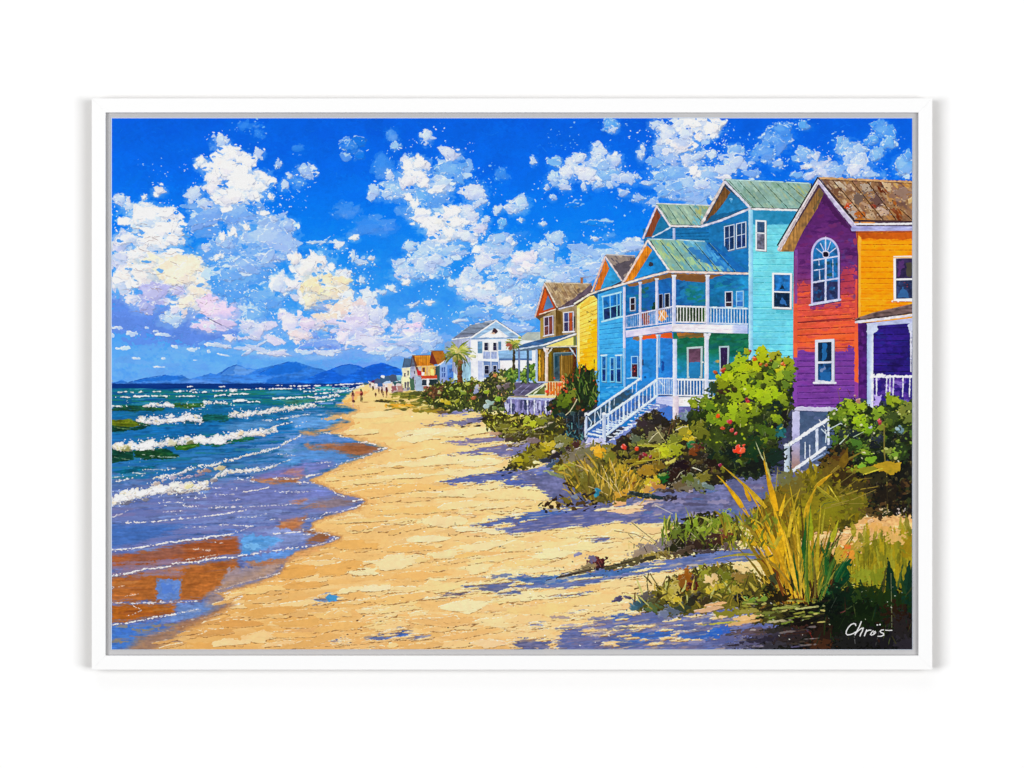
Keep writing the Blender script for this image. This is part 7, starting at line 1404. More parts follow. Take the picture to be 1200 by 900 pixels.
# the big foreground clump
fg = part('painted_grass_clump', 'big foreground painted grass clump with long yellow and dark green blades')
G8 = lambda *p: T(830,590,5, *p)
def pb(*p): return P5(*p)
bush([(880,730),(888,690),(900,660),(920,640),(960,640),(990,660),(1000,690),(990,720),(940,734)],(60,56,22),[(90,80,24),(60,60,24),(120,100,30),(40,40,22),(110,70,26)],90,(2,5), shape='leaf', ang=(-2.3,-.8))
GO = (214,164,26); GY = (196,156,26); DGr = (26,78,34); MG = (96,104,26); YB = (236,196,60)
blades = [
    (pb((370,895),(300,760),(150,600)),7, GO,(120,84,10)),(pb((160,600),(110,510),(0,400)),4.6,(206,160,30), YB),(pb((150,600),(80,480),(20,420)),4,(226,170,24),(120,84,20)),(pb((300,600),(200,480),(40,350)),4.4,(196,160,36), YB),(pb((205,560),(180,500),(150,440)),4,(214,160,24), None),
    (pb((365,620),(320,450),(285,300)),6.5,(200,150,24),(110,84,16)),(pb((330,430),(300,340),(285,260)),2,(180,170,90), None),(pb((285,310),(260,260),(235,190)),1.2,(190,196,150), None),(pb((400,895),(390,740),(345,610)),6.5,(206,160,26), YB),(pb((350,810),(300,690),(250,600)),3,(176,140,30), None),(pb((430,790),(420,700),(360,620)),4,(150,130,24), None),
    (pb((440,780),(450,640),(510,480)),3.4,(190,160,40), YB),(pb((385,650),(405,580),(420,510)),4,(214,170,34), None),(pb((470,760),(500,690),(505,600)),4.4,(190,160,30), YB),(pb((440,720),(480,620),(500,590)),2,(206,176,50), None),(pb((540,660),(560,560),(610,470)),5,(190,150,30), YB),(pb((600,480),(660,420),(720,380)),4,(196,150,30), YB),(pb((700,390),(790,300),(910,250)),3,(130,110,40),(196,170,70)),(pb((610,470),(690,540),(750,565)),3,(150,140,40), YB),(pb((680,460),(720,520),(745,560)),1.4,(196,180,60), None),(pb((760,350),(790,290),(800,230)),9,(110,84,24), None),
    (pb((520,900),(540,800),(545,650)),5, DGr, None),(pb((570,800),(575,700),(570,600)),6,(150,160,30), None),(pb((700,810),(725,730),(745,670)),5,(190,186,40), None),(pb((240,830),(140,770),(30,775)),4,(196,150,30), YB),(pb((720,810),(760,760),(770,730)),1.6,(80,60,24), None),(pb((640,760),(650,650),(665,590)),2,(160,150,40), None),(pb((360,500),(368,420),(372,350)),1.6,(150,140,70), None),(pb((410,600),(440,540),(490,510)),2,(160,140,40), None),(pb((100,760),(60,680),(0,620)),3,(130,140,40), None),
    (G8((580,580),(440,380),(330,200)),6,(170,120,26),(90,60,14)),(G8((500,570),(420,420),(210,20)),9,(216,164,24),(150,110,20)),(G8((560,570),(460,320),(420,60)),6,(150,130,26), YB),(G8((520,560),(470,430),(400,380)),6,(120,64,24), None),(G8((480,520),(400,400),(280,300)),8,(110,60,24), None),
    (G8((570,580),(560,340),(570,100)),6,(40,90,34), None),(G8((600,580),(590,300),(640,190)),5,(56,100,36), None),(G8((560,570),(500,400),(500,280)),5,(30,76,32), None),(G8((590,590),(560,380),(600,0)),4.6,(70,100,30),(170,170,60)),(G8((610,590),(580,480),(575,390)),5,(180,90,30),(220,150,70)),(G8((620,590),(640,400),(600,290)),5,(110,100,40), None),(G8((640,580),(670,420),(665,340)),8,(24,66,30), None),(G8((690,420),(680,280),(715,200)),7,(30,80,34),(110,120,40)),(G8((700,330),(660,270),(660,215)),3,(40,80,34), None),(G8((690,310),(730,250),(785,190)),2.4,(110,120,40), None),(G8((660,590),(690,480),(740,400)),4,(120,120,40),(176,176,80)),
    (G8((710,540),(790,400),(915,240)),17,(14,70,38),(40,110,60)),(G8((700,560),(800,450),(900,330)),9,(12,56,34), None),(G8((760,520),(860,420),(940,340)),3,(70,80,30), None),(G8((480,470),(380,330),(280,295)),4,(150,120,40), None),(G8((280,300),(160,290),(30,325)),2.6,(150,140,50), YB),(G8((280,245),(200,190),(60,195)),5,(216,170,30),(120,90,20)),(G8((860,400),(920,340),(990,180)),1.6,(70,56,30), None),(G8((380,300),(300,340),(180,330)),2,(90,90,40), None)]
for _ in range(64):                      # the back of the clump
    x = U(912,978); q = (x - 945) / 32; L = U(40,125) * (1.1 if q < 0 else .85); a = -1.57 + q * .7 + U(-.2, .2)
    ex, ey = x + L * math.cos(a),708 + L * math.sin(a)
    c = random.choice([(130,104,24),(112,92,22),(160,124,26),(96,86,26),(84,64,22),(180,140,34)]) if q < .25 else random.choice([(70,84,28),(110,108,30),(40,70,28),(130,120,40)])
    blade([(x,708),(x + (ex - x) * .4,708 + (ey - 708) * .6),(ex + U(-8,8), ey)], U(2.5,6.5), c, spine=mix(c,(240,210,110), .5) if U(0,1) < .3 else None)
for pts, w, c, e in blades: blade(pts, w * 1.35, c, e)
for ex, ey, bx, w, c in [(872,566,930,7,(206,156,26)),(884,600,925,7,(190,146,26)),(900,580,935,8,(214,166,30)),(925,566,942,7,(176,150,30)),(945,600,950,8,(150,140,30)),(905,640,925,8,(176,126,24)),(890,650,920,6,(150,110,26)),(962,590,955,7,(170,150,34)),(975,620,958,7,(110,116,34)),(918,620,934,7,(226,180,50)),(985,640,962,7,(60,100,36)),(1004,640,966,9,(20,80,42)),(932,610,940,6,(206,170,50)),(878,626,918,5,(200,156,40))]:
    blade([(bx,708),(bx + (ex - bx) * .35,708 + (ey - 708) * .6),(ex, ey)], w, c, mix(c,(90,64,10), .5), spine=mix(c,(250,220,110), .5))
for _ in range(90):
    x = U(896,990); y = U(650,712); a = -math.pi / 2 + (x - 942) * .012 + U(-.35, .35); t = (x - 890) / 100
    c = random.choice([(150,120,30),(190,150,40),(110,90,24),(216,180,60)]) if U(0,1) > t else random.choice([(30,70,30),(60,90,34),(20,44,26),(90,100,34),(150,140,50)])
    leaf(x, y, U(8,30), U(.7,1.8), a, c, .15, curl=U(-.3, .3), alpha=.9)
for x, y, rx, ry, c in [(990,646,6,8,(206,130,40)),(996,644,4,6,(220,110,50)),(1000,652,4,7,(226,150,50)),(984,650,6,8,(190,160,50)),(900,690,6,5,(24,24,18)),(914,700,12,8,(26,22,16)),(906,680,4,8,(50,60,40)),(945,710,14,4,(70,36,16)),(955,690,3,10,(60,30,20))]: dab(x, y, rx, ry, c, U(-.3, .3), .4, alpha=.9)
for _ in range(34):
    x = U(905,985); y = U(684,712); leaf(x, y, U(6,24), U(1.2,3),-1.57 + (x - 945) * .016 + U(-.3, .3), random.choice([(60,34,18),(40,40,22),(26,56,30),(90,50,22),(34,30,20),(110,60,24)]), .2)
for pts, w, c, e in blades[-16:-3]:
    if U(0,1) < .75: blade(pts, w * .7, c, e)

# left foreground grasses
lg = part('painted_grass_clump', 'green painted grass tuft on the violet shadow')
bush([(770,648),(776,632),(790,618),(806,606),(830,600),(852,604),(864,612),(870,630),(850,642),(800,652)],(44,44,24),[(70,76,26),(96,110,30),(50,44,26),(120,130,36),(40,34,26)],110,(1.8,4), None,0,0, 'leaf', ang=(-2.6,-.5), deep=[(40,30,28),(60,40,34),(30,28,30)])
for _ in range(110):
    x, y = U(776,874), U(614,640); leaf(x, y, U(8,22), U(1.2,3.2), U(-2.3,-.7), random.choice([(124,142,40),(96,112,36),(150,156,50),(70,80,30),(180,180,90),(110,112,40),(60,50,30)]), .2, curl=U(-.5, .5))
for x, y, rx, ry, c in [(806,616,3,8,(116,146,40)),(815,612,3,7,(136,160,40)),(822,620,6,3,(146,164,50)),(836,612,5,4,(116,136,36)),(850,608,8,8,(130,150,40)),(860,616,8,4,(150,170,60)),(792,624,6,6,(100,116,40)),(780,636,8,5,(120,110,100)),(770,640,10,5,(130,120,130)),(756,644,10,6,(130,116,110)),(748,650,10,5,(150,130,110)),(764,652,12,4,(150,130,50)),(780,650,10,4,(130,110,50)),(815,638,12,6,(50,34,30)),(840,632,12,6,(60,34,30)),(856,640,10,4,(100,80,76)),(850,626,6,4,(120,60,40)),(800,646,14,4,(80,64,50)),(826,646,12,2.5,(70,60,70))]: dab(x, y, rx, ry, c, U(-.4, .3), .4, hi=.25, lo=.35, loc=(30,24,20), alpha=.92)
for _ in range(46):
    x, y = U(735,870), U(630,656); line([(x, y),(x + U(-9,6), y - U(3,10))], U(.5,1), random.choice([(60,46,30),(206,196,150),(90,76,40),(176,170,90),(40,30,30)]), alpha=.85, broken=.15)
for p, w, c in [([(740,612),(752,622),(770,636)], .9,(90,70,60)),([(720,622),(745,626),(764,636)], .9,(110,80,60)),([(776,640),(777,622),(782,608)],2,(90,110,40)),([(768,592),(780,598),(788,602)],1.1,(196,190,180)),([(778,612),(781,626),(784,634)],1.8,(170,176,60))]: line(p, w, c, broken=.1, w1=w * .6)
for _ in range(90):                       # the tuft runs on into the big clump
    x, y = U(846,912), U(606,646); leaf(x, y, U(8,24), U(1.2,3.4), U(-2.5,-.8), random.choice([(120,130,36),(150,144,40),(96,100,32),(176,160,50),(80,76,28),(140,116,34)]), .2, curl=U(-.4, .4))
part('painted_driftwood', 'dark red painted driftwood lying on the sand')
for x, y, rx, ry, c in [(700,660,9,5,(70,24,30)),(697,656,7,3,(90,36,40)),(705,663,6,4,(50,24,26)),(690,664,8,4,(150,130,90)),(680,670,14,2.5,(110,96,70)),(665,674,14,1.4,(80,70,60)),(720,664,12,3,(70,66,40)),(740,658,14,4,(90,80,50)),(760,655,10,3,(60,54,36)),(676,650,5,2,(130,130,170)),(694,655,5,4,(110,100,130))]: dab(x, y, rx, ry, c,-.25, .4, hi=.2, lo=.3, loc=(30,20,20))
for x in (694,699,703): line([(x,655),(x + 5,664)], .7,(160,90,80), broken=.2)
line([(640,680),(660,675),(690,668),(710,664),(740,658)],1.0,(40,34,40), broken=.2); line([(652,678),(660,672),(690,664)], .8,(60,50,44), broken=.2)
for _ in range(24): flecks(U(650,760), U(664,676),3,1,(30,36,44), .6,1.6)
lw = part('painted_grass_clump', 'yellowing painted grass low at the bottom of the beach')
bush([(740,714),(752,700),(768,690),(786,676),(800,672),(822,664),(850,660),(880,666),(896,690),(880,712),(840,716),(790,722)],(96,88,30),[(140,126,36),(170,150,50),(110,104,34),(80,76,30),(190,160,60),(60,50,26)],190,(2,4.4),[(206,186,90),(196,176,50)],30,0, 'leaf', ang=(-2.7,-.4), deep=[(50,46,26),(36,34,28),(80,84,34)])
for x, y, rx, ry, c in [(790,690,6,12,(196,176,90)),(784,696,6,8,(176,160,60)),(795,702,8,4,(206,180,50)),(804,678,7,10,(150,84,20)),(800,684,4,8,(130,80,24)),(812,686,6,5,(80,24,24)),(814,678,4,4,(60,40,40)),(826,676,7,10,(140,140,40)),(824,684,5,6,(110,104,30)),(852,680,7,14,(110,114,30)),(848,688,6,6,(120,120,34)),(876,680,8,8,(104,96,30)),(866,676,8,6,(140,110,50)),(838,688,12,4,(200,176,50)),(832,680,6,6,(236,200,140)),(838,676,4,5,(226,190,130)),(868,666,10,4,(246,214,150)),(815,700,8,6,(40,34,28)),(806,704,8,5,(40,40,30)),(826,704,8,4,(60,50,30)),(756,700,8,6,(90,84,84)),(764,706,8,6,(84,80,50)),(748,708,8,5,(50,84,104)),(742,712,6,3,(60,100,120)),(736,700,4,2,(60,54,90)),(724,702,6,3,(60,56,96)),(788,716,10,5,(90,100,120)),(778,720,8,4,(110,120,150)),(766,712,8,5,(80,100,60)),(800,712,8,5,(50,60,46)),(868,700,8,5,(20,18,18)),(866,702,5,4,(14,14,16)),(880,704,7,4,(100,140,40)),(876,707,5,2,(140,176,60)),(893,702,6,4,(120,150,50)),(860,690,10,5,(170,150,50))]:
    dab(x, y, rx, ry, c, U(-.5, .4), .4, hi=.25, lo=.35, loc=(40,34,20), alpha=.93)
for _ in range(60):
    x, y = U(750,892), U(684,714); leaf(x, y, U(7,22), U(1,3), U(-2.5,-.6), random.choice([(206,186,80),(130,116,40),(90,84,30),(60,50,30),(190,190,110),(150,130,44)]), .2, curl=U(-.5, .5), alpha=.9)
for p, w, c in [([(744,705),(744,690),(748,689)],1.6,(90,60,30)),([(760,696),(758,682),(760,672)],1.4,(80,70,40)),([(772,688),(764,676),(762,672)],1.4,(110,96,50)),([(776,686),(780,678),(784,676)],1,(110,80,60))]: line(p, w, c, broken=.08)
# dark corner
dc = part('painted_undergrowth', 'near black painted undergrowth in the bottom right corner')
poly([(870,775),(900,745),(930,712),(960,704),(985,694),(1004,686),(1030,682),(1046,672),(1080,664),(1080,775)],(22,22,18), rough=3, vary=.2, mott=.5, mcol=(12,12,14))
poly([(995,664),(1010,640),(1040,628),(1072,620),(1072,690),(1030,696),(1000,692)],(136,126,28), rough=2.5, vary=.1, mott=.4, mcol=(150,130,26), streak=('vst', .12))
for _ in range(70):
    x, y = U(1000,1070), U(626,690); leaf(x, y, U(10,30), U(3,7), U(-1.8,-1.35), random.choice([(146,138,30),(124,122,30),(166,144,26),(110,108,26),(156,152,44)]), .4, alpha=.8)
for x, y, rx, ry, c in [(1050,630,10,6,(226,176,110)),(1030,618,14,5,(226,170,90)),(1064,640,6,12,(150,120,20)),(1004,640,8,6,(176,150,50)),(1010,676,10,8,(140,150,40)),(1030,676,10,9,(120,130,30))]: dab(x, y, rx, ry, c, U(-.3, .3), .4, alpha=.8)
for x, y, L, w, an, c in [(1050,720,68,9,-1.66,(14,44,30)),(1058,720,66,8,-1.5,(16,50,36)),(1046,715,54,8,-1.75,(14,38,28)),(1066,720,60,9,-1.55,(12,40,26)),(1070,715,50,8,-1.7,(16,44,30)),(1024,712,28,7,-1.75,(18,44,28)),(1030,712,34,5,-1.5,(20,44,30)),(1016,708,30,5,-1.9,(18,50,34)),(1010,706,30,5,-2.2,(22,60,36)),(1040,716,36,6,-1.62,(24,50,24)),(1034,700,40,3,-1.5,(70,66,30)),(1062,700,30,4,-1.9,(30,60,30)),(1003,706,30,6,-1.9,(28,56,26)),(1052,690,30,3,-1.4,(60,80,40))]:
    leaf(x, y, L, w, an, c, .4, curl=U(-.1, .1))
for x, y, rx, ry, c in [(1010,694,20,8,(26,40,16)),(1036,702,26,10,(26,44,14)),(995,700,12,10,(12,34,20)),(980,700,12,14,(14,30,20)),(970,716,16,14,(10,18,14)),(990,730,24,14,(16,26,14)),(1020,720,24,12,(20,36,14)),(1050,722,14,14,(40,22,14)),(1056,740,14,18,(36,32,34)),(1030,750,30,8,(26,24,30)),(1000,752,26,8,(28,28,28)),(960,744,14,14,(40,24,18)),(940,732,14,10,(20,16,14)),(1004,700,5,6,(40,60,20)),(1060,755,12,8,(44,40,48)),(1010,712,16,8,(14,26,12)),(960,756,14,6,(70,40,24)),(930,722,10,4,(24,20,16))]: dab(x, y, rx, ry, c, U(-.2, .2), .4, alpha=.85, hi=.12, hic=(90,110,60))
for _ in range(80):
    x, y = U(900,1068), U(690,758)
    if y < 760 - (x - 880) * .6: continue
    leaf(x, y, U(5,20), U(.6,2), U(-2.2,-.8), random.choice([(30,50,20),(40,60,24),(60,60,30),(24,30,24),(56,30,20),(20,44,30),(70,80,40)]), .2, alpha=.75)
for x0, y0, x1, y1, c in [(1044,672,1045,735,(110,116,80)),(1030,740,1026,756,(60,60,60)),(980,700,972,716,(50,60,50)),(1001,746,1002,754,(90,90,90)),(990,716,1004,706,(70,84,50)),(985,718,990,716,(120,50,60)),(948,740,952,748,(110,30,26)),(944,738,950,742,(140,40,40))]: line([(x0, y0),(x1, y1)],1.0, c, alpha=.8, broken=.2)
flecks(1000,715,40,16,(150,160,130), .35, .8); flecks(1050,700,16,8,(190,196,180), .35, .8)
# litter of leaves along the front edge
use(lw)
for _ in range(90):
    x, y = U(870,966), U(702,730); dab(x, y, U(2,7), U(.5,1.3), random.choice([(120,140,50),(90,96,40),(40,36,24),(150,150,60),(30,26,22),(190,180,100),(70,66,34)]), U(-.3, .2), .4, alpha=.9)
use(beach)
for x, y, rx, ry, c in [(872,724,16,5,(226,176,110)),(866,730,18,3,(214,164,96)),(846,722,8,3,(236,190,120)),(838,708,10,2.4,(226,160,110)),(830,714,14,3,(200,150,120))]: slab(x, y, rx, ry, c,-.15)
use(lw)
for x, y, rx, ry, c in [(858,718,18,4,(130,124,40)),(880,716,12,3,(150,140,60)),(846,730,20,1.2,(176,170,70)),(900,718,14,2,(110,116,50)),(920,712,16,1.4,(150,156,76)),(946,712,16,1.2,(176,176,110)),(912,728,14,1.4,(170,160,120))]: dab(x, y, rx, ry, c,-.1, .4, lo=.4, loc=(40,36,20))
use(dc)
for x, y, rx, ry, c in [(900,744,30,6,(60,54,70)),(880,740,20,4,(90,70,70)),(920,750,24,5,(50,40,40)),(870,756,24,5,(84,84,110)),(900,757,24,4,(56,54,64)),(930,740,14,5,(60,36,30)),(890,750,20,3,(40,36,50)),(850,748,16,4,(96,100,150)),(848,738,10,4,(50,90,180)),(838,742,10,5,(40,96,190)),(910,738,16,3,(44,40,34))]: dab(x, y, rx, ry, c,-.08, .4, alpha=.85)
for _ in range(30):
    x, y = U(850,960), U(734,758); dab(x, y, U(3,9), U(.5,1.2), random.choice([(120,110,110),(40,34,40),(90,84,120),(70,60,50),(170,160,160),(30,26,26)]),-.08, .4, alpha=.8)
flecks(905,735,40,20,(196,196,190), .4, .9)

# ---- people --------------------------------------------------------------------------------------
def person(x, y, h_, c, legs, label, shadow_=True):
    p = part('painted_person', label)
    dab(x, y + h_ * .32,1.5, h_ * .2, c, .05, .25, h=.4); dab(x - .3, y + h_ * .12, .95,1.0, mix(c,(50,26,26), .5),0, .15)
    line([(x - 1.3, y + h_ * .24),(x - 1.6, y + h_ * .5)], .7, mix(c,(120,70,60), .5)); line([(x + 1.3, y + h_ * .26),(x + 1.7, y + h_ * .48)], .7, mix(c,(120,70,60), .5))
    line([(x - .6, y + h_ * .5),(x - .8, y + h_ * .95)], .9, legs); line([(x + .5, y + h_ * .5),(x + .8, y + h_)], .9, legs)
person(413.6,457.2,14.5,(92,44,52),(176,110,110), 'painted person walking along the waterline in dark clothes')
dab(414.6,470.2,1.5,1.4,(90,50,50),0, .3); line([(413.8,473),(414,477)],1,(200,150,170), alpha=.6)
person(423.4,456,15,(104,30,36),(120,90,60), 'painted person walking along the beach in a dark red top')
dab(422.9,456.4,1, .8,(30,90,60),0, .2); dab(424,467,1,2,(110,100,60),0, .3)
use(beach); dab(428.5,471.3,3, .5,(170,130,80)); dab(420,460,4,1.4,(240,150,110),0, .3, alpha=.8)
for x, y, h_, c in [(444,455,6,(110,60,50)),(447.5,454.5,7,(90,50,50)),(453,456,8,(110,50,40)),(449,460,5,(90,60,50)),(437,453,4,(90,70,50)),(440,461,4,(100,56,40))]:
    part('painted_person', 'tiny painted person on the far beach'); dab(x, y + h_ * .4,1.1, h_ * .35, c,0, .35); dab(x, y, .7, .7, mix(c,(60,30,30), .5),0, .2); line([(x, y + h_ * .6),(x + .3, y + h_)], .8, mix(c,(160,110,90), .4))

# ---- signature -----------------------------------------------------------------------------------
sig = part('signature', 'white handwritten signature in the dark bottom right corner')
C9 = lambda *p: T(960,700,10, *p)
SW = (244,244,242)
for pts, w in [([(428,330),(424,312),(404,306),(372,318),(340,352),(318,392),(314,424),(330,440),(364,436),(404,420),(428,404)],1.25),([(492,284),(470,340),(440,396),(418,438)],1.3),([(428,420),(460,388),(488,366),(516,358),(504,396),(484,430),(478,452)],1.3),([(556,382),(542,412),(528,450)],1.35),([(538,424),(556,398),(580,384),(606,384)],1.25),
               ([(632,392),(614,410),(598,436),(612,442),(640,432),(660,414),(656,398),(640,404),(642,424)],1.15),([(752,380),(728,384),(712,398),(724,412),(752,422),(756,440),(728,454),(688,456)],1.25),([(776,384),(812,388),(852,386)],1.0)]:
    line(C9(*pts), w, SW, h=.5)
for p in [(681,324),(711,320)]: x, y = C9(p)[0]; dab(x, y, .9, .75, SW,0, .1)
# =================================================================================================
# the scene: white wall, white frame, grey liner, canvas, and the relief of paint
# =================================================================================================
import bpy, bmesh
MM = .001
CX, CY = 600.0,450.0                      # board centre = world origin on the wall plane
EXPO = 1.05                                # how far white paper is overlit; pigments are divided by it
PAINT_Y = -.022                            # the paint layer stands 22 mm off the wall
def W(x, y, d): return ((x - CX) * MM, d,(CY - y) * MM)     # board millimetres -> world, d = depth (towards viewer is -)

scene = bpy.context.scene
coll = scene.collection
def material(name, col, rough=.6, spec=.3, bump=None, noise_=None):
    m = bpy.data.materials.new(name); m.use_nodes = True
    nt = m.node_tree; b = nt.nodes['Principled BSDF']
    b.inputs['Base Color'].default_value = (*col,1); b.inputs['Roughness'].default_value = rough
    b.inputs['Specular IOR Level'].default_value = spec
    if noise_:
        n = nt.nodes.new('ShaderNodeTexNoise'); n.inputs['Scale'].default_value = noise_[0]; n.inputs['Detail'].default_value = 6
        tc = nt.nodes.new('ShaderNodeTexCoord'); nt.links.new(tc.outputs['Object'], n.inputs['Vector'])
        r = nt.nodes.new('ShaderNodeValToRGB'); k = noise_[1]
        r.color_ramp.elements[0].color = (*[c * (1 - k) for c in col],1); r.color_ramp.elements[1].color = (*col,1)
        nt.links.new(n.outputs['Fac'], r.inputs['Fac']); nt.links.new(r.outputs['Color'], b.inputs['Base Color'])
        bp = nt.nodes.new('ShaderNodeBump'); bp.inputs['Strength'].default_value = noise_[2]; bp.inputs['Distance'].default_value = .0006
        nt.links.new(n.outputs['Fac'], bp.inputs['Height']); nt.links.new(bp.outputs['Normal'], b.inputs['Normal'])
    return m
M_WALL = material('white_wall_paint',(.95, .95, .95), .9, .1, noise_=(160, .015, .08))
M_FRAME = material('white_lacquer',(.895, .895, .895), .45, .2, noise_=(70, .01, .05))
M_SIDE = material('added_dark_wood',(.30, .25, .20), .7, .2, noise_=(90, .3, .2))  # dark side tone added to cut bounce light beside the frame
M_LINER = material('grey_liner',(.50, .495, .50), .8, .1, noise_=(220, .05, .1))
M_CANVAS = material('primed_canvas',(.58, .66, .80), .9, .1, noise_=(400, .05, .2))

def paint_material():
    m = bpy.data.materials.new('oil_paint'); m.use_nodes = True
    nt = m.node_tree; b = nt.nodes['Principled BSDF']
    a = nt.nodes.new('ShaderNodeAttribute'); a.attribute_name = 'pigment'
    n = nt.nodes.new('ShaderNodeTexNoise'); n.inputs['Scale'].default_value = 900; n.inputs['Detail'].default_value = 3
    tc = nt.nodes.new('ShaderNodeTexCoord'); nt.links.new(tc.outputs['Object'], n.inputs['Vector'])
    bp = nt.nodes.new('ShaderNodeBump'); bp.inputs['Strength'].default_value = .01; bp.inputs['Distance'].default_value = .0004
    nt.links.new(n.outputs['Fac'], bp.inputs['Height']); nt.links.new(bp.outputs['Normal'], b.inputs['Normal'])
    nt.links.new(a.outputs['Color'], b.inputs['Base Color'])
    b.inputs['Roughness'].default_value = .62; b.inputs['Specular IOR Level'].default_value = .012
    return m
M_PAINT = paint_material()

def link(name, me, mat, parent=None, label=None):
    o = bpy.data.objects.new(name, me); coll.objects.link(o)
    if mat and not me.materials: me.materials.append(mat)
    if parent: o.parent = parent
    if label: o['label'] = label
    return o
def mesh_from(bm, name):
    me = bpy.data.meshes.new(name); bm.normal_update(); bm.to_mesh(me); bm.free(); return me
def bevel_all(bm, w, seg=2):
    bmesh.ops.bevel(bm, geom=bm.edges[:], offset=w, segments=seg, affect='EDGES', profile=.6)

# the wall: one thick slab
bm = bmesh.new(); bmesh.ops.create_cube(bm, size=1)
for v in bm.verts: v.co = (v.co.x * 6, v.co.y * .12 + .06, v.co.z * 4.4)
wall = link('wall', mesh_from(bm, 'wall'), M_WALL)
wall['kind'] = 'structure'; wall['label'] = 'plain white wall behind the framed painting'; wall['category'] = 'wall'

root = bpy.data.objects.new('framed_painting', None); coll.objects.link(root)
root.empty_display_size = .1
root['label'] = 'white framed impasto painting of a beach with colourful wooden houses'; root['category'] = 'painting'

# four mitred frame rails
FX0, FY0, FX1, FY1 = 108.0,115.6,1092.0,784.4       # outer edge of the frame
IX0, IY0, IX1, IY1 = 124.2,132.2,1075.8,767.8       # inner edge
DF, DB = -.0265,-.001                                # front and back of the rails
def rail_mesh(o1, o2, i2, i1, gap):
    bm = bmesh.new()
    f = [bm.verts.new(W(*p, DF)) for p in (o1, o2, i2, i1)]; b = [bm.verts.new(W(*p, DB)) for p in (o1, o2, i2, i1)]
    bm.faces.new(f); bm.faces.new(b[::-1])
    for i in range(4): bm.faces.new((f[i], b[i], b[(i + 1) % 4], f[(i + 1) % 4]))
    bmesh.ops.recalc_face_normals(bm, faces=bm.faces[:])
    bevel_all(bm, .0002)
    bm.normal_update()
    mid = W(sum(p[0] for p in (o1, o2)) / 2, sum(p[1] for p in (o1, o2)) / 2,0)
    for fc in bm.faces:                      # outer sides get the dark wood added for a deeper wall shadow
        n_ = fc.normal; fc.material_index = 1 if abs(n_.y) < .3 and n_.x * mid[0] + n_.z * mid[2] > .7 * math.hypot(mid[0], mid[2]) else 0
    return mesh_from(bm, 'frame_rail')
e = .01
for a in [((FX0 + e, FY0),(FX1 - e, FY0),(IX1 - e, IY0),(IX0 + e, IY0)),((FX1, FY0 + e),(FX1, FY1 - e),(IX1, IY1 - e),(IX1, IY0 + e)),
          ((FX1 - e, FY1),(FX0 + e, FY1),(IX0 + e, IY1),(IX1 - e, IY1)),((FX0, FY1 - e),(FX0, FY0 + e),(IX0, IY0 + e),(IX0, IY1 - e))]:
    me = rail_mesh(*a,0); me.materials.append(M_FRAME); me.materials.append(M_SIDE)
    link('frame_rail', me, None, root)

def slab_box(name, x0, y0, x1, y1, d0, d1, mat, bev=.0004, label=None):
    bm = bmesh.new(); bmesh.ops.create_cube(bm, size=1)
    p, q = W(x0, y1, d0), W(x1, y0, d1)
    for v in bm.verts: v.co = tuple((p[k] + q[k]) / 2 + v.co[k] * (q[k] - p[k]) for k in range(3))
    bmesh.ops.recalc_face_normals(bm, faces=bm.faces[:])
    if bev: bevel_all(bm, bev)
    return link(name, mesh_from(bm, name), mat, root, label)
# grey liner seen as a narrow band between frame and canvas, and the primed canvas edge
slab_box('liner', IX0 + .05, IY0 + .05, IX1 - .05, IY1 - .05,-.0035,-.0205, M_LINER)
slab_box('canvas', PX0 - 1.0, PY0 - .9, PX1 + .4, PY1 + .3,-.0210, PAINT_Y + .0002, M_CANVAS, .0002)

# ---- the paint ---------------------------------------------------------------------------------
def blur(a, n):
    for _ in range(n):
        p = np.pad(a,1, mode='edge'); a = (p[:-2,1:-1] + p[2:,1:-1] + p[1:-1, :-2] + p[1:-1,2:] + 2 * p[1:-1,1:-1]) / 6
    return a
H_ = np.clip(HGT,-.2,8); H_ = 2.6 * (1 - np.exp(-H_ / 1.5))                      # mm of paint, saturating
H_ = blur(H_,1) + .05 * nz('fine',(slice(0, GH), slice(0, GW)),(3,5)) + .05 * nz('str2',(slice(0, GH), slice(0, GW)),(9,2))
def blur3(a, n): return np.stack([blur(a[..., k], n) for k in range(3)],-1)
COL = np.clip(COL + .38 * (COL - blur3(COL,5)),0,1)                 # crisper edges where one knife stroke meets the next
lin = np.where(COL <= .04045, COL / 12.92,((np.clip(COL,0,1) + .055) / 1.055) ** 2.4) / EXPO
lin = np.clip(lin, .002, .80)

# vertices sit on cell corners; each painted element takes the cells that carry its id
def corner(a):
    p = np.pad(a,[(1,1),(1,1)] + [(0,0)] * (a.ndim - 2), mode='edge')
    return (p[:-1, :-1] + p[1:, :-1] + p[:-1,1:] + p[1:,1:]) / 4
VX, VY = np.meshgrid(PX0 + np.arange(GW + 1) / S, PY0 + np.arange(GH + 1) / S)
VZ = corner(H_)
VZ[0, :] = VZ[-1, :] = VZ[:,0] = VZ[:,-1] = -.1
POS = np.stack([(VX - CX) * MM, PAINT_Y - VZ * MM,(CY - VY) * MM],-1).astype(np.float32).reshape(-1,3)

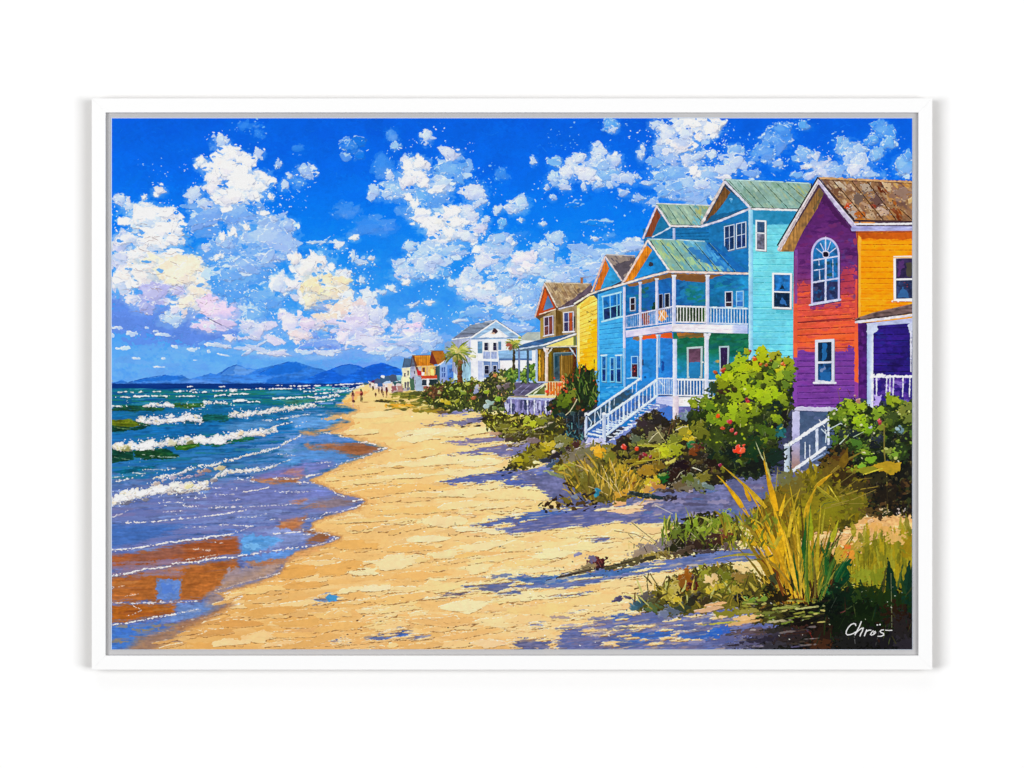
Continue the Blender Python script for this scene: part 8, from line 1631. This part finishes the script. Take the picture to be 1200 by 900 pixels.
# each separate patch of an element; crumbs too small to count go to the element they lie on
def components(cells):
    brk = np.flatnonzero((np.diff(cells) != 1) | (cells[1:] % GW == 0)) + 1
    s0 = np.concatenate([[0], brk]); e0 = np.concatenate([brk,[len(cells)]])
    row = cells[s0] // GW; a = cells[s0] % GW; b = a + (e0 - s0)
    par = list(range(len(s0)))
    def find(q):
        while par[q] != q: par[q] = par[par[q]]; q = par[q]
        return q
    first = np.searchsorted(row, np.arange(row[0], row[-1] + 2)); A = a.tolist(); B = b.tolist()
    for r in range(1, len(first) - 1):
        i, i1, j, j1 = first[r - 1], first[r], first[r], first[r + 1]
        while i < i1 and j < j1:
            if A[i] < B[j] and A[j] < B[i]:
                p, q = find(i), find(j)
                if p != q: par[p] = q
            if B[i] < B[j]: i += 1
            else: j += 1
    lab = np.array([find(k) for k in range(len(s0))]); size = e0 - s0
    tot = np.bincount(lab, weights=size, minlength=len(s0))
    return np.repeat(lab, size), tot
def by_id(flat):
    order = np.argsort(flat, kind='stable')
    return order, np.searchsorted(flat[order], np.arange(len(REG) + 1))
IDM = IDS.astype(np.int64)
for sweep in range(2):
    flat = IDM.ravel(); order, starts = by_id(flat); drop = np.zeros(flat.shape, bool)
    for i in range(len(REG)):
        cells = order[starts[i]:starts[i + 1]]
        if len(cells) < 2: continue
        lab, tot = components(cells); kinds = [k for k in np.argsort(-tot)[:40] if tot[k] > max(30, .05 * len(cells))] or [int(np.argmax(tot))]
        drop[cells[~np.isin(lab, kinds)]] = True
    drop = drop.reshape(IDM.shape); drop[:,0] = False
    col_ = np.where(drop,0, np.arange(GW)[None, :]); col_ = np.maximum.accumulate(col_,1)
    IDM = np.take_along_axis(IDM, col_,1)
order, starts = by_id(IDM.ravel())
def pieces(cells):
    if len(cells) < 2: return [cells]
    lab, tot = components(cells); big = [k for k in np.argsort(-tot)[:40] if tot[k] > 24] or [int(np.argmax(tot))]
    own = np.where(np.isin(lab, big), lab, big[0])
    return [cells[own == k] for k in big]
objs = {}
def element_mesh(i, cells):
    if len(cells) < 6: return None
    r, c = cells // GW, cells % GW
    v00 = r * (GW + 1) + c
    quad = np.stack([v00 + GW + 1, v00 + GW + 2, v00 + 1, v00],-1).astype(np.int64)
    uv, inv = np.unique(quad.ravel(), return_inverse=True)
    me = bpy.data.meshes.new(REG[i][2] or REG[i][1])
    nf = len(cells)
    me.vertices.add(len(uv)); me.vertices.foreach_set('co', POS[uv].ravel())
    me.loops.add(nf * 4); me.loops.foreach_set('vertex_index', inv.astype(np.int32).ravel())
    me.polygons.add(nf); me.polygons.foreach_set('loop_start',(np.arange(nf) * 4).astype(np.int32))
    me.update(calc_edges=True)
    at = me.attributes.new('pigment', 'FLOAT_COLOR', 'FACE')
    rgba = np.ones((nf,4), np.float32); rgba[:, :3] = lin.reshape(-1,3)[cells]
    at.data.foreach_set('color', rgba.ravel())
    me.materials.append(M_PAINT)
    return me
def empty_part(i):
    o = bpy.data.objects.new(REG[i][1], None); coll.objects.link(o); o.parent = root; o.empty_display_size = .02
    return o
have_children = {REG[i][0] for i in range(len(REG)) if REG[i][2]}
for i in range(len(REG)):
    pk, pname, sname, label = REG[i]
    if sname is not None: continue
    cl = order[starts[i]:starts[i + 1]]
    if len(cl) < 6:
        if i in have_children:
            objs[i] = empty_part(i)
            if label: objs[i]['label'] = label
        continue
    for k, c in enumerate(pieces(cl) if pname != 'signature' else [cl]):
        me = element_mesh(i, c)
        if me is None: continue
        if k and i in have_children: link('painted_woodwork' if 'house' in pname else pname, me, None, objs[i])
        else:
            o = link(pname, me, None, root, label if k == 0 else None)
            if k == 0: objs[i] = o
for i in range(len(REG)):
    pk, pname, sname, label = REG[i]
    if sname is None: continue
    cl = order[starts[i]:starts[i + 1]]
    if len(cl) < 6: continue
    for k, c in enumerate(pieces(cl)):
        me = element_mesh(i, c)
        if me: link(sname, me, None, objs[pk], label)

# ---- light -------------------------------------------------------------------------------------
world = bpy.data.worlds.new('World'); scene.world = world; world.use_nodes = True
bgn = world.node_tree.nodes['Background']; bgn.inputs['Color'].default_value = (1,1,1,1); bgn.inputs['Strength'].default_value = WORLD if 'WORLD' in globals() else .05
def softbox(name, loc, target, sx, sy, power, color=(1,1,1)):
    d = bpy.data.lights.new(name, 'AREA'); d.shape = 'RECTANGLE'; d.size = sx; d.size_y = sy; d.energy = power; d.color = color
    o = bpy.data.objects.new(name, d); coll.objects.link(o); o.location = loc
    from mathutils import Vector
    o.rotation_euler = (Vector(target) - Vector(loc)).to_track_quat('-Z', 'Z').to_euler()
    return o
softbox('softbox_left',(-3.4,-5.8, .06),(0,0,0),3.9,2.0,273)
softbox('softbox_right',(3.4,-5.8,-.12),(0,0,0),3.9,2.0,266)
softbox('softbox_top',(-.8,-4.4,4.4),(0,0,0),4.0,2.6,44)

# ---- camera ------------------------------------------------------------------------------------
cam = bpy.data.cameras.new('camera'); co = bpy.data.objects.new('camera', cam); coll.objects.link(co)
DIST = 4.0
co.location = (0, PAINT_Y - DIST,0); co.rotation_euler = (math.pi / 2,0,0)
cam.sensor_fit = 'HORIZONTAL'; cam.sensor_width = 36; cam.lens = 36 * DIST / 1.2
cam.clip_start = .05; cam.clip_end = 100
scene.camera = co
scene.view_settings.view_transform = 'Standard'; scene.view_settings.look = 'None'
scene.view_settings.exposure = 0; scene.view_settings.gamma = 1; scene.view_settings.use_curve_mapping = False
scene.render.resolution_x = 1024; scene.render.resolution_y = 768
scene.render.engine = 'CYCLES'
